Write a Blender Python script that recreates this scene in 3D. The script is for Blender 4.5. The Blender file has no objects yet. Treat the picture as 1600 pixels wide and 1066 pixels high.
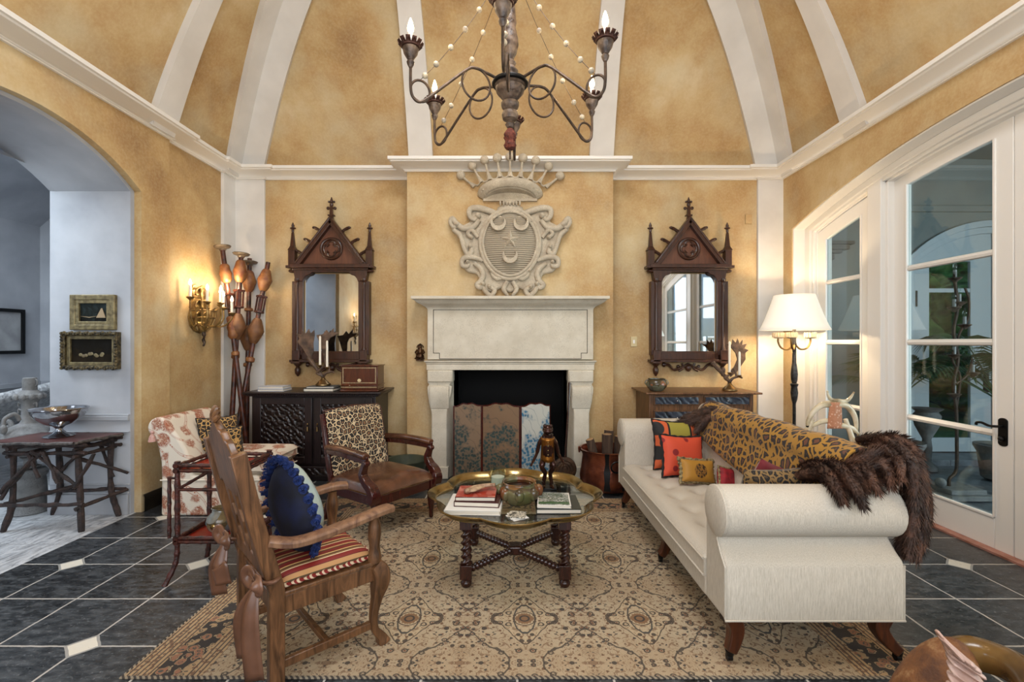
import bpy, bmesh, math, random
from mathutils import Vector as V, Matrix, Euler, noise
random.seed(7)
S = bpy.context.scene
COL = S.collection
PI = math.pi
F = 735.0; H = 1.45
# ---------------------------------------------------------------- camera
cd = bpy.data.cameras.new('camera'); cam = bpy.data.objects.new('camera', cd); COL.objects.link(cam)
cam.location = (0, 0, H); cam.rotation_euler = (PI/2, 0, 0)
cd.sensor_width = 36; cd.lens = 36*F/1600; cd.shift_y = 2/1600; cd.clip_start = .05; cd.clip_end = 200
S.camera = cam
# ---------------------------------------------------------------- world, light, exposure
w = bpy.data.worlds.new('world'); S.world = w; w.use_nodes = True
wn = w.node_tree.nodes; wl = w.node_tree.links
bg = wn['Background']
sky = wn.new('ShaderNodeTexSky'); sky.sky_type = 'HOSEK_WILKIE'; sky.turbidity = 3.5; sky.ground_albedo = .4
sky.sun_direction = (.5, .5, .7)
wl.new(sky.outputs[0], bg.inputs[0]); bg.inputs[1].default_value = 4.0
S.view_settings.view_transform = 'Standard'; S.view_settings.look = 'None'; S.view_settings.gamma = 1
S.view_settings.use_curve_mapping = False; S.view_settings.exposure = 0.0
S.cycles.use_denoising = True; S.cycles.max_bounces = 8; S.cycles.diffuse_bounces = 4; S.cycles.glossy_bounces = 4
S.cycles.transmission_bounces = 6; S.cycles.transparent_max_bounces = 12
S.cycles.sample_clamp_indirect = 6; S.cycles.caustics_reflective = False; S.cycles.caustics_refractive = False
def area(name, loc, rot, sx, sy, power, col):
    l = bpy.data.lights.new(name, 'AREA'); l.shape = 'RECTANGLE'; l.size = sx; l.size_y = sy; l.energy = power; l.color = col
    o = bpy.data.objects.new(name, l); COL.objects.link(o); o.location = loc; o.rotation_euler = rot
    return o
def point(name, loc, power, col, r=.03):
    l = bpy.data.lights.new(name, 'POINT'); l.energy = power; l.color = col; l.shadow_soft_size = r
    o = bpy.data.objects.new(name, l); COL.objects.link(o); o.location = loc
    return o
COOL = (.80, .90, 1.0); NEUT = (.97, .98, 1.0); WARM = (1, .76, .48)
# daylight of hall and loggia, plus added fill at rear, dome and hall ceiling
area('added_rear_daylight', (0, -1.5, 2.05), (PI/2+.05, 0, 0), 4.8, 2.2, 190, (.93, .96, 1.0))  # added lamp in front of the made-up rear windows
area('added_dome_fill', (0, 1.9, 5.25), (0, 0, 0), 1.5, 1.5, 120, NEUT)  # added lamp at an unseen dome opening made up for light
area('daylight_hall', (-4.9, .2, 2.3), (PI/2-.3, 0, 0), 1.8, 1.6, 25, (.82, .90, 1.0))
area('added_hall_fill', (-4.95, 3.1, 3.25), (0, 0, 0), 1.3, 2.0, 105, (.76, .88, 1.0))  # added lamp under the hall ceiling to brighten the jambs, no skylight there
area('daylight_loggia', (7.95, .4, 1.8), (PI/2, 0, PI/2), 4.0, 2.6, 520, COOL)
# ---------------------------------------------------------------- geometry helpers
def P(px, py, D):
    return V(((px-800)*D/F, D, H-(py-535)*D/F))
def PX(px, D): return (px-800)*D/F
def PZ(py, D): return H-(py-535)*D/F
MW = {}
class MB:
    def __init__(s): s.bm = bmesh.new(); s.M = Matrix(); s.mi = 0
    def at(s, loc=(0,0,0), rot=(0,0,0), sc=None):
        s.M = Matrix.Translation(V(loc)) @ Euler(rot).to_matrix().to_4x4()
        if sc: s.M = s.M @ Matrix.Diagonal((*sc, 1))
        return s
    def v(s, c): return s.bm.verts.new(s.M @ V(c))
    def f(s, vs):
        try:
            f = s.bm.faces.new(vs); f.material_index = s.mi; return f
        except ValueError: return None
    def box(s, c, d, tx=1, ty=1):
        # centre c, size d; tx, ty: taper of the bottom
        x, y, z = c; a, b, h = d[0]/2, d[1]/2, d[2]/2
        q = [s.v((x+i*a*(tx if k < 0 else 1), y+j*b*(ty if k < 0 else 1), z+k*h)) for k in (-1, 1) for i, j in ((-1,-1),(1,-1),(1,1),(-1,1))]
        for t in ((3,2,1,0),(4,5,6,7),(0,1,5,4),(1,2,6,5),(2,3,7,6),(3,0,4,7)): s.f([q[i] for i in t])
        return s
    def bx(s, x0, x1, y0, y1, z0, z1): return s.box(((x0+x1)/2,(y0+y1)/2,(z0+z1)/2), (abs(x1-x0),abs(y1-y0),abs(z1-z0)))
    def hexa(s, q):
        q = [s.v(c) for c in q]
        for t in ((3,2,1,0),(4,5,6,7),(0,1,5,4),(1,2,6,5),(2,3,7,6),(3,0,4,7)): s.f([q[i] for i in t])
        return s
    def tube(s, pts, r, seg=8, closed=False, prof=None, up=None, cap=True):
        pts = [V(p) for p in pts]; n = len(pts)
        if not isinstance(r, (list, tuple)): r = [r]*n
        prof = prof or [(math.cos(2*PI*i/seg), math.sin(2*PI*i/seg)) for i in range(seg)]
        rings = []; nx = None
        for i, p in enumerate(pts):
            t = (pts[(i+1) % n]-pts[i-1]) if closed else (pts[min(i+1, n-1)]-pts[max(i-1, 0)])
            if t.length < 1e-9: t = V((0,0,1))
            t.normalize()
            if up is not None: nx = V(up).cross(t); nx = nx if nx.length > 1e-6 else V((1,0,0))
            elif nx is None: nx = t.orthogonal()
            nx = (nx - t*nx.dot(t)).normalized(); ny = t.cross(nx)
            rings.append([s.v(p+(nx*a+ny*b)*r[i]) for a, b in prof])
        m = len(prof)
        for i in range(n if closed else n-1):
            A, B = rings[i], rings[(i+1) % n]
            for j in range(m): s.f([A[j], A[(j+1)%m], B[(j+1)%m], B[j]])
        if cap and not closed: s.f(rings[0][::-1]); s.f(rings[-1])
        return s
    def cyl(s, a, b, r, r2=None, seg=16): return s.tube([a, b], [r, r if r2 is None else r2], seg)
    def lathe(s, prof, c=(0,0,0), seg=24, axis=None, sx=1, sy=1, fn=None):
        # prof: (radius, height) rising
        rings = []
        for r, z in prof:
            row = []
            for i in range(seg):
                t = 2*PI*i/seg; rr = r*(fn(t, z) if fn else 1)
                p = V((rr*math.cos(t)*sx, rr*math.sin(t)*sy, z))
                if axis == 'y': p = V((p.x, -p.z, p.y))
                if axis == 'x': p = V((p.z, p.x, p.y))
                row.append(s.v(V(c)+p))
            rings.append(row)
        for A, B in zip(rings, rings[1:]):
            for j in range(seg): s.f([A[j], A[(j+1)%seg], B[(j+1)%seg], B[j]])
        s.f(rings[0][::-1]); s.f(rings[-1])
        return s
    def ball(s, c, r, seg=12, n=8):
        if not isinstance(r, (list, tuple)): r = (r, r, r)
        prof = [(math.sin(PI*i/n), -math.cos(PI*i/n)) for i in range(n+1)]
        prof[0] = (.02, -1); prof[-1] = (.02, 1)
        M = s.M; s.M = M @ Matrix.Translation(V(c)) @ Matrix.Diagonal((*r, 1)); s.lathe(prof, seg=seg); s.M = M
        return s
    def prism(s, poly, h0, h1, axis='z'):
        # poly 2-D, extruded along axis; axis y: poly = (x, z); axis x: poly = (y, z)
        def mk(a, b, h): return (a, b, h) if axis == 'z' else (a, h, b) if axis == 'y' else (h, a, b)
        A = [s.v(mk(a, b, h0)) for a, b in poly]; B = [s.v(mk(a, b, h1)) for a, b in poly]; n = len(poly)
        for i in range(n): s.f([A[i], A[(i+1)%n], B[(i+1)%n], B[i]])
        s.f(A[::-1]); s.f(B)
        return s
    def ring(s, outer, inner, h0, h1, axis='y'):
        # annular slab between two loops with the same number of points
        def mk(a, b, h): return (a, b, h) if axis == 'z' else (a, h, b) if axis == 'y' else (h, a, b)
        L = [[s.v(mk(a, b, h)) for a, b in lo] for lo in (outer, inner) for h in (h0, h1)]; n = len(outer)
        for i in range(n):
            j = (i+1) % n
            for A, B in ((L[0], L[1]), (L[1], L[3]), (L[3], L[2]), (L[2], L[0])): s.f([A[i], A[j], B[j], B[i]])
        return s
    def grid(s, fn, nu, nv, cu=False, cv=False):
        R = [[s.v(fn(i/nu, j/nv)) for j in range(nv + (0 if cv else 1))] for i in range(nu + (0 if cu else 1))]
        a, b = len(R), len(R[0])
        for i in range(nu):
            for j in range(nv): s.f([R[i][j], R[(i+1)%a][j], R[(i+1)%a][(j+1)%b], R[i][(j+1)%b]])
        return s
    def build(s, name, m, parent=None, w=False, base=None, bevel=0, sub=0, sharp=40, solid=0, seg=2, disp=None):
        bmesh.ops.recalc_face_normals(s.bm, faces=s.bm.faces)
        if disp:
            for v in s.bm.verts: v.co += disp(v.co)
        if w and parent is not None:
            s.bm.transform(MW[parent.name].inverted())
        if base is not None and parent is None:
            s.bm.transform(Matrix.Translation(-V(base)))
        me = bpy.data.meshes.new(name); s.bm.to_mesh(me); s.bm.free()
        for x in (m if isinstance(m, (list, tuple)) else [m]): me.materials.append(x)
        me.polygons.foreach_set('use_smooth', [True]*len(me.polygons))
        me.set_sharp_from_angle(angle=math.radians(sharp))
        o = bpy.data.objects.new(name, me); COL.objects.link(o)
        if parent is not None: o.parent = parent
        elif base is not None: o.location = base
        if solid:
            q = o.modifiers.new('s', 'SOLIDIFY'); q.thickness = solid; q.offset = 0
        if bevel:
            q = o.modifiers.new('b', 'BEVEL'); q.width = bevel; q.segments = seg; q.limit_method = 'ANGLE'; q.angle_limit = math.radians(35)
            q.harden_normals = False
        if sub:
            q = o.modifiers.new('u', 'SUBSURF'); q.levels = q.render_levels = sub
        return o
def tag(o, label, cat, group=None, kind=None):
    o['label'] = label; o['category'] = cat
    if group: o['group'] = group
    if kind: o['kind'] = kind
    return o
def thing(name, label, cat, loc=(0,0,0), rz=0, group=None):
    o = bpy.data.objects.new(name, None); COL.objects.link(o)
    o.location = loc; o.rotation_euler = (0, 0, rz); o.empty_display_size = .1
    MW[o.name] = Matrix.Translation(V(loc)) @ Matrix.Rotation(rz, 4, 'Z')
    return tag(o, label, cat, group)
def part_label(o, t): o['label'] = t; return o
def struct(o): o['kind'] = 'structure'; return o
def copy_tree(o, parent=None):
    c = o.copy(); COL.objects.link(c)
    if parent is not None: c.parent = parent
    for ch in o.children: copy_tree(ch, c)
    return c
def bez(p0, p1, p2, p3, n=12):
    p0, p1, p2, p3 = map(V, (p0, p1, p2, p3)); out = []
    for i in range(n+1):
        t = i/n; out.append(p0*(1-t)**3+p1*3*t*(1-t)**2+p2*3*t*t*(1-t)+p3*t**3)
    return out
def spl(pts, n=6):
    # Catmull-Rom through points
    pts = [V(p) for p in pts]; q = [pts[0]*2-pts[1]]+pts+[pts[-1]*2-pts[-2]]; out = []
    for i in range(1, len(q)-2):
        a, b, c, d = q[i-1:i+3]
        for k in range(n):
            t = k/n
            out.append(.5*((2*b)+(c-a)*t+(2*a-5*b+4*c-d)*t*t+(3*b-a-3*c+d)*t**3))
    return out+[pts[-1]]
def lerp(a, b, t): return a+(b-a)*t
def circ(cx, cy, r, n=24, a0=0, ry=None): return [(cx+r*math.cos(a0+2*PI*i/n), cy+(ry or r)*math.sin(a0+2*PI*i/n)) for i in range(n)]
SQ = [(-1,-1),(1,-1),(1,1),(-1,1)]
def sqp(w, h): return [(-w,-h),(w,-h),(w,h),(-w,h)]
# ---------------------------------------------------------------- material helpers
def lin(c):
    if isinstance(c, str): c = [int(c[i:i+2], 16)/255 for i in (0, 2, 4)]
    return tuple(((x+.055)/1.055)**2.4 if x > .04045 else x/12.92 for x in c[:3])+(1,)
class N:
    def __init__(s, name):
        s.m = bpy.data.materials.new(name); s.m.use_nodes = True; s.t = s.m.node_tree; s.b = s.t.nodes['Principled BSDF']
        s.tc = s.t.nodes.new('ShaderNodeTexCoord'); s.obj = s.tc.outputs['Object']
    def n(s, typ, ins={}, **k):
        x = s.t.nodes.new('ShaderNode'+typ)
        for a, b in k.items(): setattr(x, a, b)
        for a, b in ins.items(): s.set(x.inputs[a], b)
        return x
    def set(s, i, b):
        if isinstance(b, bpy.types.NodeSocket): s.t.links.new(b, i)
        elif isinstance(b, str): i.default_value = lin(b)
        else:
            if i.type == 'VECTOR' and isinstance(b, (int, float)): b = (b,)*3
            i.default_value = b
    def ma(s, op, a, b=0.0, c=None):
        d = {0: a, 1: b}
        if c is not None: d[2] = c
        return s.n('Math', d, operation=op).outputs[0]
    def vm(s, op, a, b=(0,0,0)): return s.n('VectorMath', {0: a, 1: b}, operation=op).outputs[0]
    def map(s, sc=(1,1,1), loc=(0,0,0), rot=(0,0,0), vec=None):
        if isinstance(sc, (int, float)): sc = (sc,)*3
        return s.n('Mapping', {'Vector': vec or s.obj, 'Scale': sc, 'Location': loc, 'Rotation': rot}).outputs[0]
    def noise(s, sc=5, det=4, rough=.5, vec=None, dist=0, col=False):
        x = s.n('TexNoise', {'Vector': vec or s.obj, 'Scale': sc, 'Detail': det, 'Roughness': rough, 'Distortion': dist})
        return x.outputs['Color' if col else 'Fac']
    def vor(s, sc=5, vec=None, feature='F1', rnd=1, out='Distance'):
        x = s.n('TexVoronoi', {'Vector': vec or s.obj, 'Scale': sc, 'Randomness': rnd}, feature=feature)
        return x.outputs[out]
    def wave(s, sc=5, dist=2, vec=None, dirn='X', det=2, ds=1, typ='BANDS'):
        x = s.n('TexWave', {'Vector': vec or s.obj, 'Scale': sc, 'Distortion': dist, 'Detail': det, 'Detail Scale': ds}, wave_type=typ)
        if typ == 'BANDS': x.bands_direction = dirn
        return x.outputs['Fac']
    def ramp(s, fac, stops, interp='LINEAR'):
        x = s.n('ValToRGB', {'Fac': fac}); e = x.color_ramp.elements; x.color_ramp.interpolation = interp
        while len(e) < len(stops): e.new(.5)
        for el, (p, c) in zip(e, stops):
            el.position = p; el.color = lin(c) if isinstance(c, str) else (c, c, c, 1) if isinstance(c, (int, float)) else c
        return x.outputs[0]
    def mix(s, fac, a, b, blend='MIX'):
        x = s.n('Mix', data_type='RGBA', blend_type=blend)
        s.set(x.inputs[0], fac); s.set(x.inputs[6], a); s.set(x.inputs[7], b)
        return x.outputs[2]
    def sep(s, vec=None):
        x = s.n('SeparateXYZ', {0: vec or s.obj}); return x.outputs
    def comb(s, x, y, z=0.0): return s.n('CombineXYZ', {0: x, 1: y, 2: z}).outputs[0]
    def band(s, v, lo, hi):
        return s.ma('MULTIPLY', s.ma('GREATER_THAN', v, lo), s.ma('LESS_THAN', v, hi))
    def warp(s, vec, amt, sc):
        nz = s.noise(sc, 2, vec=vec, col=True)
        return s.vm('ADD', vec, s.vm('MULTIPLY', s.vm('SUBTRACT', nz, (.5,.5,.5)), (amt, amt, amt)))
    def out(s, col=None, rough=None, metal=None, h=None, bs=.3, bd=.01, **k):
        b = s.b
        if col is not None: s.set(b.inputs['Base Color'], col)
        if rough is not None: s.set(b.inputs['Roughness'], rough)
        if metal is not None: s.set(b.inputs['Metallic'], metal)
        if h is not None:
            x = s.n('Bump', {'Height': h, 'Strength': bs, 'Distance': bd}); s.t.links.new(x.outputs[0], b.inputs['Normal'])
        for a, v in k.items(): s.set(b.inputs[a.replace('_', ' ')], v)
        return s.m
def plain(name, c, rough=.5, metal=0, c2=None, vs=6, bump=0, bsc=60, stretch=(1,1,1), **k):
    n = N(name); vec = n.map(stretch)
    col = n.mix(n.ramp(n.noise(vs, 4, vec=vec), [(.35, 0), (.65, 1)]), c, c2) if c2 else c
    return n.out(col, rough, metal, h=n.noise(bsc, 3, vec=vec) if bump else None, bs=bump, **k)
# ---------------------------------------------------------------- materials
def m_plaster():
    n = N('gold_plaster')
    a = n.noise(1.1, 8, .62); b = n.noise(4, 6, .65, vec=n.map((1,1,.7))); c = n.noise(45, 3, .6)
    col = n.ramp(a, [(.3, '94724a'), (.46, 'b39362'), (.6, 'c4aa7c'), (.75, 'd2c09c')])
    col = n.mix(n.ramp(b, [(.45, 0), (.75, .55)]), col, 'a97f4e')
    col = n.mix(n.ramp(n.noise(1.7, 5, vec=n.map(1, (4, 2, 7))), [(.5, 0), (.72, .6)]), col, 'bfb496')
    col = n.mix(n.ramp(c, [(.4, 0), (.8, .25)]), col, 'd8c9a4')
    return n.out(col, .75, h=n.mix(.5, b, c), bs=.12, bd=.02)
PLASTER = m_plaster()
WHITE = plain('white_trim_paint', 'e6e2db', .45)
RIBW = plain('rib_paint', 'dcd8d2', .6, c2='d0ccc6', vs=3)
GREYP = plain('grey_plaster', 'b2b4b8', .8, c2='9c9ea3', vs=2.2, bump=.05, bsc=30)
GREYD = plain('grey_panel_paint', 'a6a8ac', .6, c2='96989c', vs=3)
LOGG = plain('loggia_paint', '7e8582', .8, c2='757c7a', vs=2)
BLUEW = plain('blue_wall_paint', '8fa9b6', .8)
def m_slate():
    n = N('slate_tiles'); x, y, z = n.sep()
    P2 = .828; X0 = -2.875; Y0 = 3.072
    wx = n.ma('ADD', x, n.ma('MULTIPLY', n.ma('SUBTRACT', n.noise(9, 3), .5), .012))
    wy = n.ma('ADD', y, n.ma('MULTIPLY', n.ma('SUBTRACT', n.noise(9, 3, vec=n.map(1, (5,5,5))), .5), .012))
    u = n.ma('DIVIDE', n.ma('SUBTRACT', wx, X0), P2); v = n.ma('DIVIDE', n.ma('SUBTRACT', wy, Y0), P2)
    def near(a, k): # distance to nearest multiple of 1/k
        return n.ma('DIVIDE', n.ma('ABSOLUTE', n.ma('SUBTRACT', n.ma('FRACT', n.ma('ADD', n.ma('MULTIPLY', a, k), .5)), .5)), k)
    g = n.ma('MINIMUM', near(u, 2), near(v, 2)); d = n.ma('ADD', near(u, 1), near(v, 1))
    grout = n.ma('LESS_THAN', n.ma('ADD', g, n.ma('MULTIPLY', n.ma('SUBTRACT', n.noise(70, 2), .5), .004)), .0062); dot = n.ma('LESS_THAN', d, .088); dg = n.ma('LESS_THAN', d, .108)
    cell = n.n('TexWhiteNoise', {'Vector': n.comb(n.ma('FLOOR', n.ma('MULTIPLY', u, 2)), n.ma('FLOOR', n.ma('MULTIPLY', v, 2)))}, noise_dimensions='3D').outputs[0]
    base = n.mix(cell, '131517', '232629')
    sc = n.noise(9, 8, .72, vec=n.map((1, 2.4, 1), rot=(0,0,.5)))
    base = n.mix(n.ramp(sc, [(.46, 0), (.68, .7)]), base, '5c6063')
    sp = n.noise(48, 5, .75); base = n.mix(n.ramp(sp, [(.56, 0), (.70, .6)]), base, '8e9194')
    col = n.mix(grout, base, 'b2aea6'); col = n.mix(dg, col, '989690'); col = n.mix(dot, col, 'd6d0c0')
    hgt = n.ma('SUBTRACT', n.ma('MULTIPLY', sc, .6), n.ma('MULTIPLY', grout, .5))
    return n.out(col, n.ramp(sc, [(.3, .24), (.7, .42)]), h=hgt, bs=.35, bd=.006)
SLATE = m_slate()
def m_marble():
    n = N('pale_stone_floor'); x, y, z = n.sep()
    g = n.ma('LESS_THAN', n.ma('ABSOLUTE', n.ma('SUBTRACT', n.ma('FRACT', n.ma('DIVIDE', y, .45)), .5)), .012)
    s_ = n.noise(6, 6, .7, vec=n.map((2.6, 1, 1), rot=(0,0,.4)), dist=1.2)
    col = n.ramp(s_, [(.35, '77787a'), (.5, 'b4b5b6'), (.7, 'cfcfce')]); col = n.mix(g, col, '9a9a99')
    return n.out(col, .4, h=s_, bs=.3, bd=.01)
MARBLE = m_marble()
def m_logfloor():
    n = N('loggia_floor_tiles'); x, y, z = n.sep()
    g = n.ma('MAXIMUM', n.ma('LESS_THAN', n.ma('FRACT', n.ma('DIVIDE', y, .5)), .02), n.ma('LESS_THAN', n.ma('FRACT', n.ma('DIVIDE', n.ma('ADD', x, n.ma('MULTIPLY', y, .6)), .5)), .02))
    s_ = n.noise(9, 5, .6)
    return n.out(n.mix(g, n.ramp(s_, [(.3, '42474c'), (.7, '70767c')]), '2c3034'), .4, h=s_, bs=.2)
LOGF = m_logfloor()
def m_wood(name, a, b, rough=.35, sc=3, st=(1,1,.12), bump=.15, coat=0):
    n = N(name); vec = n.map(st)
    g = n.noise(sc*8, 5, .6, vec=vec, dist=1.5); col = n.ramp(g, [(.3, a), (.7, b)])
    return n.out(col, rough, h=g, bs=bump, bd=.004, Coat_Weight=coat)
WALNUT = m_wood('gothic_walnut', '24120b', '4a2a1a', .32)
WALNUTP = m_wood('walnut_panel', '4d2a1b', '6b4029', .4)
DKOAK = m_wood('black_oak', '120b0a', '26181a', .35)
MAHOG = m_wood('mahogany', '260c09', '4a1812', .18, coat=.4)
OAKF = m_wood('weathered_oak', '35200f', '7d5637', .36, st=(1,1,.15))
OAKL = m_wood('light_worn_oak', '57392a', '8f6b4e', .42, st=(1,1,.15))
LEGW = m_wood('sofa_leg_wood', '2d1408', '54290f', .35)
BARLEY = m_wood('barley_twist_wood', '1c0d0a', '3b1d14', .25)
TWIG = plain('bark_twigs', '1e1715', .7, c2='3d2c26', vs=25, bump=.8, bsc=90)
BAMB = plain('burnt_bamboo', '1d0b08', .45, c2='4b1e14', vs=30, bump=.5, bsc=80)
TWTOP = plain('twig_table_top', '4a2724', .4, c2='5d3833', vs=6)
def m_carved(name, a, b, sc=22):
    n = N(name); v = n.vor(sc, vec=n.warp(n.obj, .04, 12), feature='SMOOTH_F1'); w_ = n.wave(9, 6, dirn='DIAGONAL')
    h = n.ma('ADD', v, n.ma('MULTIPLY', w_, .4))
    return n.out(n.ramp(h, [(.2, a), (.8, b)]), .3, h=h, bs=1, bd=.012)
CARVED = m_carved('carved_black_panel', '080505', '201412', 34)
CARVB = m_carved('carved_drawer_front', '10131a', '3a4250', 16)
def m_leopard(name, base, base2, spot, inner, sc=16, st=(1,1,1), rough=.85, thr=(.07, .21)):
    n = N(name); vec = n.warp(n.map(st), .45/sc, sc*.9)
    d = n.ma('ADD', n.vor(sc, vec=vec, rnd=.85, feature='DISTANCE_TO_EDGE'), n.ma('MULTIPLY', n.ma('SUBTRACT', n.noise(sc*3.5, 2, vec=vec), .5), .16))
    ring = n.ramp(d, [(thr[0], 0), (thr[0]+.02, 1), (thr[1]-.01, 1), (thr[1]+.02, 0)])
    brk = n.ramp(n.noise(sc*2.1, 2, .5, vec=vec), [(.29, 0), (.34, 1)])
    bc = n.mix(n.noise(2.5, 3), base, base2)
    col = n.mix(n.ramp(d, [(thr[1]-.02, 0), (thr[1]+.02, 1)]), bc, inner)
    col = n.mix(n.ma('MULTIPLY', ring, brk), col, spot)
    return n.out(col, rough, h=n.noise(300, 2), bs=.15, Sheen_Weight=.1)
LEO_T = m_leopard('leopard_throw', 'a87c28', '8c641c', '1c0f0a', '5f341e', 18, thr=(.115, .31))
LEO_C = m_leopard('leopard_chair_fabric', 'd6c7a8', 'b8935e', '15100f', '7a5638', 27, (1,1,.85), thr=(.055, .28))
LEO_P = m_leopard('leopard_pillow_fabric', 'c09a5c', 'a27a42', '0c0908', '5f3c1c', 26, thr=(.08, .34))
LEO_D = m_leopard('leopard_dark_pillow', '8a6c3e', '6e5430', '14100e', '3e3020', 28, thr=(.09, .28))
def m_toile():
    n = N('toile_fabric'); w2 = n.warp(n.obj, .10, 7)
    v = n.vor(7.5, vec=w2); m1 = n.ramp(v, [(.36, 1), (.46, 0)])
    sc = n.noise(34, 5, .75, dist=1.6); s1 = n.ramp(sc, [(.44, 0), (.47, 1), (.53, 1), (.57, .1), (.62, .8)])
    motif = n.ma('MULTIPLY', m1, s1)
    vine = n.wave(1.6, 5, dirn='DIAGONAL', det=1, ds=1.6); vl = n.ramp(vine, [(.36, 0), (.39, 1), (.42, .2), (.56, .2), (.59, 1), (.62, 0)])
    dots = n.ma('MULTIPLY', n.band(vine, .42, .56), n.ma('LESS_THAN', n.vor(46), .3))
    col = n.mix(n.ramp(v, [(.15, .45), (.45, 0)]), 'd8cdbc', 'b98450')
    col = n.mix(motif, col, '8e4426'); col = n.mix(n.ma('MULTIPLY', vl, .85), col, 'a45a3c'); col = n.mix(dots, col, 'b06a4c')
    return n.out(col, .85, h=n.noise(200, 2), bs=.1)
TOILE = m_toile()
def m_linen(name, a, b, st=(60, 60, 4)):
    n = N(name); g = n.noise(6, 4, .7, vec=n.map(st)); return n.out(n.ramp(g, [(.3, a), (.7, b)]), .8, h=g, bs=.12, bd=.002)
LINEN = m_linen('cream_linen', 'a59c8d', 'cac2b3')
LEATH = plain('brown_leather', '3c2014', .26, c2='64402b', vs=7, bump=.15, bsc=50)
LEATHD = plain('dark_leather', '2e140e', .25, c2='45241a', vs=9, bump=.15, bsc=50)
def m_rug():
    n = N('persian_rug'); x, y, z = n.sep()      # object centre, half size hx, hy
    hx, hy = 1.775, 1.165
    ax = n.ma('ABSOLUTE', x); ay = n.ma('ABSOLUTE', y)
    e = n.ma('MINIMUM', n.ma('SUBTRACT', hx, ax), n.ma('SUBTRACT', hy, y)); ef = n.ma('ADD', y, hy)
    # field: mirrored repeat
    px = n.ma('PINGPONG', n.ma('ADD', x, .02), .30); py = n.ma('PINGPONG', n.ma('ADD', y, .05), .34)
    pv = n.comb(px, py); pw = n.vm('ADD', pv, n.vm('MULTIPLY', n.vm('SUBTRACT', n.noise(14, 2, vec=pv, col=True), (.5,.5,.5)), (.02,.02,.02)))
    tone = n.noise(1.6, 3); col = n.mix(tone, 'a8967a', 'bbaa8c')
    col = n.mix(n.ramp(n.noise(3, 2, vec=pw), [(.45, 0), (.6, .5)]), col, '8f7250')
    # ogee lattice
    cx = n.ma('COSINE', n.ma('MULTIPLY', px, PI/.30)); cy = n.ma('COSINE', n.ma('MULTIPLY', py, PI/.34))
    f = n.ma('ADD', n.ma('ADD', cx, cy), n.ma('MULTIPLY', n.ma('COSINE', n.ma('MULTIPLY', px, 3*PI/.30)), .28))
    f = n.ma('ADD', f, n.ma('MULTIPLY', n.ma('SUBTRACT', n.noise(12, 2, vec=pv), .5), .5))
    fill = n.ma('GREATER_THAN', f, .85); col = n.mix(n.ma('MULTIPLY', fill, .35), col, 'c8b08a')
    def contour(c, w_): return n.ma('LESS_THAN', n.ma('ABSOLUTE', n.ma('SUBTRACT', f, c)), w_)
    # arabesque scribble
    sw = n.wave(9, 10, vec=pw, det=3, ds=1.6); sl = n.ramp(sw, [(.44, 0), (.48, 1), (.53, 1), (.57, 0)])
    col = n.mix(n.ma('MULTIPLY', sl, .65), col, '574334')
    sw2 = n.noise(34, 2, .5, vec=pw, dist=1.5); col = n.mix(n.ramp(sw2, [(.55, 0), (.60, .75)]), col, '6f5038')
    v1 = n.vor(23, vec=pw); v1c = n.vor(23, vec=pw, out='Color'); h1 = n.sep(v1c)
    ringp = n.band(v1, .20, .36); dotp = n.ma('LESS_THAN', v1, .14)
    col = n.mix(n.ma('MULTIPLY', ringp, n.ma('MULTIPLY', n.ma('GREATER_THAN', h1[0], .40), .95)), col, '332e2a')
    col = n.mix(n.ma('MULTIPLY', dotp, n.ma('GREATER_THAN', h1[1], .35)), col, '6e4230')
    v2 = n.vor(38, vec=pw); h2 = n.sep(n.vor(38, vec=pw, out='Color'))
    pet = n.ma('MULTIPLY', n.ma('LESS_THAN', n.ma('ADD', v2, n.ma('MULTIPLY', n.noise(150, 1, vec=pv), .35)), .50), n.ma('GREATER_THAN', h2[0], .45))
    col = n.mix(n.ma('MULTIPLY', pet, .9), col, n.mix(n.ma('GREATER_THAN', h2[1], .45), '141d28', '5a3a26'))
    col = n.mix(n.ma('MULTIPLY', contour(-.55, .045), .9), col, '33302c')
    col = n.mix(n.ma('MULTIPLY', contour(.95, .05), .9), col, '38302a')
    col = n.mix(n.ma('MULTIPLY', contour(1.75, .06), .95), col, '2b3336')
    # medallion centres
    r1 = n.ma('SQRT', n.ma('ADD', n.ma('POWER', px, 2), n.ma('POWER', py, 2)))
    col = n.mix(n.ma('LESS_THAN', n.ma('ADD', r1, n.ma('MULTIPLY', n.noise(60, 2, vec=pv), .03)), .062), col, '7d5c3e'); col = n.mix(n.band(r1, .018, .028), col, '2d2a28'); col = n.mix(n.band(r1, .055, .062), col, '4a3c30')
    # border
    bw = .37
    bx = n.ma('PINGPONG', n.ma('ADD', x, y), .16)
    bv = n.vor(21, vec=n.warp(n.obj, .05, 22)); hb = n.sep(n.vor(21, vec=n.warp(n.obj, .05, 22), out='Color'))
    main = n.mix(n.ma('LESS_THAN', n.ma('ADD', bv, n.ma('MULTIPLY', n.noise(50, 2), .3)), .60), '15171c', n.mix(n.ma('GREATER_THAN', hb[0], .5), 'a88a64', '94644a'))
    main = n.mix(n.ma('MULTIPLY', n.band(bv, .47, .53), .8), main, 'b09a76'); main = n.mix(n.band(bv, .14, .22), main, '3a4440')
    st = n.ma('LESS_THAN', n.ma('FRACT', n.ma('MULTIPLY', e, 46)), .36)
    gd = n.ma('LESS_THAN', n.vor(50, vec=n.warp(n.obj, .02, 20)), .40)
    guard = n.mix(n.ma('MULTIPLY', gd, .8), n.mix(st, 'ad9069', '4a4038'), '5d3d2c')
    bord = n.mix(n.band(e, .125, .27), guard, main)
    col = n.mix(n.ma('LESS_THAN', e, bw-.02), col, bord)
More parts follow.
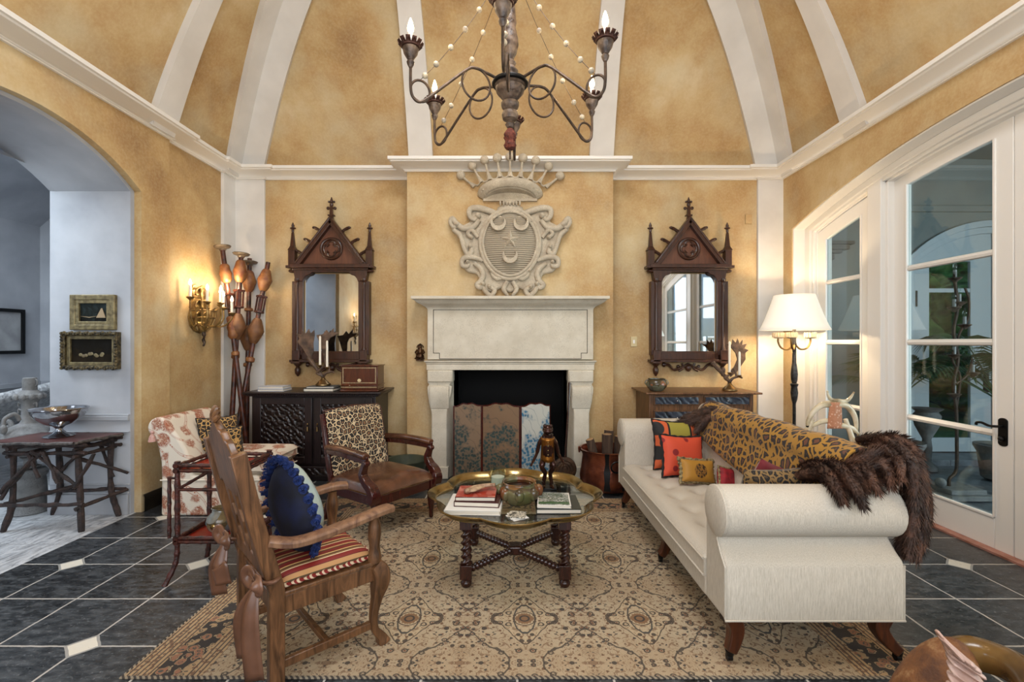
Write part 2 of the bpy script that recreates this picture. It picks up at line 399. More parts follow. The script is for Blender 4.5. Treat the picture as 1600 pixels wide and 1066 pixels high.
    chk = n.ma('LESS_THAN', n.ma('FRACT', n.ma('MULTIPLY', n.ma('ADD', x, y), 40)), .5)
    col = n.mix(n.ma('LESS_THAN', n.ma('MINIMUM', e, ef), .014), col, n.mix(chk, '8f8470', '2a2a2c'))
    wv = n.noise(260, 2); col = n.mix(n.ma('MULTIPLY', wv, .35), col, '6f5d48')
    return n.out(col, .9, h=n.ma('ADD', wv, n.ma('MULTIPLY', v2, .4)), bs=.3, bd=.004)
RUG = m_rug()
BRASS = plain('antique_brass', '86703e', .24, 1, c2='a8946a', vs=9)
BRONZE = plain('dark_bronze', '3a281c', .35, .8, c2='5a4028', vs=15)
BRASSD = plain('aged_brass', '6d5637', .35, 1, c2='8d7450', vs=15)
IRON = plain('rusty_iron', '3b332d', .5, .7, c2='5c4a3c', vs=25)
BLACKM = plain('black_iron', '131314', .4, .6)
SILVER = plain('polished_silver', 'b9babd', .12, 1, c2='8e8f93', vs=8)
COPPER = plain('hammered_copper', 'a5634a', .3, .9, c2='6e4034', vs=7, bump=.5, bsc=22)
GILT = plain('worn_gilt', 'a88c54', .35, .6, c2='6e5230', vs=22, bump=.5, bsc=60)
GILTL = plain('light_gilt', '8c7d58', .45, .5, c2='5e5238', vs=30)
GILTD = plain('dark_gilt_carving', '1d1a14', .4, .5, c2='6b5c3c', vs=45, bump=.8, bsc=60)
def m_stone(name, a, b, c, sc=5, bump=.25, rough=.85):
    n = N(name); v = n.noise(sc, 5, .65); d = n.vor(110); k = n.ma('MULTIPLY', n.ma('LESS_THAN', d, .3), n.ma('GREATER_THAN', n.noise(9, 2), .52))
    col = n.mix(n.ma('MULTIPLY', k, .5), n.ramp(v, [(.3, a), (.7, b)]), c)
    return n.out(col, rough, h=n.ma('SUBTRACT', v, n.ma('MULTIPLY', k, .5)), bs=bump, bd=.006)
LIME = m_stone('limestone', 'bdb3a0', 'd0c8b7', '8d8474')
CARVE = m_stone('carved_whitewashed_wood', '9c8f7c', 'c6baa4', '5f5446', 9, .5)
STONEG = m_stone('grey_garden_stone', '5b5a58', '8b8a88', '3c3b3a', 6, .6)
SOOT = plain('soot_black', '060505', .9)
BLKST = plain('black_stone_skirting', '14120f', .3, c2='2b261f', vs=12)
def m_glass(name, tint='e8f2f0', rough=0.0, w_=.10):
    # thin glass pane: mostly transparent with a Fresnel reflection
    n = N(name); t = n.t; tr = n.n('BsdfTransparent', {'Color': tint}); gl = n.n('BsdfGlossy', {'Color': 'ffffff', 'Roughness': rough})
    fc = n.n('LayerWeight', {'Blend': .5}).outputs['Facing']; fr = n.ma('ADD', n.ma('MULTIPLY', n.ma('POWER', fc, 4), .8), .05)
    mx = n.n('MixShader', {0: fr, 1: tr.outputs[0], 2: gl.outputs[0]})
    t.links.new(mx.outputs[0], t.nodes['Material Output'].inputs[0]); return n.m
GLASS = m_glass('window_glass', 'e4ebea')
GLASST = m_glass('table_glass', 'f0f6f3')
def m_mirror():
    n = N('mirror_silvering'); return n.out('c9cdd0', .02, 1)
MIRROR = m_mirror()
def emit(name, c, s_):
    n = N(name); return n.out(c, .5, Emission_Color=lin(c), Emission_Strength=s_)
BULB = emit('bulb_glow', 'ffdca8', 16)
SHADE = emit('lit_lamp_shade', 'f4ebda', .5)
WAX = plain('candle_wax', 'e9e2d2', .4)
IVORY = plain('pale_horn', 'b9a88a', .25, c2='d8ccb4', vs=8)
HORNB = plain('brown_horn', '3e2c1a', .18, c2='7a5c30', vs=5)
HORND = plain('black_horn_tip', '1c1512', .25)
def m_stripes():
    n = N('striped_silk'); x, y, z = n.sep(); f = n.ma('FRACT', n.ma('MULTIPLY', x, 8.5))
    col = n.ramp(f, [(0, '6d1712'), (.22, '6d1712'), (.25, 'c9a46a'), (.32, '54351c'), (.42, '7c5a34'), (.5, 'd2bd98'), (.55, '7a1c16'), (.78, '5f1410'), (.82, 'b98a5a'), (.92, '4e3a20'), (1, '6d1712')], 'CONSTANT')
    return n.out(col, .6, h=f, bs=.1)
STRIPE = m_stripes()
NAVY = plain('navy_velvet', '070a18', .8, c2='0f1838', vs=12)
BLUEF = plain('royal_blue_fringe', '0d2c6a', .8, c2='081a44', vs=50, bump=.6, bsc=160)
SILKB = plain('pale_blue_silk', '8fa3a8', .35, c2='a9b3a4', vs=6)
RIBBON = plain('copper_satin_ribbon', '74503c', .34, c2='5c3e2d', vs=8)
RED = plain('red_lacquer', '7a1a10', .25, c2='96281a', vs=9)
REDV = plain('deep_red_velvet', '6a0f18', .8, Sheen_Weight=.3)
REDF = plain('crimson_fabric', '9a1522', .7, c2='6e0e18', vs=25, bump=.3, bsc=60)
BLACKF = plain('black_trim', '0e0c0c', .8)
def m_dots(name, base, dot, sc, r, rnd=.15):
    n = N(name); x, y, z = n.sep(); v = n.vor(sc, vec=n.comb(x, z), rnd=rnd)
    return n.out(n.mix(n.ramp(v, [(r, 1), (r+.03, 0)]), base, dot), .7, h=n.noise(200, 2), bs=.1)
POLKA = m_dots('polka_dot_orange', 'c4472a', '7c1718', 9.5, .23, .35)
def m_band():
    n = N('orange_band_cushion'); x, y, z = n.sep(); v = n.vor(5.2, vec=n.comb(x, n.ma('ADD', z, .07)), rnd=0)
    col = n.mix(n.ramp(v, [(.27, 1), (.30, 0)]), 'c0562a', '101010')
    ax = n.ma('ABSOLUTE', n.ma('SUBTRACT', x, -.0)); col = n.mix(n.ma('LESS_THAN', ax, .105), col, '101010'); col = n.mix(n.ma('LESS_THAN', ax, .088), col, '948a34')
    return n.out(col, .7, h=n.noise(200, 2), bs=.1)
BANDC = m_band()
def m_medal():
    n = N('mustard_medallion'); x, y, z = n.sep(); r = n.ma('SQRT', n.ma('ADD', n.ma('POWER', x, 2), n.ma('POWER', z, 2)))
    s_ = n.noise(60, 3); c = n.mix(n.ramp(s_, [(.45, 0), (.5, 1)]), '2a1a0e', '8a6026')
    return n.out(n.mix(n.ma('LESS_THAN', r, .05), n.mix(n.noise(5), '9a6c1e', 'b08030'), c), .6, h=s_, bs=.1)
MEDAL = m_medal()
GOLDF = plain('gold_fringe', '9a8a60', .7, c2='4e3c28', vs=60, bump=.7, bsc=120)
def m_screen(name, base, base2, ink, ink2, seed):
    n = N(name); vec = n.map(1, (seed, seed*2, 0)); x, y, z = n.sep()
    lf = n.vor(34, vec=n.warp(vec, .03, 14)); reg = n.noise(5, 3, .6, vec=vec)
    # foliage clumps denser low down, arching branches above
    zz = n.ma('MULTIPLY', n.ma('SUBTRACT', .60, z), .34)
    m1 = n.ramp(n.ma('ADD', reg, zz), [(.5, 0), (.58, 1)])
    k = n.ma('MULTIPLY', m1, n.ramp(lf, [(.40, 1), (.6, .35)]))
    br = n.wave(2.0, 8, vec=vec, dirn='DIAGONAL', det=3); bl = n.ramp(br, [(.47, 0), (.49, 1), (.51, 1), (.53, 0)])
    col = n.mix(n.noise(4, 4, vec=vec), base, base2)
    col = n.mix(n.ma('MULTIPLY', bl, .7), col, ink); col = n.mix(k, col, n.mix(n.noise(12, vec=vec), ink, ink2))
    return n.out(col, .55, h=n.noise(40), bs=.05)
SCR1 = m_screen('painted_panel_tan', '6c553e', '7e664e', '131a18', '24403c', 3.1)
SCR2 = m_screen('painted_panel_ochre', '7a5f42', '6a5038', '16201e', '22423e', 9.3)
SCR3 = m_screen('painted_panel_lit', 'a7a8a0', 'b9b8ae', '1c4a5c', '2a6f96', 15.7)  # right panel: angled light put into its paler base colours
def m_pottery(name, cols, sc=9):
    n = N(name); v = n.vor(sc, vec=n.warp(n.obj, .05, 9)); c = n.sep(n.vor(sc, vec=n.warp(n.obj, .05, 9), out='Color'))[0]
    st = [(i/len(cols), q) for i, q in enumerate(cols)]
    col = n.ramp(c, st, 'CONSTANT'); col = n.mix(n.ma('GREATER_THAN', v, .62), col, '2c2a22'); col = n.mix(n.noise(30), col, '5a4a30')
    return n.out(col, .22, h=v, bs=.5, bd=.01)
POT1 = m_pottery('majolica_bowl', ['7a3a1c', '4e5a34', '6b6a4a', '8c5a2c', '3c4a4c'])
POT2 = m_pottery('painted_ceramic', ['4c5a5c', '6e7a6a', '9a5a38', 'a8a488'], 14)
POT3 = m_pottery('blue_gold_ceramic', ['5a7a8c', '7a6a4a', '8a9494', '9a7a3a'], 12)
POTIN = plain('dark_glaze', '200c08', .3)
PAPER = plain('book_pages', 'd9d0bf', .8)
BKW = plain('white_book', 'd8d4cb', .5); BKR = plain('red_book', '8a2a1e', .4); BKD = plain('dark_red_book', '3e1412', .35); BKK = plain('black_book', '121214', .4)
BKG = plain('green_black_book', '1a2018', .35); BKL = plain('pale_grey_book', 'b3b8c4', .5)
def m_cover(name, cols, sc=9, seed=0):
    n = N(name); v = n.noise(sc, 3, .6, vec=n.map(1, (seed, 0, 0)), dist=.8)
    return n.out(n.ramp(v, [(.25+.5*i/len(cols), c) for i, c in enumerate(cols)], 'CONSTANT'), .35)
COV1 = m_cover('red_photo_cover', ['c7a898', 'a8584a', '96301f', 'b46a58', '8c2a1c'], 6)
COV2 = m_cover('magazine_photo', ['1d2a1c', '8b9088', '41503a', 'b7b6ae', '2a2c28'], 28, 4)
COV3 = m_cover('coaster_print', ['cfc6b2', '2b2a26', 'cfc6b2', '5d564a'], 60, 2)
FROGB = plain('frog_bronze', '24120e', .22, .6, c2='3a2018', vs=12)
FROGV = plain('frog_gilt_vest', '8a5a20', .3, .8, c2='6b4018', vs=12)
LOGM = m_wood('firewood_bark', '2a1d16', '5c4636', .9, bump=.6)
LOGE = plain('cut_log_end', '8b6a48', .8, c2='a58560', vs=20)
DISC = plain('beaten_bronze_disc', '4a3320', .45, .8, c2='2c2018', vs=14, bump=.6, bsc=30)
GREENP = plain('verdigris_basin', '2f3a30', .6, .2, c2='4a4a34', vs=6)
POLER = plain('red_lacquer_pole', '1e0d0a', .4, c2='5e2e1e', vs=16)
POLEG = plain('orange_lantern_wood', '6e3c22', .5, c2='8f6238', vs=18)
POLEB = plain('ribbed_lantern_gourd', '7a5230', .55, c2='5a3820', vs=14)
CREAMT = plain('cream_metal_petals', 'c9bba6', .5)
CHAN = plain('distressed_turned_wood', '2a1a12', .45, c2='756252', vs=22, bump=.5, bsc=50)
RUSTP = plain('rusty_petals', '3c211a', .6, .4, c2='54352a', vs=30)
BEADW = plain('pearl_beads', 'd2c3a6', .4, c2='8e8478', vs=30)
TASS = plain('rust_tassel', '431a10', .8, c2='7a3a28', vs=40, bump=.8, bsc=150)
PLATEC = plain('cream_switch_plate', 'c9b78a', .5)
LEAF = plain('palm_leaf', '1e4226', .45, c2='2f5c36', vs=9)
def m_hedge():
    n = N('garden_foliage'); v = n.vor(5); w_ = n.noise(3, 4)
    return n.out(n.ramp(n.ma('ADD', n.ma('MULTIPLY', v, .6), n.ma('MULTIPLY', w_, .5)), [(.3, '2c4a1e'), (.5, '5c8a3a'), (.75, 'a0cc6a')]), .8, h=v, bs=1, bd=.1)
HEDGE = m_hedge()
LAWN = plain('garden_lawn', '4b7a2c', .9, c2='6b9a40', vs=4)
FUR = None
def m_fur():
    n = N('brown_fur'); g = n.noise(12, 4, .6, vec=n.map((1,1,1)));
    return n.out(n.ramp(g, [(.3, '1e110c'), (.5, '3c2519'), (.72, '6b4836')]), .6, h=n.noise(160, 3), bs=.5)
FUR = m_fur()
def m_hide():
    n = N('cow_hide'); g = n.noise(11, 5, .6); return n.out(n.ramp(g, [(.35, '4e2e18'), (.54, '744a26'), (.7, 'a98960')]), .7, h=n.noise(150, 2), bs=.3)
HIDE = m_hide()
HIDEL = plain('pleated_pink_hide', 'c3a79a', .6, c2='a98878', vs=14)
WFUR = plain('white_fleece', 'c4c4c4', .9, c2='8e8e8e', vs=30, bump=.8, bsc=60)
def m_embro():
    n = N('embroidered_back_band'); v = n.vor(40); return n.out(n.mix(n.ramp(v, [(.25, 1), (.35, 0)]), 'b27a5a', 'd0a58a'), .8, h=v, bs=.3)
EMBRO = m_embro()
BOXW = m_wood('inlaid_box_wood', '351409', '55240f', .25, coat=.3); INLAY = plain('ivory_inlay', 'c9b68c', .4)
def m_paint(name, sky_, mid, dark):
    n = N(name); x, y, z = n.sep(); g = n.noise(12, 5, .6, dist=1)
    return n.out(n.ramp(n.ma('ADD', n.ma('MULTIPLY', z, 2), g), [(.35, dark), (.5, mid), (.75, sky_)]), .9, Specular_IOR_Level=.1)
PAINT1 = m_paint('camp_painting', '2e383a', '1f2320', '14120f'); PAINT2 = m_paint('still_life_painting', '1c1a17', '17140f', '241c12')
TEPEE = plain('painted_canvas_tent', '9a8464', .6); FRUITP = plain('painted_fruit', '7a6e4a', .6, c2='5c4c34', vs=30)
# ---------------------------------------------------------------- room shell
XL, XR, YB, YC, YF = -3.16, 3.11, 5.42, 5.156, -1.6
ZC = 3.316
def arc(y0, y1, z0, rise, n=24):
    c = (y0+y1)/2; h = (y1-y0)/2; R = (h*h+rise*rise)/(2*rise)
    return [(y, z0+rise-(R-math.sqrt(R*R-(y-c)**2))) for y in [y0+(y1-y0)*i/n for i in range(n+1)]]
struct(MB().bx(-3.2, 3.5, YF, 5.8, -.1, 0).build('floor', SLATE))
struct(MB().bx(-8, -3.2, YF, 8, -.1, .0).build('floor_hall', MARBLE))
# back wall and chimney breast, each with the firebox opening
def holed(y0, y1, x0, x1, z1, hx0, hx1, hz, name, m):
    b = MB(); b.bx(x0, hx0, y0, y1, 0, z1); b.bx(hx1, x1, y0, y1, 0, z1); b.bx(hx0, hx1, y0, y1, hz, z1)
    return struct(b.build(name, m))
holed(YB, 5.62, -3.4, 3.4, 3.5, -.64, .62, 1.15, 'wall_back', PLASTER)
holed(YC, YB, -1.15, 1.108, 3.40, -.64, .62, 1.15, 'wall_chimney', PLASTER)
b = MB(); b.bx(-.66, -.64, YC+.02, 5.9, 0, 1.17); b.bx(.62, .64, YC+.02, 5.9, 0, 1.17); b.bx(-.66, .64, 5.9, 5.92, 0, 1.17); b.bx(-.64, .62, YC+.02, 5.9, 1.15, 1.17); b.bx(-.64, .62, YC-.02, 5.9, 0, .012)
struct(b.build('wall_firebox', SOOT))
# left wall with segmental arch
AL = arc(2.15, 4.01, 2.735, .31)
b = MB(); b.prism([(4.34, 0), (4.34, 3.5), (YF, 3.5), (YF, 0), (2.15, 0)]+AL+[(4.01, 0)], XL, -3.22, 'x'); b.bx(-3.2, -3.22, 4.34, 5.5, 0, 3.5)
struct(b.build('wall_left', PLASTER))
AP = arc(2.19, 3.97, 2.725, .29)
b = MB(); b.prism([(8, 0), (8, 3.6), (YF, 3.6), (YF, 0), (2.19, 0)]+AP+[(3.97, 0)], -3.22, -3.9, 'x')
struct(b.build('wall_passage', GREYP))
# right wall with wide arch
def zA(y): return 3.085-(7.87-math.sqrt(7.87**2-(y-2.83)**2))
AR = [(y, zA(y)) for y in [.43+4.8*i/36 for i in range(37)]]
b = MB(); b.prism([(5.5, 0), (5.5, 3.5), (YF, 3.5), (YF, 0), (.43, 0)]+AR+[(5.23, 0)], XR, XR+.14, 'x')
struct(b.build('wall_right', PLASTER))
def offarc(o, y0, y1, n=30): return [(y, zA(y)-o) for y in [y0+(y1-y0)*i/n for i in range(n+1)]]
b = MB(); b.prism([(.40, 0)]+[(y, zA(y)+.03) for y in [.40+4.86*i/30 for i in range(31)]]+[(5.26, 0), (5.215, 0)]+offarc(.012, .445, 5.215)[::-1]+[(.445, 0)], XR+.012, 3.46, 'x')
struct(b.build('trim_1', WHITE, bevel=.004))
# inner moulded casing
b = MB(); b.prism([(.445, 0)]+offarc(.012, .445, 5.215)+[(5.215, 0), (5.13, 0)]+offarc(.075, .53, 5.13)[::-1]+[(.53, 0)], 3.245, 3.46, 'x')
b.prism([(.53, 0)]+offarc(.07, .53, 5.13)+[(5.13, 0), (5.10, 0)]+offarc(.10, .56, 5.10)[::-1]+[(.56, 0)], 3.27, 3.46, 'x')
b.prism([(.56, 0)]+offarc(.09, .56, 5.10)+[(5.10, 0), (5.085, 0)]+offarc(.115, .575, 5.085)[::-1]+[(.575, 0)], 3.30, 3.46, 'x')
for y0, y1 in ((4.16, 4.32), (1.99, 2.15)):
    b.prism([(y0, 0)]+offarc(.03, y0, y1, 4)+[(y1, 0)], 3.26, 3.46, 'x')
    b.prism([(y0-.03, 0)]+offarc(.05, y0-.03, y1+.03, 4)+[(y1+.03, 0)], 3.30, 3.46, 'x')
struct(b.build('trim_2', WHITE, bevel=.006))
def glazed(name, y0, y1, x, off, st, bot, rails, lab_rail='glazing_bar'):
    # leaf in the plane x between y0..y1, arched top; st stile width
    root = bpy.data.objects.new(name, None); COL.objects.link(root); root.location = (x, (y0+y1)/2, 0); root['kind'] = 'structure'
    MW[root.name] = Matrix.Translation(root.location)
    b = MB(); g0, g1 = y0+st, y1-st
    b.prism([(y0, .012)]+offarc(off, y0, y1, 10)+[(y1, .012), (g1, .012)]+offarc(off+.13, g0, g1, 10)[::-1]+[(g0, .012)], x-.022, x+.022, 'x')
    b.bx(x-.022, x+.022, g0, g1, .012, bot)
    # glazing bead
    b.bx(x-.030, x-.012, g0-.012, g0+.008, bot, zA(g0)-off-.13); b.bx(x-.030, x-.012, g1-.008, g1+.012, bot, zA(g1)-off-.13); b.bx(x-.030, x-.012, g0, g1, bot-.012, bot+.008)
    b.build('frame', WHITE, root, w=True, bevel=.004)
    for z in rails: MB().tube([(x, g0, z), (x, g1, z)], 1, prof=[(-.018,-.018),(.018,-.018),(.026,0),(.018,.018),(-.018,.018),(-.026,0)]).build(lab_rail, WHITE, root, w=True)
    zs = [bot]+list(rails)+[None]
    for a, c in zip(zs, zs[1:]):
        b = MB()
        if c: b.bx(x-.003, x+.003, g0, g1, a, c)
        else: b.prism([(g0, a)]+offarc(off+.125, g0, g1, 8)+[(g1, a)], x-.003, x+.003, 'x')
        b.build('pane', GLASS, root, w=True)
    return root
RL = (.815, 1.45, 2.08)
glazed('window_1', 4.335, 5.085, 3.33, .125, .125, .236, RL)
glazed('window_2', .575, 1.96, 3.33, .125, .125, .236, RL)
d1 = glazed('door_1', 3.15, 4.13, 3.38, .075, .125, .236, RL)
d2 = glazed('door_2', 2.18, 3.145, 3.38, .075, .125, .236, RL)
# lever handle and backplate on door 1
b = MB(); pl = [(3.215+.032*math.cos(a), .80+.022*math.sin(a)-(.0 if math.sin(a) > 0 else .15)+.11) for a in [2*PI*i/24 for i in range(24)]]
b.prism(pl, 3.352, 3.36, 'x'); b.ball((3.342, 3.215, .79), (.018, .018, .018)); hp = b.build('handle_plate', BLACKM, d1, w=True, bevel=.002)
b = MB(); b.tube(spl([(3.355, 3.215, .875), (3.31, 3.215, .875), (3.305, 3.26, .872), (3.305, 3.31, .885), (3.305, 3.345, .88), (3.305, 3.35, .862)]), .009, 8); b.build('handle', BLACKM, d1, w=True)
b = MB(); b.bx(3.345, 3.362, 3.30, 3.33, .79, .82)
b.bm.free()
struct(MB().bx(3.29, 3.46, 2.16, 4.16, 0, .014).build('trim_3', plain('terracotta_sill', '8a5a48', .5, c2='a8786a', vs=12)))
# front wall (behind the camera), window openings made up to admit light
b = MB(); b.bx(-3.2, -2.5, YF-.15, YF, 0, 3.5); b.bx(2.5, 3.2, YF-.15, YF, 0, 3.5); b.bx(-2.5, 2.5, YF-.15, YF, 0, .9); b.bx(-2.5, 2.5, YF-.15, YF, 3.15, 3.5)
struct(b.build('wall_front', PLASTER))
b = MB()
for x in (-2.5, -.85, .77, 2.42): b.bx(x, x+.08, YF-.1, YF-.02, .9, 3.15)
for z in (.9, 1.65, 2.4, 3.09): b.bx(-2.5, 2.5, YF-.09, YF-.03, z, z+.06)
struct(b.build('added_window', WHITE))
# ---- vault
def zs(s):
    return .04+(1.95*s-.6*s*s-.06 if s < .94 else 1.303-.06+.9*(1-math.exp(-(s-.94)*.91)))
XC, YCn = (XL+XR)/2, (YB+YF)/2
def dome(side, u, s):
    # u in metres along the wall (world x or y), s inset
    z = ZC+.06+zs(s)
    return {'b': (u, YB-s, z), 'f': (u, YF+s, z), 'l': (XL+s, u, z), 'r': (XR-s, u, z)}[side]
SM = 2.3; ns = 40
b = MB()
for sd in 'bflr':
    a0, a1 = (XL, XR) if sd in 'bf' else (YF, YB)
    b.grid(lambda i, j, sd=sd, a0=a0, a1=a1: dome(sd, lerp(a0+SM*j, a1-SM*j, i), SM*j), 12, ns)
z = ZC+.06+zs(SM); b.bx(XL+SM-.02, XL+SM, YF+SM, YB-SM, z, z+.4); b.bx(XR-SM, XR-SM+.02, YF+SM, YB-SM, z, z+.4); b.bx(XL+SM, XR-SM, YF+SM-.02, YF+SM, z, z+.4); b.bx(XL+SM, XR-SM, YB-SM, YB-SM+.02, z, z+.4)  # rim of the roof opening made up for the dome lamp
struct(b.build('ceiling', PLASTER, sharp=25))
def rib(side, c, wd, t=.055, s1=SM, n=40, mode='mid'):
    # c(s): centre (or edge), wd(s): width
    b = MB(); rows = []
    for i in range(n+1):
        s = s1*i/n; e = .01; p = V(dome(side, 0, s)); q = V(dome(side, 0, s+e)); tg = (q-p).normalized()
        nrm = V((0, -tg.z, tg.y)) if side == 'b' else V((0, tg.z, -tg.y)) if side == 'f' else V((tg.z, 0, -tg.x)) if side == 'l' else V((-tg.z, 0, tg.x))
        if nrm.dot(V((XC, YCn, 3))-V(dome(side, (XC if side in 'bf' else YCn), s))) < 0: nrm = -nrm
        a, d = c(s)-wd(s)/2, c(s)+wd(s)/2
        A, D = V(dome(side, a, s)), V(dome(side, d, s)); rows.append([b.v(A-nrm*.01), b.v(D-nrm*.01), b.v(D+nrm*t), b.v(A+nrm*t)])
    for r0, r1 in zip(rows, rows[1:]):
        for j in range(4): b.f([r0[j], r0[(j+1)%4], r1[(j+1)%4], r1[j]])
    b.f(rows[0]); b.f(rows[-1][::-1])
    return b
k = 3
wb = lambda s: max(.12, .275-.055*s)
for c0 in (-1.03, 1.01):
    for sd in 'bf':
        k += 1; struct(rib(sd, lambda s, c0=c0: c0*(1-.06*s), wb).build('trim_%d' % k, RIBW, sharp=30))
for sd in 'lr':
    for y0, g in ((4.19, -.45), (1.91-.2, .45)):
        k += 1; struct(rib(sd, lambda s, y0=y0, g=g: y0+g*s, lambda s: max(.14, .27-.13*s), .065).build('trim_%d' % k, RIBW, sharp=30))
# corner ribs: two legs each
for sx in (-1, 1):
    X0 = XL if sx < 0 else XR
    for sy in (-1, 1):
        Y0 = YB if sy > 0 else YF
        k += 1; wl_ = lambda s: .30
        r1 = rib('b' if sy > 0 else 'f', lambda s: X0-sx*(s+.15), wl_); r2 = rib('l' if sx < 0 else 'r', lambda s: Y0-sy*(s+.13), lambda s: .26)
        me = bpy.data.meshes.new('t'); r2.bm.to_mesh(me); r1.bm.from_mesh(me); r2.bm.free()
        struct(r1.build('trim_%d' % k, RIBW, sharp=30))
# ---- cornice swept round the room
path = [(XL, YF), (XL, 4.34), (XL-.04, 4.34), (XL-.04, 5.17), (XL-.01, 5.17), (XL-.01, 5.39), (-2.84, 5.39), (-2.84, YB), (-1.15, YB), (-1.15, YC), (1.108, YC), (1.108, YB), (2.82, YB), (2.82, 5.39), (XR, 5.39), (XR, YF)]
prof = [(-.02, 0), (.022, 0), (.022, .010), (.03, .012), (.036, .026), (.062, .040), (.10, .054), (.145, .066), (.150, .078), (.17, .080), (.17, .112), (-.05, .112)]
def sweep(path, prof, z0):
    b = MB(); n = len(path); rows = []
    for i in range(n):
        p = V((*path[i], 0)); ds = []
        if i > 0: ds.append((p-V((*path[i-1], 0))).normalized())
        if i < n-1: ds.append((V((*path[i+1], 0))-p).normalized())
        ns_ = [V((d.y, -d.x, 0)) for d in ds]; o = sum(ns_, V((0,0,0)))
        if len(ns_) == 1: o = ns_[0]
        else: o = o/(1+ns_[0].dot(ns_[1])) if ns_[0].dot(ns_[1]) > -.9 else ns_[0]
        rows.append([b.v(p+o*a+V((0,0,z0+h))) for a, h in prof])
    m = len(prof)
    for r0, r1 in zip(rows, rows[1:]):
        for j in range(m): b.f([r0[j], r0[(j+1)%m], r1[(j+1)%m], r1[j]])
    return b
struct(sweep(path, prof, ZC).build('trim_20', WHITE, sharp=50))
# corner pilasters
b = MB(); b.bx(XL-.06, -2.84, 5.39, 5.43, 0, ZC+.02); b.bx(XL-.06, XL-.01, 5.17, 5.42, 0, ZC+.02)
struct(b.build('trim_21', RIBW, bevel=.004))
struct(MB().bx(2.82, XR+.01, 5.39, 5.43, 0, ZC+.02).build('trim_22', RIBW, bevel=.004))
# skirtings
bp = [(-.02, 0), (.02, 0), (.02, .12), (.012, .145), (-.02, .145)]
struct(sweep([(XL, 4.02), (XL, 4.34), (XL-.04, 4.34), (XL-.04, 5.39), (-2.84, 5.39), (-2.84, YB), (-1.15, YB), (-1.15, YC), (-.91, YC)], bp, 0).build('baseboard_left', BLKST))
struct(sweep([(.88, YC), (1.108, YC), (1.108, YB), (2.82, YB), (2.82, 5.39), (XR, 5.39), (XR, 5.23)], bp, 0).build('baseboard_right', BLKST))
# passage jamb dado
b = MB(); b.bx(-3.9, -3.225, 3.948, 3.972, .79, .83); b.bx(-3.9, -3.225, 3.955, 3.972, .83, .845); b.bx(-3.9, -3.225, 3.958, 3.972, .69, .70); b.bx(-3.9, -3.225, 3.958, 3.972, .245, .258)
b.bx(-3.9, -3.225, 3.945, 3.972, 0, .17); b.bx(-3.9, -3.225, 3.955, 3.972, .17, .19)
struct(b.build('trim_23', GREYD, bevel=.004))
# hall beyond the arch
b = MB(); b.bx(-6.1, -6, YF, 6.1, 0, 3.0); struct(b.build('wall_hall_left', GREYP))
b = MB(); b.bx(-6.1, -3.9, 5.98, 6.1, 0, 3.8); struct(b.build('wall_hall_back', GREYP))
b = MB(); b.bx(-6, -5.965, YF, 5.98, .90, .96); b.bx(-6, -5.975, YF, 5.98, 0, .22); b.bx(-6, -5.98, YF, 5.98, .70, .72); b.bx(-6, -3.9, 5.955, 5.98, .9, .96); b.bx(-6, -3.9, 5.955, 5.98, 0, .22)
struct(b.build('trim_24', GREYD, bevel=.004))
b = MB(); b.grid(lambda i, j: (-6.05+2.2*i, lerp(YF, 6.05, j), 2.87+.62*math.sin(PI*i)), 20, 2); struct(b.build('ceiling_hall', GREYP, sharp=60))
b = MB(); b.bx(-6.1, -3.9, YF-.1, YF, 0, .4); struct(b.build('wall_hall_front', BLUEW))
struct(MB().bx(-4.28, -3.9, 4.36, 4.5, 0, 2.42).build('trim_25', plain('pale_jamb_paint', 'bfc1c4', .6), bevel=.01))
# loggia beyond the french doors
struct(MB().bx(3.46, 8.1, -2, 5.6, -.1, -.01).build('floor_loggia', LOGF))
struct(MB().bx(3.46, 8.1, 5.55, 6.0, -.1, .06).build('floor_loggia_step', LOGF, bevel=.006))
EA = arc(4.98, 7.12, 2.45, .45)
b = MB(); b.prism([(3.3, -.1), (3.3, 4.0), (8.1, 4.0), (8.1, -.1), (7.12, -.1)]+EA[::-1]+[(4.98, -.1)], 5.9, 6.1, 'y')
struct(b.build('wall_loggia_end', LOGG))
b = MB(); EO = arc(4.90, 7.20, 2.45, .53)
b.prism([(4.98, .06)]+EA+[(7.12, .06), (7.20, .06)]+EO[::-1]+[(4.90, .06)], 5.87, 5.92, 'y')
for o, yy in ((0, 5.93),):
    E2 = arc(5.05, 7.05, 2.42, .40); b.prism([(4.98, .06)]+EA+[(7.12, .06), (7.05, .06)]+E2[::-1]+[(5.05, .06)], 5.9, 5.99, 'y')
LDW = plain('loggia_door_paint', 'b4bcc0', .5)
struct(b.build('trim_26', LDW, bevel=.005))
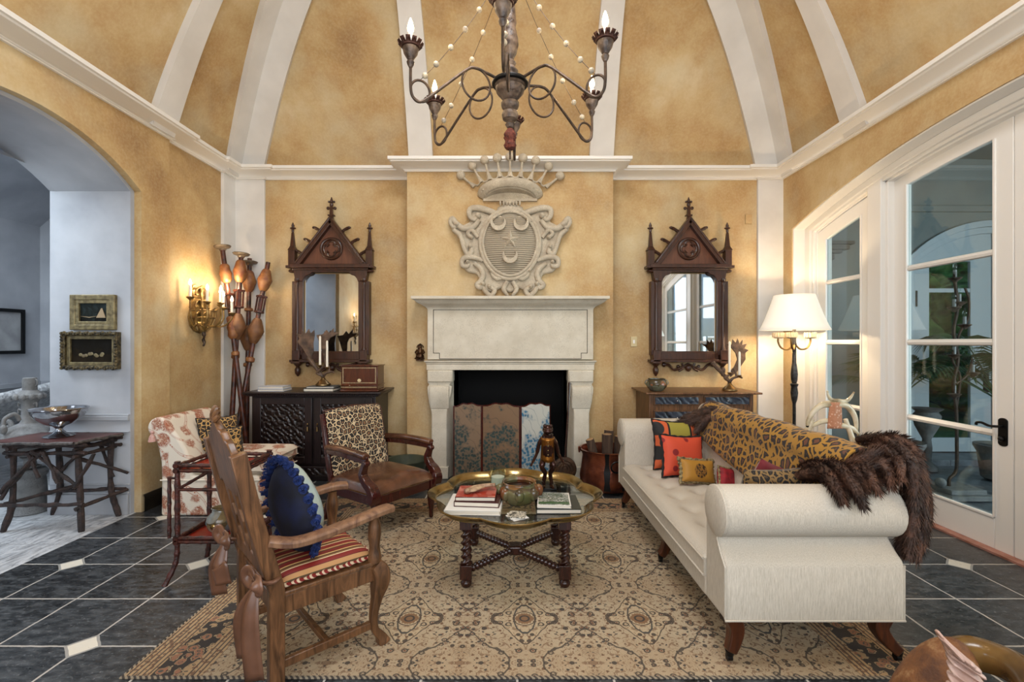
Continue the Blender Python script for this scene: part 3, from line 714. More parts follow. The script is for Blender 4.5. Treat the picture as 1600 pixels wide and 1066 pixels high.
for nm, x0, x1 in (('door_3', 5.06, 6.04), ('door_4', 6.06, 7.04)):
    root = bpy.data.objects.new(nm, None); COL.objects.link(root); root.location = ((x0+x1)/2, 5.95, 0); root['kind'] = 'structure'; MW[root.name] = Matrix.Translation(root.location)
    b = MB(); zt = lambda x: 2.82-(1.45-math.sqrt(max(.01, 1.45**2-(x-6.05)**2))); 
    top = [(lerp(x0, x1, i/8), zt(lerp(x0, x1, i/8))) for i in range(9)]
    g0, g1 = x0+.20, x1-.26 if nm == 'door_3' else x1-.20
    b.prism([(x0, .07)]+top+[(x1, .07), (g1, .07), (g1, 2.47), (g0, 2.47), (g0, .07)], 5.93, 5.97, 'y'); b.bx(g0, g1, 5.93, 5.97, .07, .246)
    b.build('frame', LDW, root, w=True, bevel=.004)
    for z in (2.08, 1.45): MB().bx(g0, g1, 5.935, 5.965, z, z+.05).build('glazing_bar', LDW, root, w=True)
    MB().bx(g0, g1, 5.948, 5.952, .246, 2.47).build('pane', GLASS, root, w=True)
    hx = x1-.07 if nm == 'door_3' else x0+.07
    b = MB(); b.bx(hx-.03, hx+.03, 5.915, 5.93, .82, 1.12); b.tube([(hx, 5.92, .98), (hx, 5.87, .98), (hx-(.1 if nm == 'door_3' else -.1), 5.87, .98)], .01); b.build('handle', BLACKM, root, w=True)
    b = MB(); b.bx(x0+.03, x0+.045, 5.92, 5.93, 1.9, 2.1); b.build('hinge', BLACKM, root, w=True)
b = MB(); b.bx(3.46, 8.1, 5.86, 5.9, 3.08, 3.16); struct(b.build('trim_27', LOGG, bevel=.01))
b = MB(); b.bx(3.9, 4.22, 5.78, 5.9, 2.66, 2.70); b.bx(3.9, 4.17, 5.80, 5.9, 2.60, 2.66); b.bx(3.9, 4.10, 5.83, 5.9, 2.56, 2.60); b.bx(3.9, 4.02, 5.86, 5.9, 2.48, 2.56)
struct(b.build('trim_28', plain('dark_stone_bracket', '5a5a56', .8), bevel=.008))
b = MB(); b.grid(lambda i, j: (3.2+5*i, lerp(-2, 6.05, j), 3.25+.5*math.sin(PI*i)), 16, 2); struct(b.build('ceiling_loggia', LOGG, sharp=60))
struct(MB().bx(8.05, 8.15, -2, 6.1, -.1, 3.4).build('wall_loggia_closure', LOGG))  # unseen outer side of an open loggia, closed off to keep it dimmer
b = MB(); b.bx(3.4, 3.6, YF, .3, -.1, 3.6); b.bx(3.4, 3.5, 5.3, 5.95, -.1, 3.6); b.bx(3.24, 3.62, YF, 5.95, 3.12, 3.6); struct(b.build('wall_loggia_inner', LOGG))
# ground and planting seen through the far doors
struct(MB().bx(3, 14, 6.05, 16, -.12, -.02).build('ground', LAWN))
# ---------------------------------------------------------------- fireplace
def fireplace():
    x0, x1 = -.90, .865; cx = (x0+x1)/2
    R = thing('fireplace_mantel', 'pale limestone fireplace surround with a deep plain hood and corbelled legs', 'fireplace', (cx, 5.03, 0))
    # hood: frieze slab
    b = MB(); b.bx(x0, x1, 5.0, YC, 1.265, 1.80); b.build('frieze', LIME, R, w=True, bevel=.006)
    # sunk dark joint that outlines the panel
    b = MB(); t = .006; J = [(x0+.065, 1.795), (x1-.065, 1.795), (x1-.065, 1.335), (x1-.13, 1.335), (x1-.13, 1.275), (x0+.13, 1.275), (x0+.13, 1.335), (x0+.065, 1.335)]
    for (a, c), (d, e) in zip(J, J[1:]+J[:1]): b.bx(min(a, d)-t/2, max(a, d)+t/2, 4.997, 5.01, min(c, e)-t/2, max(c, e)+t/2)
    b.build('panel_joint', plain('dark_joint', '4a443a', .9), R, w=True)
    # mantel shelf: swept cavetto
    pr = [(-.01, 0), (.0, 0), (.004, .016), (.02, .032), (.055, .05), (.10, .075), (.125, .10), (.145, .105), (.145, .135), (-.01, .135)]
    s_ = sweep([(x0, YC), (x0, 5.0), (x1, 5.0), (x1, YC)], pr, 1.795); s_.bx(x0, x1, 5.0, YC, 1.795, 1.925); s_.build('mantel_shelf', LIME, R, w=True, sharp=40, bevel=.003)
    pr = [(-.01, 0), (.008, 0), (.008, .06), (.014, .066), (.014, .078), (.03, .088), (.03, .10), (-.01, .10)]
    s_ = sweep([(x0, YC), (x0, 5.0), (x1, 5.0), (x1, YC)], pr, 1.155); s_.bx(x0, x1, 5.0, YC, 1.155, 1.256); s_.build('lintel', LIME, R, w=True, bevel=.003)
    for sx in (-1, 1):
        X = x0 if sx < 0 else x1; o = -sx
        def q(a): return X+o*a
        b = MB(); pl = [(5.16, 0), (5.03, 0), (5.03, .70), (5.02, .73), (5.0, .80), (4.985, .86), (4.975, .93), (4.975, .98), (5.0, 1.005), (4.99, 1.02), (4.985, 1.155), (5.16, 1.155)]
        inner = .205
        b.prism(pl, q(.04), q(inner), 'x')
        # sideways swell of the corbel towards the outside
        c2 = MB(); w_ = [(q(.045), .0), (q(.21), 0), (q(.21), .70), (q(.225), .80), (q(.255), .92), (q(.26), .98), (q(.23), 1.0), (q(.27), 1.03), (q(.27), 1.155), (q(.0), 1.155), (q(.0), 1.03), (q(.02), 1.0), (q(.0), .975), (q(.003), .92), (q(.02), .80), (q(.045), .70)]
        c2.prism(w_, 4.99, YC, 'y'); b.bm.free()
        # front bulge of the corbel
        c2.prism([(4.99, .74), (4.97, .80), (4.945, .88), (4.94, .95), (4.955, .985), (4.99, .995)], q(.03), q(.235), 'x')
        c2.bx(q(.005), q(.265), 4.965, 4.99, 1.03, 1.15)
        c2.build('corbel_leg', LIME, R, w=True, bevel=.01)
        MB().bx(q(.035), q(.225), 4.975, YC, 0, .13).build('plinth', LIME, R, w=True, bevel=.008)
        # splayed inner reveal
        MB().hexa([(q(.21), 5.0, 0), (q(.262), YC, 0), (q(.21), YC, 0), (q(.20), 5.1, 0), (q(.21), 5.0, 1.155), (q(.262), YC, 1.155), (q(.21), YC, 1.155), (q(.20), 5.1, 1.155)]).build('reveal', LIME, R, w=True)
fireplace()
# ---------------------------------------------------------------- carved crown and shield
def crown():
    D = 5.02; k = D/F
    C = P(797, 309, YC-.004); R = thing('heraldic_coronet', 'carved whitewashed crown with nine balls fixed high on the chimney breast', 'wall ornament', tuple(C))
    cx = C.x; rb = .30
    b = MB()
    # half-round coronet band, flaring upward; band follows an arch in front view
    def band(u, v):
        t = lerp(-1, 1, u); a = t*PI/2
        r = lerp(.272, .345, v); 
        x = cx+math.sin(a)*r*1.02; y = YC-.01-math.cos(a)*.15*(1+.2*v); z = PZ(309, D)+.015+ .095*math.cos(a)*1.0 + v*(.055+.035*math.cos(a))
        bulge = .02*math.sin(PI*v)
        return (x+math.sin(a)*bulge, y-math.cos(a)*bulge, z)
    b.grid(band, 32, 8)
    def inner(u, v):
        t = lerp(-1, 1, u); a = t*PI/2; x, y, z = band(u, 0)
        return (lerp(x, cx+math.sin(a)*.25, v), lerp(y, YC-.008, v), lerp(z, PZ(309, D)+.01+.08*math.cos(a), v))
    b.grid(inner, 32, 4)
    b.bx(cx-.29, cx+.29, YC-.03, YC+.01, PZ(309, D)-.0, PZ(309, D)+.02)
    b.prism([(cx+math.cos(a)*.285, PZ(309, D)+.005+math.sin(a)*.125) for a in [PI*i/20 for i in range(21)]], YC-.03, YC, 'y'); b.build('crown_band', CARVE, R, w=True, solid=.012)
    # studs on the band
    b = MB()
    for i in range(15):
        a = (i/14*2-1)*1.25; x = cx+math.sin(a)*.325; y = YC-.03-math.cos(a)*.155; z = PZ(309, D)+.015+.095*math.cos(a)+.5*(.055+.035*math.cos(a))
        b.ball((x, y, z), (.016 if i % 2 else .010, .012, .013), 8, 5)
    b.build('band_carving', CARVE, R, w=True)
    pts = [(720,274),(738,259),(757,250),(777,247),(797,245),(817,247),(837,251),(857,260),(875,275)]
    bases = [(741,292),(752,285),(765,281),(781,277),(797,276),(813,277),(829,281),(843,286),(853,293)]
    for i, ((px, py), (qx, qy)) in enumerate(zip(pts, bases)):
        a = (i/8*2-1)*PI/2; y = YC-.03-math.cos(a)*.17
        top = P(px, py, y); bt = P(qx, qy, y+.0)
        b = MB(); b.tube(spl([bt, lerp(bt, top, .4), lerp(bt, top, .9)], 4), [.020, .018, .015, .013, .012, .012, .012, .013, .015], 8)
        b.build('crown_spike', CARVE, R, w=True)
        MB().ball(top, (.049, .045, .049), 14, 10).build('crown_ball', CARVE, R, w=True)
        if i < 8:
            px2, py2 = bases[i+1]; a2 = ((i+1)/8*2-1)*PI/2; y2 = YC-.03-math.cos(a2)*.17
            e = P(px2, py2, y2); b = MB(); tp0 = lerp(bt, top, .45); tp1 = lerp(e, P(*pts[i+1], y2), .45)
            m_ = (bt+e)/2+V((0,0,-.006)); b.tube(spl([tp0, lerp(bt, m_, .4)+V((0,0,.012)), m_, lerp(e, m_, .4)+V((0,0,.012)), tp1], 4), .010, 6); b.build('crown_arcade', CARVE, R, w=True)
crown()
def scroll(c, r0, turns, sgn, a0, y, w_, n=26):
    return [V((c[0]+math.cos(a0+sgn*2*PI*turns*i/n)*r0*(1-.8*i/n), y, c[1]+math.sin(a0+sgn*2*PI*turns*i/n)*r0*(1-.8*i/n))) for i in range(n+1)]
def shield():
    C = P(797, 386, YC); R = thing('carved_shield', 'carved whitewashed shield with three crescents, a star and scrolled border', 'wall ornament', tuple(C))
    k = 5.1/F
    def Q(px, py, d=0): p = P(px, py, 5.1); return V((p.x, YC-d, p.z))
    # convex oval field with ribs
    cx, cz = C.x, PZ(382, 5.1); rx, rz = .285, .335
    b = MB()
    b.grid(lambda u, v: (cx+math.cos(2*PI*u)*rx*v*(1-.08*max(0, -math.sin(2*PI*u))), YC-.085-.06*(1-v*v), cz+math.sin(2*PI*u)*rz*v+.0), 48, 26, cu=True)
    def rib_d(co): return V((0, .006 if math.sin(co.z*2*PI/.019) > 0 else 0, 0))
    n_ = N('ribbed_carved_wood'); x, y, z = n_.sep(); lw = n_.ma('SINE', n_.ma('MULTIPLY', z, 2*PI/.022))
    RB = n_.out(n_.mix(n_.ramp(lw, [(-.0, 0), (.8, .5)]), 'ab9f8a', '6e6252'), .8, h=lw, bs=.7, bd=.008)
    b.build('shield_field', RB, R, w=True)
    # oval rims
    for rr, t, d in ((1.03, .016, .10), (1.13, .022, .085)):
        b = MB(); b.tube([(cx+math.cos(a)*rx*rr*(1-.08*max(0, -math.sin(a))), YC-d, cz+math.sin(a)*rz*rr) for a in [2*PI*i/48 for i in range(48)]], t, 8, closed=True); b.build('rim', CARVE, R, w=True)
    # backing cartouche
    half = [(0,325),(14,330),(26,338),(38,332),(52,322),(66,328),(62,346),(74,352),(90,344),(93,358),(80,372),(72,392),(70,404),(76,416),(66,426),(52,428),(46,440),(40,456),(26,456),(14,450),(0,458)]
    pl = [(797+a, b_) for a, b_ in half]+[(797-a, b_) for a, b_ in half[::-1][1:-1]]
    pl = [(Q(a, c).x, Q(a, c).z) for a, c in pl]
    MB().prism(pl, YC-.06, YC+.005, 'y').build('cartouche_back', CARVE, R, w=True, bevel=.02)
    # scrolls mirrored left and right
    strokes = [  # (points relative to the centre line, radii)
        ([(18,336),(34,330),(50,326),(62,328),(63,338),(56,344),(50,338)], [.03,.035,.036,.032,.028,.026,.03]),
        ([(48,345),(58,356),(72,358),(84,350),(90,342),(93,348),(88,356),(82,352)], [.024,.03,.034,.032,.028,.024,.022,.026]),
        ([(88,360),(78,368),(74,380),(70,392),(66,398),(60,394),(62,386)], [.024,.026,.026,.026,.028,.03,.022]),
        ([(50,372),(60,360),(66,366),(60,372)], [.02,.026,.024,.02]),
        ([(42,408),(52,404),(64,402),(74,406),(74,416),(66,416),(66,410)], [.022,.03,.032,.03,.026,.024,.02]),
        ([(56,412),(46,420),(42,430),(46,440),(52,446),(46,450),(42,444)], [.022,.03,.032,.03,.028,.028,.024]),
        ([(44,446),(38,456),(30,462),(24,454),(32,448)], [.022,.026,.026,.026,.022]),
        ([(8,430),(18,436),(26,432),(30,424)], [.022,.028,.024,.014]),
        ([(4,440),(10,452),(4,462)], [.024,.028,.016]),
        ([(6,343),(16,340),(28,338),(33,348)], [.018,.02,.018,.01]),
    ]
    for sx in (-1, 1):
        for pts, rr in strokes:
            q = spl([Q(797+sx*a, c, .075) for a, c in pts], 4); n = len(pts); rad = []
            for i in range(len(q)):
                t = i/4; j = min(int(t), n-2); rad.append(lerp(rr[j], rr[j+1], min(1, t-j)))
            b = MB(); b.tube(q, rad, 10)
            e = q[-1]; b.ball(e, (rr[-1]*1.15, .05, rr[-1]*1.15), 10, 6); b.build('scroll', CARVE, R, w=True)
    # top shell lump
    b = MB(); b.ball(Q(797, 328, .06), (.145, .06, .06), 20, 8); b.ball(Q(797, 318, .08), (.09, .05, .035), 16, 8)
    for i in range(-3, 4): b.ball(Q(797+i*5, 320, .12), (.012, .02, .032), 6, 5)
    b.build('shell_crest', CARVE, R, w=True)
    # crescents and star
    def crescent(px, py, r):
        o = Q(px, py); out = []; n = 18
        for i in range(n+1):
            a = lerp(PI+.0-.35, 2*PI+.35, i/n); out.append((o.x+math.cos(a)*r, o.z+math.sin(a)*r))
        for i in range(n+1):
            a = lerp(2*PI+.55, PI-.55, i/n); out.append((o.x+math.cos(a)*r*.72, o.z+.30*r+math.sin(a)*r*.72))
        return out
    for px, py in ((779, 352), (814, 352), (797, 402)):
        MB().prism(crescent(px, py, .083), YC-.175, YC-.11, 'y').build('crescent', CARVE, R, w=True, bevel=.008)
    o = Q(797, 378); st = [(o.x+math.cos(PI/2+i*PI/5)*(.115 if i % 2 == 0 else .045), o.z+math.sin(PI/2+i*PI/5)*(.115 if i % 2 == 0 else .045)) for i in range(10)]
    b = MB(); vs = [b.v((x, YC-.14, z)) for x, z in st]; c = b.v((o.x, YC-.185, o.z))
    for i in range(10): b.f([vs[i], vs[(i+1) % 10], c])
    b.build('star', CARVE, R, w=True, sharp=10)
shield()
# ---------------------------------------------------------------- gothic mirrors
def gothic_mirror(label, pxc):
    D = 5.36; k = D/F; C = V(((pxc-800)*D/F, YB, PZ(560, D))); R = thing('gothic_mirror', label, 'mirror', tuple(C), group='gothic mirrors on the back wall')
    def X(d): return d*k           # local x from pixel offset
    def Z(py): return PZ(py, D)-C.z
    yb = -.002
    # arms of the frame
    W = 58
    for sx in (-1, 1):
        b = MB(); b.bx(X(sx*43), X(sx*60), -.09, yb, Z(555), Z(440)) ; b.build('stile', WALNUT, R, bevel=.005)
        b = MB(); xx = X(sx*52)
        b.lathe([(.026, Z(547)), (.026, Z(545)), (.019, Z(542)), (.018, Z(446)), (.024, Z(444)), (.020, Z(442)), (.032, Z(439)), (.032, Z(436))], (xx, -.085, 0), 14); b.build('colonnette', WALNUT, R)
        b = MB(); b.bx(xx-.042, xx+.042, -.13, yb, Z(565), Z(547)); b.bx(xx-.05, xx+.05, -.14, yb, Z(568), Z(565)); b.build('plinth_block', WALNUT, R, bevel=.005)
        b = MB(); b.lathe([(.008, Z(588)), (.03, Z(583)), (.034, Z(577)), (.02, Z(573)), (.045, Z(569)), (.045, Z(567))], (xx, -.07, 0), 10); b.build('pendant', WALNUT, R)
        # pinnacle
        b = MB(); px = X(sx*60)
        b.bx(px-.036, px+.036, -.105, -.03, Z(417), Z(392)); b.hexa([(px-.045,-.11,Z(392)),(px+.045,-.11,Z(392)),(px+.045,-.02,Z(392)),(px-.045,-.02,Z(392)),(px-.008,-.07,Z(380)),(px+.008,-.07,Z(380)),(px+.008,-.06,Z(380)),(px-.008,-.06,Z(380))])
        b.hexa([(px-.026,-.09,Z(390)),(px+.026,-.09,Z(390)),(px+.026,-.04,Z(390)),(px-.026,-.04,Z(390)),(px-.012,-.077,Z(364)),(px+.012,-.077,Z(364)),(px+.012,-.053,Z(364)),(px-.012,-.053,Z(364))])
        b.build('pinnacle', WALNUT, R, bevel=.003)
        b = MB(); b.ball((px, -.065, Z(357)), (.036, .025, .014), 8, 5); b.ball((px, -.065, Z(361)), (.016, .016, .03), 8, 5); b.lathe([(.014, Z(356)), (.018, Z(353)), (.004, Z(348))], (px, -.065, 0), 8); b.build('fleuron', WALNUT, R)
        b = MB(); b.bx(px-.055, px+.055, -.13, yb, Z(420), Z(416)); b.ball((px, -.07, Z(424)), (.05, .04, .022), 10, 6); b.build('bracket_cap', WALNUT, R, bevel=.003)
    # entablature with shouldered opening
    q = [(-55, 438), (-58, 420), (58, 420), (55, 438), (43, 441), (41, 436), (37, 431), (32, 430), (28, 426), (-28, 426), (-32, 430), (-37, 431), (-41, 436), (-43, 441)]
    b = MB(); b.prism([(X(a), Z(c)) for a, c in q], -.10, yb, 'y'); b.bx(X(-62), X(62), -.135, yb, Z(420), Z(414)); b.bx(X(-59), X(59), -.12, yb, Z(423), Z(420)); b.build('entablature', WALNUT, R, bevel=.005)
    # gable field (boarded) and rakes
    b = MB(); b.prism([(X(-47), Z(414)), (X(47), Z(414)), (0, Z(352))], -.06, yb, 'y'); g = b.build('gable_panel', WALNUTP, R)
    for sx in (-1, 1):
        a, c = V((X(sx*53), -.07, Z(416))), V((0, -.07, Z(346)))
        b = MB(); b.tube([a, c+V((-sx*.0, 0, 0))], 1, prof=[(-.03,-.05),(.03,-.05),(.035,-.03),(.03,.05),(-.03,.05)], up=(0,1,0)); b.tube([a+V((0,-.045,.03)), c+V((0,-.045,.03))], .014, 8); b.build('gable_rake', WALNUT, R, bevel=.004)
        for t in (.22, .48, .74):
            p = lerp(V((X(sx*53), -.06, Z(416))), V((0, -.06, Z(346))), t); nrm = V((sx*.79, 0, .61)); p = p+nrm*.045
            b = MB(); b.tube([p-nrm*.02, p+nrm*.02, p+nrm*.04+V((sx*.02,0,.005))], [.02, .017, .02], 8); b.ball(p+nrm*.05+V((sx*.025,0,.004)), (.022, .018, .016), 8, 5); b.build('crocket', WALNUT, R)
    # quatrefoil roundel
    zc = Z(389); b = MB(); b.tube([(math.cos(a)*.115, -.068, zc+math.sin(a)*.115) for a in [2*PI*i/32 for i in range(32)]], .016, 8, closed=True)
    pts = []
    for q_ in range(4):
        for i in range(9):
            a = PI/4+q_*PI/2+PI/2+lerp(-PI*.62, PI*.62, i/8)-PI/2
            pts.append((math.cos(PI/4+q_*PI/2)*.042+math.cos(a)*.047, -.07, zc+math.sin(PI/4+q_*PI/2)*.042+math.sin(a)*.047))
    M0 = b.M; b.M = Matrix.Translation(V((0,0,zc))) @ Matrix.Rotation(PI/4, 4, 'Y') @ Matrix.Translation(V((0,0,-zc))); b.tube(pts, .010, 6, closed=True); b.M = M0
    b.build('quatrefoil', WALNUT, R)
    # top finial cross
    b = MB(); b.tube([(0,-.06,Z(350)), (0,-.06,Z(338)), (0,-.06,Z(316))], [.036, .026, .014], 4); b.bx(-.036, .036, -.085, -.035, Z(338), Z(336)); b.bx(-.03, .03, -.07, -.05, Z(327), Z(325))
    for dx, z_, r_ in ((-.04, 325.5, .019), (.04, 325.5, .019), (-.028, 315.5, .014), (.028, 315.5, .014)): b.ball((dx, -.06, Z(z_)), (r_, .016, r_), 8, 6)
    b.bx(-.045, .045, -.072, -.048, Z(326.5), Z(324.5)); b.ball((0, -.06, Z(320)), (.022, .02, .03), 8, 6); b.lathe([(.022, Z(316)), (.016, Z(313)), (.003, Z(308))], (0, -.06, 0), 8); b.build('finial', WALNUT, R)
    # bottom rail and carved apron
    b = MB(); b.bx(X(-45), X(45), -.09, yb, Z(562), Z(551)); b.bx(X(-62), X(62), -.13, yb, Z(566), Z(562)); b.bx(X(-45), X(45), -.06, yb, Z(553), Z(549)); b.build('bottom_rail', WALNUT, R, bevel=.004)
    b = MB()
    for sx in (-1, 1):
        b.tube(spl([(0,-.05,Z(569)), (X(sx*12),-.05,Z(575)), (X(sx*22),-.05,Z(578)), (X(sx*30),-.05,Z(571)), (X(sx*38),-.05,Z(569))], 5), .016, 8)
        b.tube(spl([(X(sx*10),-.05,Z(568)), (X(sx*8),-.05,Z(575)), (X(sx*15),-.05,Z(580))], 4), .014, 8); b.ball((X(sx*38), -.05, Z(570)), (.025,.02,.028), 8, 6); b.ball((X(sx*16), -.05, Z(573)), (.02,.02,.02), 8, 6)
    b.ball((0,-.05,Z(575)), (.035,.03,.045), 10, 6); b.build('apron_carving', WALNUT, R)
    MB().bx(X(-43), X(43), -.045, -.03, Z(551), Z(428)).build('mirror_glass', MIRROR, R)
    b = MB(); b.bx(X(-43), X(-41.5), -.052, -.045, Z(551), Z(432)); b.bx(X(41.5), X(43), -.052, -.045, Z(551), Z(432)); b.build('glass_bead', plain('gilt_slip', '8a7350', .4, .5), R)
gothic_mirror('dark walnut gothic mirror with pinnacles above the black carved sideboard', 518)
gothic_mirror('dark walnut gothic mirror with pinnacles above the chest of drawers', 1076)
# small wall fittings
tag(MB().box((0, -.006, 0), (.07, .012, .115)).build('light_switch', PLATEC, None, bevel=.003), 'cream light switch plate on the wall between mantel and right mirror', 'switch').location = P(990, 534, YB)
o = bpy.data.objects['light_switch']; MB().box((0, -.014, 0), (.02, .008, .04)).build('toggle', WHITE, o)
tag(MB().box((0, -.008, 0), (.075, .016, .11)).build('thermostat', PLASTER, None, bevel=.004), 'gold painted blank plate high on the wall right of right mirror', 'wall plate').location = P(1169, 343, YB)
# little carved wall figure left of the mantel
C = P(657, 552, YC); R = thing('wall_figurine', 'small dark carved seated figure ornament hung left of the mantel', 'ornament', tuple(C))
b = MB(); b.ball((0,-.03,.065), (.022,.02,.026), 10, 8); b.ball((0,-.03,.02), (.032,.024,.045), 10, 8); b.ball((0,-.035,-.035), (.045,.03,.035), 10, 8)
for sx in (-1, 1): b.tube([(sx*.03,-.03,.04), (sx*.048,-.035,.01), (sx*.03,-.05,-.01)], .011, 6); b.tube([(sx*.02,-.04,-.04), (sx*.045,-.05,-.055), (sx*.01,-.055,-.065)], .014, 6)
b.build('body', BRONZE, R)
b = MB(); b.bx(-.04, .04, -.045, 0, -.085, -.068); b.tube([(0,-.01,.1),(0,-.02,.085)], .012, 6); b.tube([(math.cos(a)*.035,-.02,.06+math.sin(a)*.035) for a in [PI*i/8 for i in range(9)]], .006, 6); b.build('base', BRONZE, R)
# ---------------------------------------------------------------- fireside things
def screen():
    z1 = .83; A, B_, C_, D_ = V((PX(708, 4.86), 4.86, 0)), V((PX(753, 4.93), 4.93, 0)), V((PX(813, 4.86), 4.86, 0)), V((PX(860, 4.95), 4.95, 0))
    R = thing('folding_fire_screen', 'painted three-panel folding screen standing before the fireplace opening', 'screen', (0, 4.9, 0))
    for a, c, m in ((A, B_, SCR1), (B_, C_, SCR2), (C_, D_, SCR3)):
        d = (c-a).normalized(); L = (c-a).length; n_ = V((-d.y, d.x, 0)); ang = math.atan2(d.y, d.x)
        def top(u, o=0): return z1-.04-o+.035*math.sin(PI*u)+.012*(math.cos(6*PI*u)-1)*.5
        for nm, mm, e, y0, y1 in (('panel_edge', MAHOG, 0, -.002, .018), ('panel', m, .014, -.008, .0)):
            pl = [(e, .03+e)]+[(lerp(e, L-e, i/16), top(lerp(e, L-e, i/16)/L, e)) for i in range(17)]+[(L-e, .03+e)]
            b = MB(); b.at(tuple(a), (0, 0, ang)); b.prism(pl, y0, y1, 'y')
            if nm == 'panel_edge': b.bx(0, .02, -.002, .018, 0, .03); b.bx(L-.02, L, -.002, .018, 0, .03)
            o = b.build(nm, mm, R, w=True)
screen()
# warming pan leaning on the right leg
C = P(882, 733, 4.82); R = thing('warming_pan', 'round beaten bronze warming pan with a long handle leaning by the mantel leg', 'warming pan', (C.x, C.y, 0))
b = MB(); b.at(tuple(C), (-.12, 0, 0)); b.lathe([(.004, -.02), (.115, -.02), (.125, 0), (.12, .02), (.07, .028), (.004, .03)], axis='y', seg=32)
for r in (.03, .055, .085): b.tube([(math.cos(a)*r, -.03, math.sin(a)*r) for a in [2*PI*i/24 for i in range(24)]], .004, 6, closed=True)
b.build('pan', DISC, R, w=True)
MB().tube([C+V((.01,.01,.115)), P(888, 640, 4.87), P(890, 598, 4.93)], [.012, .011, .013], 8).build('long_handle', BARLEY, R, w=True)
# copper cauldron and its logs
CX, CY = .945, 4.66; R = thing('copper_cauldron', 'hammered copper cauldron with iron straps holding firewood beside the mantel', 'cauldron', (CX, CY, 0)); R.scale = (1.04, 1.04, 1.12)
b = MB(); pr = [(.14, .015), (.22, .02), (.255, .06), (.262, .12), (.245, .22), (.235, .30), (.25, .345), (.265, .352), (.268, .36), (.25, .362), (.228, .30), (.235, .2), (.24, .1), (.2, .04), (.02, .035)]
b.lathe(pr, (CX, CY, 0), 40); b.build('body', COPPER, R, w=True)
for dx in (-1, 1):
    a = -PI/2+dx*.33+.12; b = MB()
    def q(z, r): return (CX+math.cos(a)*r, CY+math.sin(a)*r, z)
    b.tube([q(.36, .272), q(.27, .245), q(.2, .252), q(.12, .268), q(.05, .262)], [.02, .016, .03, .022, .03], prof=[(-1,-.2),(1,-.2),(1,.2),(-1,.2)], up=(math.cos(a), math.sin(a), 0)); b.build('iron_strap', BLACKM, R, w=True)
b = MB(); a = -PI/2+.12; o_ = V((CX+math.cos(a)*.262, CY+math.sin(a)*.262, .25)); tv = V((-math.sin(a), math.cos(a), 0)); b.tube([o_+tv*math.cos(t)*.05+V((0,0,1))*math.sin(t)*.045 for t in [2*PI*i/20 for i in range(20)]], .007, 6, closed=True); b.build('ring_handle', BLACKM, R, w=True)
b = MB(); a = PI; b.tube(spl([(CX-.25, CY-.02, .34), (CX-.275, CY-.03, .375), (CX-.27, CY-.03, .33)], 5), .010, 6); b.build('rim_lug', COPPER, R, w=True)
for (a, c, r_, t) in (((.84, 4.62, .22), (.76, 4.60, .50), .042, 'split log leaning left out of the copper cauldron'), ((.935, 4.60, .2), (.93, 4.60, .55), .052, 'upright pale split log in the middle of the copper cauldron'), ((1.065, 4.64, .2), (1.07, 4.65, .52), .058, 'dark barked log at the right of the copper cauldron'), ((.96, 4.76, .2), (.99, 4.80, .55), .05, 'log standing at the back of the copper cauldron')):
    b = MB(); a, c = V(a), V(c); b.tube([a, lerp(a, c, .5), c], [r_, r_*1.03, r_*.97], 9); o = b.build('firewood_log', LOGM, None, base=tuple(a)); tag(o, t, 'log', 'logs in the copper cauldron')
    b = MB(); d = (c-a).normalized(); b.tube([c-d*.002-a, c+d*.003-a], r_*.85, 9); b.build('cut_end', LOGE, o)
# verdigris basin behind the leopard armchair
C = V((PX(634, 4.75), 4.75, 0)); R = thing('log_basin', 'greenish metal basin on the floor left of the mantel behind the armchair', 'basin', tuple(C))
MB().lathe([(.10, 0), (.14, .01), (.15, .03), (.19, .15), (.21, .26), (.215, .27), (.20, .262), (.17, .14), (.13, .04), (.01, .035)], seg=32).build('basin', GREENP, R)
for sx in (-1, 1): MB().tube(spl([(sx*.20,0,.25),(sx*.225,0,.29),(sx*.215,-.05,.30),(sx*.20,-.07,.25)], 4), .008, 6).build('handle', BRONZE, R)
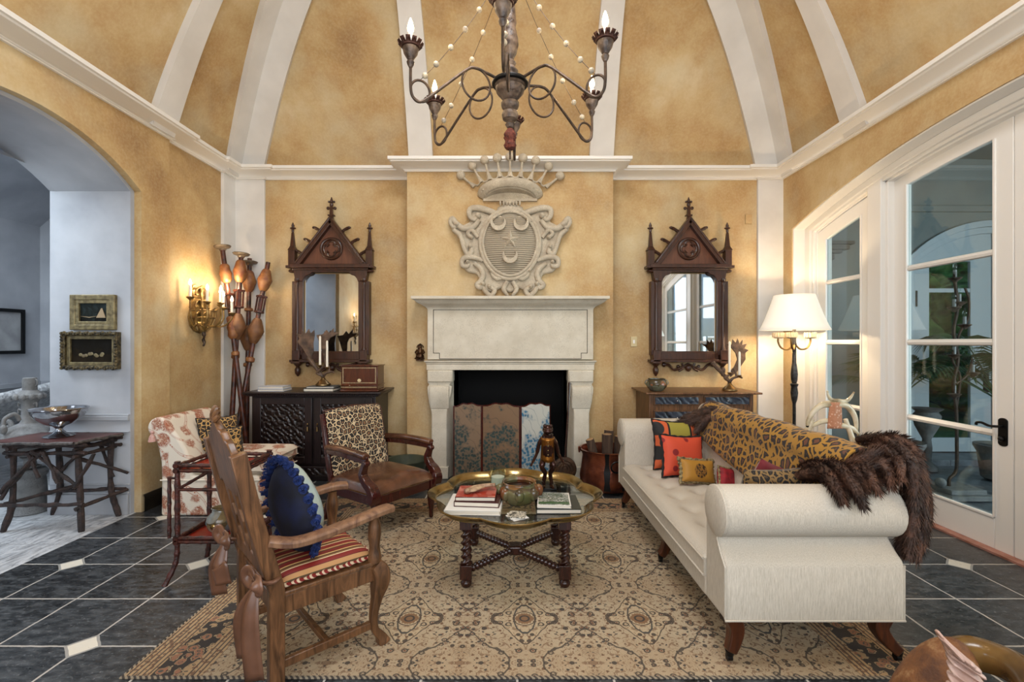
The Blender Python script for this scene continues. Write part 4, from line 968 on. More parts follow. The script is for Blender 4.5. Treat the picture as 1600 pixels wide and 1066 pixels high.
# ---------------------------------------------------------------- black carved sideboard
def sideboard():
    x0, x1, y0, y1, zt = -2.73, -1.40, 4.88, 5.39, .935
    R = thing('carved_sideboard', 'long black carved oak sideboard under the left gothic mirror', 'sideboard', ((x0+x1)/2, (y0+y1)/2, 0))
    b = MB(); b.bx(x0+.02, x1-.02, y0+.02, y1, .16, zt-.045); b.bx(x0, x1, y0, y1, .05, .16); b.bx(x0+.03, x1-.03, y0+.03, y1, 0, .05); b.build('carcass', DKOAK, R, w=True, bevel=.006)
    b = MB(); b.bx(x0-.05, x1+.05, y0-.05, y1+.01, zt-.02, zt); b.bx(x0-.02, x1+.02, y0-.02, y1, zt-.045, zt-.02); b.build('top', DKOAK, R, w=True, bevel=.006)
    b = MB()
    for i in range(60):
        x = lerp(x0-.04, x1+.04, (i+.5)/60); b.ball((x, y0-.035, zt-.026), (.009, .012, .008), 6, 4)
    o = b.build('beaded_edge', DKOAK, R, w=True)
    n = 2; wd = (x1-x0-.08)/n
    for i in range(n):
        a = x0+.04+i*wd+.01; c = a+wd-.02
        b = MB(); fr = .075
        b.bx(a+fr, c-fr, y0-.005, y0+.02, .19, .24+.02); b.bx(a+fr, c-fr, y0-.005, y0+.02, zt-.13, zt-.06); b.bx(a, a+fr, y0-.005, y0+.02, .19, zt-.06); b.bx(c-fr, c, y0-.005, y0+.02, .19, zt-.06)
        d = b.build('door', DKOAK, R, w=True, bevel=.004)
        bb = MB(); bb.bx(a+fr, c-fr, y0+.006, y0+.018, .26, zt-.13); MW['door_tmp'] = MW[R.name]; p = bb.build('carved_panel', CARVED, R, w=True); p.parent = d
        xk = c-.04 if i == 0 else a+.04
        bb = MB(); bb.ball((xk, y0-.015, .6), (.008, .008, .014), 8, 6); bb.cyl((xk, y0-.02, .575), (xk, y0-.02, .53), .008, .012, 8); p = bb.build('drop_handle', BRASSD, R, w=True); p.parent = d
        # raised moulding round the panel
        bb = MB(); bb.tube([(a+fr+.02, y0+.004, .28), (c-fr-.02, y0+.004, .28), (c-fr-.02, y0+.004, zt-.15), (a+fr+.02, y0+.004, zt-.15)], .006, 6, closed=True); p = bb.build('panel_bead', DKOAK, R, w=True); p.parent = d
    for z in (.11,):
        b = MB(); b.bx(x0+.05, x1-.05, y0-.006, y0+.01, .075, .14); b.build('carved_frieze', CARVED, R, w=True)
    return zt
ZS = sideboard()
# ---------------------------------------------------------------- chest of drawers
def chest():
    x0, x1, y0, y1, zt = 1.42, 2.50, 4.86, 5.39, .935
    R = thing('chest_of_drawers', 'brown oak chest with dark carved drawer fronts under the right gothic mirror', 'chest of drawers', ((x0+x1)/2, (y0+y1)/2, 0))
    b = MB(); b.bx(x0, x1, y0+.01, y1, .08, zt-.02)
    for x in (x0+.04, x1-.04):
        for y in (y0+.05, y1-.05): b.bx(x-.035, x+.035, y-.035, y+.035, 0, .08)
    b.build('carcass', OAKF, R, w=True, bevel=.005)
    b = MB(); b.bx(x0-.05, x1+.06, y0-.06, y1+.01, zt-.02, zt); b.build('top', OAKF, R, w=True, bevel=.006)
    rows = [(.80, .895), (.60, .745), (.37, .545), (.13, .315)]
    for z0, z1 in rows:
        m = (x0+x1)/2
        for a, c in ((x0+.045, m-.025), (m+.025, x1-.045)):
            b = MB(); b.bx(a, c, y0-.005, y0+.02, z0, z1); d = b.build('drawer', OAKF, R, w=True, bevel=.003)
            q = MB(); q.bx(a+.012, c-.012, y0-.012, y0, z0+.012, z1-.012); q.build('carved_front', CARVB, R, w=True).parent = d
            q = MB(); q.ball(((a+c)/2, y0-.026, (z0+z1)/2), (.011, .013, .011), 8, 6); q.build('knob', SILVER, R, w=True).parent = d
    b = MB()
    for (z0, z1), (z2, z3) in zip(rows, rows[1:]): b.bx(x0+.02, x1-.02, y0-.004, y0+.012, (z0+z3)/2-.018, (z0+z3)/2+.018)
    b.bm.free()
chest()
# things on the sideboard
def book(name, label, c, d, rz, cover, group=None, tilt=0, pages=PAPER):
    # c = centre of the underside
    R = thing(name, label, 'book', tuple(c), rz, group); w_, l, h = d; t = min(.004, h*.2)
    b = MB(); b.bx(-w_/2, w_/2, -l/2, l/2, 0, t); b.bx(-w_/2, w_/2, -l/2, l/2, h-t, h); b.bx(-w_/2, -w_/2+t, -l/2, l/2, 0, h); b.build('cover', cover, R, bevel=.001)
    MB().bx(-w_/2+t, w_/2-.005, -l/2+.005, l/2-.005, t, h-t).build('pages', pages, R)
    return R
zt = .936
p = P(436, 606, 5.1)
book('book', 'pale grey book at the bottom of the pair on the sideboard left end', (p.x, 5.02, zt), (.27, .2, .024), 0, BKL, 'pale books on the sideboard')
book('book', 'pale blue-grey book lying on top of the pair at the sideboard left end', (p.x-.003, 5.02, zt+.025), (.26, .19, .026), 0, BKL, 'pale books on the sideboard')
def sb(px, d=5.05): return PX(px, d)
book('book', 'thick black book at the bottom of the stack under the antler candlestick', (sb(506), 5.02, zt), (.31, .24, .032), 0, BKK, 'black books under the left candlestick')
book('book', 'grey-topped black book directly under the left antler candlestick', (sb(507), 5.03, zt+.033), (.285, .22, .016), .05, plain('grey_cover_book', '55595c', .4), 'black books under the left candlestick')
def candelabrum(label, loc, mir=1, palm=None, sc=1.0):
    R = thing('antler_candlestick', label, 'candlestick', loc, group='antler candlesticks')
    m_ = mir
    b = MB(); b.lathe([(.002,0),(.075,0),(.08,.006),(.078,.018),(.06,.03),(.048,.045),(.03,.06),(.02,.078),(.022,.085),(.012,.095)], seg=24); b.build('base', BRASSD, R)
    AN = plain('brown_antler', '3a2a20', .55, c2='6b5340', vs=14, bump=.5, bsc=40) if 'brown_antler' not in bpy.data.materials else bpy.data.materials['brown_antler']
    b = MB(); b.tube(spl([(0,0,.085), (m_*-.02,0,.12), (m_*-.08,.01,.19), (m_*-.17,.03,.30)], 5), [.017]*6+[.02]*6+[.024]*4, 8)
    b.tube(spl([(0,0,.09), (m_*.03,-.01,.13), (m_*.09,-.01,.15), (m_*.13,-.02,.135)], 5), [.015]*5+[.013]*5+[.011]*5+[.004], 8)
    b.tube(spl([(0,0,.10), (m_*-.06,-.02,.135), (m_*-.02,-.03,.17), (m_*.02,-.03,.21)], 5), [.013]*10+[.012]*6, 8)
    b.tube(spl([(m_*.07,-.01,.145), (m_*.06,.0,.2), (m_*.035,.0,.24)], 5), [.012]*8+[.01]*3, 8)
    b.build('branch', AN, R)
    # palmate blade
    if palm: palms = palm
    else: palms = [[(-.15,.27),(-.18,.30),(-.24,.40),(-.30,.47),(-.27,.50),(-.31,.56),(-.25,.545),(-.245,.60),(-.205,.555),(-.17,.61),(-.15,.56),(-.11,.60),(-.105,.54),(-.12,.45),(-.115,.36)],
                  [(.0,.20),(-.01,.30),(-.06,.47),(-.09,.54),(-.02,.55),(.02,.60),(.05,.565),(.10,.62),(.10,.57),(.16,.57),(.12,.54),(.06,.51),(.035,.46),(.03,.36),(.035,.2)]]
    for pl in palms:
        b = MB(); b.prism([(m_*a, c) for a, c in pl], .035, .051, 'y'); b.build('palmate_antler', AN, R, bevel=.006)
    for x, z, h in ((m_*-.02, .215, .30), (m_*.055, .195, .27)) if not palm else ((m_*-.015, .19, .32), (m_*.09, .16, .24)):
        b = MB(); b.lathe([(.006,-.02),(.02,-.004),(.026,0),(.02,.006),(.013,.008)], (x, -.03, z), 12); cu = b.build('cup', BRASSD, R)
        b = MB(); b.lathe([(.0125, 0),(.0125, .02),(.0105, h),(.003, h+.012)], (x, -.03, z+.005), 12); b.build('candle', WAX, R)
candelabrum('antler candlestick with two white candles on black books before the left mirror', (sb(506), 5.03, zt+.051), 1)
# inlaid box
R = thing('inlaid_box', 'mahogany box with dotted ivory inlay at the right end of the sideboard', 'box', (sb(568), 5.02, zt), .0)
b = MB(); b.bx(-.19, .19, -.11, .14, .02, .27); b.bx(-.20, .20, -.12, .15, .262, .275); b.bx(-.20, .20, -.12, .15, .06, .07); b.bx(-.20, .20, -.12, .15, 0, .02); b.build('case', BOXW, R, bevel=.005)
b = MB()
for i in range(24):
    for z in (.09, .245): b.ball((-.17+.34*i/23, -.111, z), (.004, .002, .006), 4, 3)
for i in range(11):
    for x in (-.17, .17): b.ball((x, -.111, .09+.155*i/10), (.006, .002, .005), 4, 3)
for i in range(28): b.ball((-.18+.36*i/27, -.121, .045), (.004, .002, .006), 4, 3)
b.ball((0, -.112, .115), (.02, .003, .018), 8, 5); o = b.build('ivory_inlay', INLAY, R); o['kind'] = 'stuff'
# chest top things
R = thing('majolica_pot', 'small round patterned pot at the left end of the chest top', 'pot', (PX(1026, 4.98), 4.98, zt))
MB().lathe([(.05,0),(.07,.005),(.105,.05),(.11,.075),(.095,.11),(.085,.12),(.092,.13),(.085,.128),(.08,.11),(.09,.07),(.06,.02),(.005,.015)], seg=28).build('pot', POT2, R)
for sx in (-1, 1): MB().tube(spl([(sx*.10,0,.06),(sx*.122,0,.08),(sx*.11,0,.11),(sx*.09,0,.115)], 4), .006, 6).build('handle', POT2, R)
pa = [[(.03,.14),(.10,.20),(.15,.27),(.19,.33),(.19,.40),(.225,.43),(.18,.45),(.205,.50),(.155,.49),(.16,.545),(.125,.50),(.105,.56),(.085,.51),(.05,.55),(.045,.49),(-.02,.50),(.03,.46),(.08,.40),(.10,.33),(.07,.26),(.01,.18)]]
candelabrum('antler candlestick with two white candles on the chest of drawers', (PX(1140, 5.0), 5.0, zt), 1, pa)
# ---------------------------------------------------------------- leaning lantern poles
PANM = plain('dull_pan_metal', '7d7060', .5, .3, c2='52463a', vs=20)
def pole(label, base, top, prof, cup=True, lantern=None):
    a, c = V(base), V(top); L = (c-a).length; q = (c-a).normalized().to_track_quat('Z', 'Y')
    R = thing('lantern_pole', label, 'pole', base, group='leaning lantern poles')
    def mk(b): b.M = q.to_matrix().to_4x4(); return b
    b = mk(MB()); b.lathe([(.028, 0), (.030, .02), (.026, L*.3), (.024, L*.62), (.024, L-.02), (.024, L)], seg=12); b.build('shaft', POLER, R)
    for z, r, h, kind in prof:
        b = mk(MB())
        if kind == 'gourd': b.lathe([(.028,z-h/2),(.036,z-h/2+.008),(.05,z-h*.36),(r*.85,z-h*.15),(r,z),(r*.8,z+h*.2),(.045,z+h*.42),(.034,z+h/2)], seg=24, fn=lambda t, zz: 1+.03*math.cos(12*t)); b.build('gourd', POLEG if r < .08 else POLEB, R)
        if kind == 'ring': b.lathe([(.03,z-h/2),(r,z-h*.3),(r,z+h*.3),(.03,z+h/2)], seg=16); b.build('ring', POLEG, R)
        if kind == 'box':
            b.lathe([(.03,z-h/2),(.055,z-h/2+.005),(.055,z-h/2+.02),(.03,z-h/2+.025)], seg=8)
            for i in range(4):
                t = PI/4+i*PI/2; b.box((math.cos(t)*.042, math.sin(t)*.042, z), (.014, .014, h-.02))
            b.box((0, 0, z+h/2-.01), (.085, .085, .02)); b.build('lantern_cage', POLER, R)
        if kind == 'cup': b.lathe([(.03,z-h),(.04,z-h*.6),(.075,z-.02),(.085,z-.005),(.08,z),(.03,z-.002)], seg=20); b.build('drip_pan', PANM, R)
def pz(px, py, D): return tuple(P(px, py, D))
# bottom points on the floor behind the slipper chair
pole('leaning pole with flared pan, furthest left beside the wall sconce', (PX(392, 5.0), 5.0, .0), pz(347, 383, 5.02), [(1.62,.05,.24,'gourd'),(2.20,.06,.20,'gourd'),(1.34,.04,.05,'ring'),(1.9,.05,.17,'box'),(2.50,.1,.05,'cup')])
pole('leaning pole with ribbed gourds and mirror cage, second from the left', (PX(357, 4.98), 4.98, .0), pz(377, 397, 5.10), [(1.62,.085,.28,'gourd'),(2.22,.07,.24,'gourd'),(1.30,.04,.05,'ring'),(1.92,.05,.20,'box'),(2.42,.1,.05,'cup')])
pole('leaning pole with two ribbed gourds and flared pan, third from the left', (PX(384, 5.2), 5.2, .0), pz(390, 404, 5.33), [(1.50,.085,.28,'gourd'),(2.14,.075,.24,'gourd'),(1.20,.045,.05,'ring'),(1.82,.045,.04,'ring'),(2.37,.1,.05,'cup')])
pole('leaning pole without a pan, furthest right next to the sideboard', (PX(356, 4.95), 4.95, .0), pz(419, 410, 5.30), [(1.60,.085,.28,'gourd'),(2.18,.075,.25,'gourd'),(1.28,.045,.06,'ring'),(1.90,.05,.20,'box')])
# ---------------------------------------------------------------- wall sconces
def sconce(label, y, glow=6):
    R = thing('wall_sconce', label, 'sconce', (-3.20, y, 1.75), group='gilt wall sconces')
    # local: x out of the wall, y along, z
    b = MB(); o_ = [(0,.26),(.05,.29),(.10,.27),(.12,.22),(.10,.14),(.13,.05),(.16,-.05),(.14,-.13),(.08,-.19),(0,-.21)]; pl = [(-a, c) for a, c in o_]+[(a, c) for a, c in o_[::-1][1:-1]]
    b.prism(pl, .0, .015, 'x')
    for sx in (-1, 1):
        for z0 in (.2, .08, -.04): b.tube(spl([(.03,0,z0), (.04,sx*.04,z0+.05), (.045,sx*.09,z0+.03), (.04,sx*.10,z0-.02), (.04,sx*.07,z0-.02)], 4), .010, 6)
    b.tube([(.03,0,.26),(.04,0,.1),(.03,0,-.15)], .014, 6)
    b.build('backplate', GILT, R, bevel=.003)
    for t in [PI*(k/8-.5) for k in range(9)]:
        b = MB(); c, s_ = math.cos(t), math.sin(t); b.tube(spl([(.03+c*.02, s_*.02, -.20), (.03+c*.07, s_*.09, -.16), (.03+c*.11, s_*.145, -.06), (.03+c*.12, s_*.16, .02), (.03+c*.14, s_*.18, .05)], 4), .006, 6); b.build('basket_rib', GILT, R)
    for z, r_ in ((-.13, .105), (-.05, .145), (.02, .158)):
        b = MB(); b.tube([(.03+math.cos(t)*r_*.78, math.sin(t)*r_, z) for t in [PI*(k/20-.5) for k in range(21)]], .007, 6); b.build('basket_hoop', GILT, R)
    b = MB(); b.grid(lambda u, v: (.02+.06*math.sin(PI*u)*(1-v*.6), (u-.5)*.16, -.19+.10*v), 10, 4); b.build('basket_bowl', GILT, R, solid=.004)
    b = MB(); b.tube(spl([(.05,0,-.19),(.06,0,-.24),(.045,.01,-.27),(.06,0,-.31),(.05,0,-.34)], 4), [.018]*4+[.01]*4+[.016]*4+[.01]*4+[.008], 8); b.build('drop_finial', IRON, R)
    for i, (yy, xx, zz) in enumerate(((.20,.10,.10), (.09,.20,.06), (-.05,.26,.10), (-.17,.20,.10), (-.24,.08,.14), (.02,.33,-.0))):
        b = MB(); b.tube(spl([(.05,yy*.3,-.12), (xx*.7,yy*.8,-.14), (xx,yy,-.06), (xx,yy,zz-.02)], 5), .008, 6); arm = b.build('arm', GILT, R)
        q = MB(); q.lathe([(.008,-.03),(.03,-.01),(.036,0),(.028,.004),(.014,.006)], (xx,yy,zz), 12); q.build('drip_cup', GILT, R).parent = arm
        q = MB(); q.lathe([(.013,0),(.013,.10),(.012,.115)], (xx,yy,zz), 10); q.build('candle_sleeve', WAX, R).parent = arm
        q = MB(); q.lathe([(.006,0),(.013,.012),(.014,.025),(.008,.045),(.002,.06)], (xx,yy,zz+.115), 10); q.build('bulb', BULB, R).parent = arm
    for yy in (.14, -.14): point('sconce_light', (-3.2+.22, y+yy, 1.75+.3), glow, WARM, .03)
sconce('gilt six-candle wall sconce glowing beside the leaning poles', 4.80, 7)
sconce('gilt six-candle wall sconce seen only reflected in the left mirror', 1.30, 4)
# ---------------------------------------------------------------- floor lamps
def flamp(label, x, y, glow):
    R = thing('floor_lamp', label, 'floor lamp', (x, y, 0), group='floor lamps')
    MB().lathe([(.14,0),(.15,.02),(.06,.05),(.03,.09),(.018,.12)], seg=24).build('base', BLACKM, R)
    b = MB(); b.lathe([(.016,.1),(.016,.82),(.028,.86),(.036,.93),(.028,.99),(.034,1.0),(.04,1.02),(.022,1.03),(.03,1.06),(.034,1.12),(.026,1.2),(.02,1.24),(.018,1.42),(.024,1.43),(.018,1.45),(.016,1.62)], seg=14); b.build('pole', plain('pewter_pole', '2a2a2c', .4, .6, c2='4c4a48', vs=30), R)
    for sx, sy in ((-1, 0), (1, 0), (-.55, -.6)):
        b = MB(); b.tube(spl([(0,0,1.44),(sx*.06,sy*.08,1.38),(sx*.13,sy*.14,1.39),(sx*.165,sy*.17,1.45),(sx*.165,sy*.17,1.50)], 4), .010, 6); b.build('arm', BRASSD, R)
        b = MB()
        for i in range(12):
            t = 2*PI*i/12; b.box((sx*.165+math.cos(t)*.045, sy*.17+math.sin(t)*.045, 1.525), (.016,.016,.05))
        b.lathe([(.03,1.49),(.05,1.50),(.045,1.505)], (sx*.165,sy*.17,0), 12); b.build('petal_cup', CREAMT, R)
    b = MB(); prof = [(.315,1.575),(.25,1.73),(.20,1.90),(.185,1.935)]
    b.grid(lambda u, v: (math.cos(2*PI*u)*lerp(.32,.185,v**.85), math.sin(2*PI*u)*lerp(.32,.185,v**.85), lerp(1.575,1.935,v)), 40, 8, cu=True); b.build('lamp_shade', SHADE, R, solid=.003)
    b = MB(); b.ball((0,0,1.72), (.03,.03,.045), 10, 8); b.build('bulb', BULB, R)
    point('lamp_light', (x, y, 1.64), glow*.6, WARM, .03); point('lamp_light', (x, y, 1.80), glow*.8, WARM, .03)
flamp('tall floor lamp with cream shade in the right back corner', 2.91, 4.85, 30)
flamp('second cream-shaded floor lamp seen reflected in the right mirror', 2.78, 1.15, 14)
# ---------------------------------------------------------------- pictures on the jamb
def picture(name, label, px0, px1, py0, py1, D, fw, mat_f, mat_i, paint, carved=False):
    c = P((px0+px1)/2, (py0+py1)/2, D); W = (px1-px0)*D/F/2; h = (py1-py0)*D/F/2
    R = thing(name, label, 'painting', (c.x, 3.97, c.z)); d = .05 if carved else .035
    b = MB(); out_ = [(-W,-h),(W,-h),(W,h),(-W,h)]; inn = [(-W+fw,-h+fw),(W-fw,-h+fw),(W-fw,h-fw),(-W+fw,h-fw)]
    b.ring(out_, inn, -d, 0); b.build('frame', mat_f, R, bevel=.006)
    f2 = fw*.98; g = fw+.028; b = MB(); b.ring([(-W+f2,-h+f2),(W-f2,-h+f2),(W-f2,h-f2),(-W+f2,h-f2)], [(-W+g,-h+g),(W-g,-h+g),(W-g,h-g),(-W+g,h-g)], -.03, -.002); b.build('liner', mat_i, R, bevel=.004)
    if carved:
        b = MB(); n = 22
        for i in range(n):
            x = lerp(-W, W, (i+.5)/n)
            for z in (-h+.012, h-.012): b.ball((x, -d, z+.006*math.sin(i*2.1)), (.016, .014, .015), 6, 4)
        for i in range(12):
            z = lerp(-h, h, (i+.5)/12)
            for x in (-W+.012, W-.012): b.ball((x, -d, z), (.015, .014, .016), 6, 4)
        o = b.build('carved_leaves', mat_f, R); o['kind'] = 'stuff'
    MB().bx(-W+g, W-g, -.012, -.006, -h+g, h-g).build('canvas', paint, R)
    return R, W-g, h-g
R, W, h = picture('framed_painting', 'small gilt framed painting of a camp with a pale tent, upper one on passage wall', 114, 184, 461, 516, 3.97, .045, GILTL, GILTL, PAINT1)
MB().prism([(.02,-.045),(.10,-.045),(.07,.035),(.062,.035)], -.016, -.012, 'y').build('painted_tent', TEPEE, R)
MB().prism([(-.12,-.03),(-.04,-.045),(.03,-.03),(-.04,-.038)], -.016, -.012, 'y').build('painted_boat', TEPEE, R)
R, W, h = picture('framed_painting', 'still life painting in a deep dark carved frame, lower one on passage wall', 103, 190, 519, 577, 3.97, .032, GILTD, GILTL, PAINT2, True)
b = MB()
for i in range(9): b.ball((-.10+.024*i+.01*math.sin(i*3), -.012, -.035+.01*math.sin(i*5)), (.017, .003, .014), 8, 5)
b.build('painted_fruit', FRUITP, R)
c = V((-5.995, PX(3, 1) and 5.53, 1.58)); R = thing('framed_picture', 'black framed picture at the far left edge on the hall wall', 'painting', tuple(c))
b = MB(); b.ring([(-.24,-.27),(.24,-.27),(.24,.27),(-.24,.27)], [(-.2,-.23),(.2,-.23),(.2,.23),(-.2,.23)], 0, .03, 'x'); b.build('frame', BLACKM, R, bevel=.004); MB().bx(.002, .012, -.2, .2, -.23, .23).build('canvas', plain('grey_print', '8e8e8e', .5, c2='a8a8a8'), R)
# ---------------------------------------------------------------- twig table, silver bowl
def twig(b, a, c, r=.016, kn=6):
    a, c = V(a), V(c); pts = []; n = max(3, int((c-a).length/.05)); rad = []
    for i in range(n+1):
        t = i/n; o = V((random.uniform(-1,1), random.uniform(-1,1), random.uniform(-1,1)))*.004; pts.append(lerp(a, c, t)+o); rad.append(r*(1+random.uniform(-.15,.3)))
    b.tube(pts, rad, 7)
def twig_table():
    cx, cy = -3.58, 3.765; R = thing('twig_table', 'rustic dark twig side table holding the silver bowl in the archway', 'side table', (cx, cy, 0))
    zt = .70
    b = MB(); b.hexa([(-.36,-.23,zt-.015),(.29,-.23,zt-.015),(.36,.13,zt-.015),(-.34,.15,zt-.015),(-.36,-.23,zt),(.29,-.23,zt),(.36,.13,zt),(-.34,.15,zt)]); b.build('tabletop', TWTOP, R)
    b = MB()
    for p_, q_ in (((-.36,-.235),(.29,-.235)), ((.29,-.235),(.36,.13)), ((.36,.13),(-.34,.15)), ((-.34,.15),(-.36,-.235))): twig(b, (*p_, zt-.012), (*q_, zt-.012), .011)
    b.build('twig_edge', plain('pale_twig_edge', '5a524c', .6, c2='2a2320', vs=40, bump=.6), R)
    legs = [((-.24,-.16,.66),(-.26,-.15,.22),(-.31,-.17,0)), ((.24,-.15,.66),(.265,-.155,.3),(.285,-.165,0)), ((-.20,.15,.66),(-.2,.17,.25),(-.28,.19,0)), ((.26,.13,.66),(.25,.14,.25),(.30,.16,.0))]
    for L in legs:
        b = MB(); pts = spl(L, 7); b.tube(pts, [.019*(1+random.uniform(-.1,.25)) for _ in pts], 8); b.build('leg', TWIG, R)
    def tw(a, c, r=.014): bb = MB(); twig(bb, a, c, r); bb.build('twig_brace', TWIG, R)
    for z in (.655, .60):
        tw((-.30,-.17,z), (.32,-.17,z+.005)); tw((-.28,.15,z), (.34,.14,z)); tw((-.25,-.2,z-.02), (-.22,.17,z-.02)); tw((.26,-.2,z-.02), (.27,.17,z-.02))
    for z in (.2,): tw((-.34,-.17,z), (.30,-.165,z+.01)); tw((-.3,-.17,z+.01), (.0,.1,z+.07)); tw((.26,-.19,z-.02), (.36,.17,z+.02)); tw((-.3,.17,z), (.36,.16,z+.03))
    for a, c in (((-.26,-.17,.34),(.0,-.18,.62)), ((.26,-.17,.34),(-.08,-.18,.62)), ((-.32,-.19,.30),(-.05,-.19,.58)), ((.24,-.18,.33),(.38,-.16,.60)), ((-.22,-.18,.40),(-.32,-.17,.25)), ((.02,-.19,.62),(.13,-.19,.38)), ((-.1,-.18,.6),(-.02,-.19,.42)), ((.37,.16,.36),(.12,-.16,.6)), ((.27,.14,.33),(.15,.15,.62)), ((-.2,.16,.36),(.05,.16,.62))): tw(a, c, .013)
    R = thing('silver_bowl', 'polished silver footed bowl standing on the twig table', 'bowl', (-3.60, 3.74, zt+.001))
    b = MB(); b.lathe([(.002,0),(.095,0),(.10,.006),(.09,.014),(.045,.03),(.026,.05),(.022,.065),(.04,.085),(.09,.105),(.145,.15),(.168,.19),(.172,.215),(.182,.222),(.18,.228),(.168,.222),(.155,.18),(.12,.135),(.06,.1),(.003,.095)], seg=36, fn=lambda t, z: 1+(.012*math.cos(10*t) if z > .12 else 0)); b.build('bowl', SILVER, R)
twig_table()
# garden stone pieces and fleece bench in the hall
R = thing('stone_gourd_urn', 'grey stone urn of ribbed squat form with scroll handles behind the twig table', 'urn', (-4.12, 4.02, .0))
R.location.z = .115; R.scale = (.64, .64, .78)
MB().lathe([(.10,.335),(.12,.35),(.07,.37),(.06,.43),(.10,.46)], (0,0,0), 28).build('foot', STONEG, R)
MB().lathe([(.08,.46),(.16,.50),(.30,.56),(.33,.64),(.29,.74),(.18,.80),(.10,.83)], seg=48, fn=lambda t, z: 1+.05*abs(math.sin(8*t))*(1 if .5 < z < .8 else 0)).build('ribbed_body', STONEG, R)
for sx in (-1, 1):
    b = MB(); b.tube(spl([(sx*.27,0,.58),(sx*.37,0,.66),(sx*.36,0,.80),(sx*.28,0,.84),(sx*.24,0,.79),(sx*.29,0,.77)], 5), [.02]*10+[.028]*10+[.035]*6, 8); b.build('scroll_handle', STONEG, R)
b = MB(); b.lathe([(.11,.82),(.085,.86),(.08,1.04),(.10,1.08),(.14,1.11),(.14,1.14),(.10,1.17),(.075,1.19),(.07,1.32),(.05,1.325)], seg=24)
for i in range(10): t = 2*PI*i/10; b.ball((math.cos(t)*.135, math.sin(t)*.135, 1.12), .035, 8, 6)
b.build('neck', STONEG, R)
for sx in (-1, 1):
    b = MB(); b.tube([(sx*.08+math.cos(t)*.02, 0, 1.27+math.sin(t)*.035) for t in [2*PI*i/14 for i in range(14)]], .008, 6, closed=True)
    for z in (.9, .97, 1.04): b.tube(spl([(sx*.08,-.03,z),(sx*.12,-.03,z+.01),(sx*.12,-.03,z-.03)], 4), .009, 6)
    b.build('loop', STONEG, R)
b = MB(); b.ball((-.02,-.31,.80), (.04,.04,.05), 10, 8); b.tube(spl([(-.02,-.3,.78),(-.04,-.28,.9),(.03,-.22,.95),(.05,-.18,.88)], 5), .022, 8); b.build('putto', STONEG, R)
R = thing('stone_plinth', 'round grey stone plinth carrying the ribbed urn behind the twig table', 'plinth', (-3.90, 4.12, 0))
R.location = (-4.12, 4.02, 0)
MB().lathe([(.125,0),(.13,.01),(.12,.03),(.105,.27),(.10,.30),(.115,.32),(.118,.345),(.10,.37),(.01,.37)], seg=32).build('drum', STONEG, R)
R = thing('fleece_bench', 'pale shaggy fleece covered bench on a dark curved frame at the left edge', 'bench', (-5.3, 4.7, 0))
b = MB(); b.grid(lambda u, v: (lerp(-.5, .42, u), lerp(-.9, .55, v), .52+.50*(u**1.5)*(.6+.4*v)+.02*noise.noise(V((u*9, v*14, 0)))), 24, 24); b.build('fleece', WFUR, R, solid=.10)
b = MB()
for y in (-.9, .5): b.tube(spl([(-.6,y,.42),(-.2,y,.36),(.2,y,.36),(.5,y,.44)], 6), .03, 8)
b.tube([(-.6,-.9,.42),(-.6,.5,.42)], .03, 8); b.build('rail', BLACKM, R)
for x, y in ((-.5,-.85),(.42,-.85),(-.5,.45),(.42,.45)):
    MB().tube([(x,y,.42),(x,y,.2),(x*1.05,y,0)], [.03,.022,.02], 8).build('leg', BLACKM, R)
# ---------------------------------------------------------------- rug
o = MB().box((0, 0, .004), (3.55, 2.33, .008)).build('persian_rug', RUG, None, bevel=.003); o.location = (.085, 3.185, .0)
tag(o, 'large faded Persian rug with dark floral border under the coffee table and seating', 'rug')
# ---------------------------------------------------------------- pillows
def pillow_grid(w_, h, t, pinch=.10, side=0, n=20, exp=.5):
    def fn(u, v, sgn):
        a, c = 2*u-1, 2*v-1
        k = 1-pinch*(1-a*a)*c*c*0-pinch*.0
        x = a*w_/2*(1-pinch*(1-c*c)); z = c*h/2*(1-pinch*(1-a*a))
        y = sgn*t/2*(max(0, (1-a**4)*(1-c**4)))**exp
        return (x, y, z)
    return fn
def pillow(name, label, loc, rot, w_, h, t, mf, mb_=None, trim=None, group=None, tr=.008, tassels=False, cat='pillow'):
    R = thing(name, label, cat, loc, 0, group); R.rotation_euler = rot
    MW[R.name] = Matrix.Translation(V(loc)) @ Euler(rot).to_matrix().to_4x4()
    f = pillow_grid(w_, h, t)
    b = MB(); b.grid(lambda u, v: f(u, v, -1), 20, 20); b.build('front', mf, R)
    b = MB(); b.grid(lambda u, v: f(u, v, 1), 20, 20); b.build('back', mb_ or mf, R)
    if trim:
        b = MB(); pts = []
        for k in range(4):
            for i in range(14):
                s_ = i/14; u, v = [(s_, 0), (1, s_), (1-s_, 1), (0, 1-s_)][k]; p = V(f(u, v, 0)); 
                pts.append(p*1.0)
        b.tube(pts, [tr*(1+.35*math.sin(i*2.4)) for i in range(len(pts))], 7, closed=True); b.build('trim', trim, R)
    return R
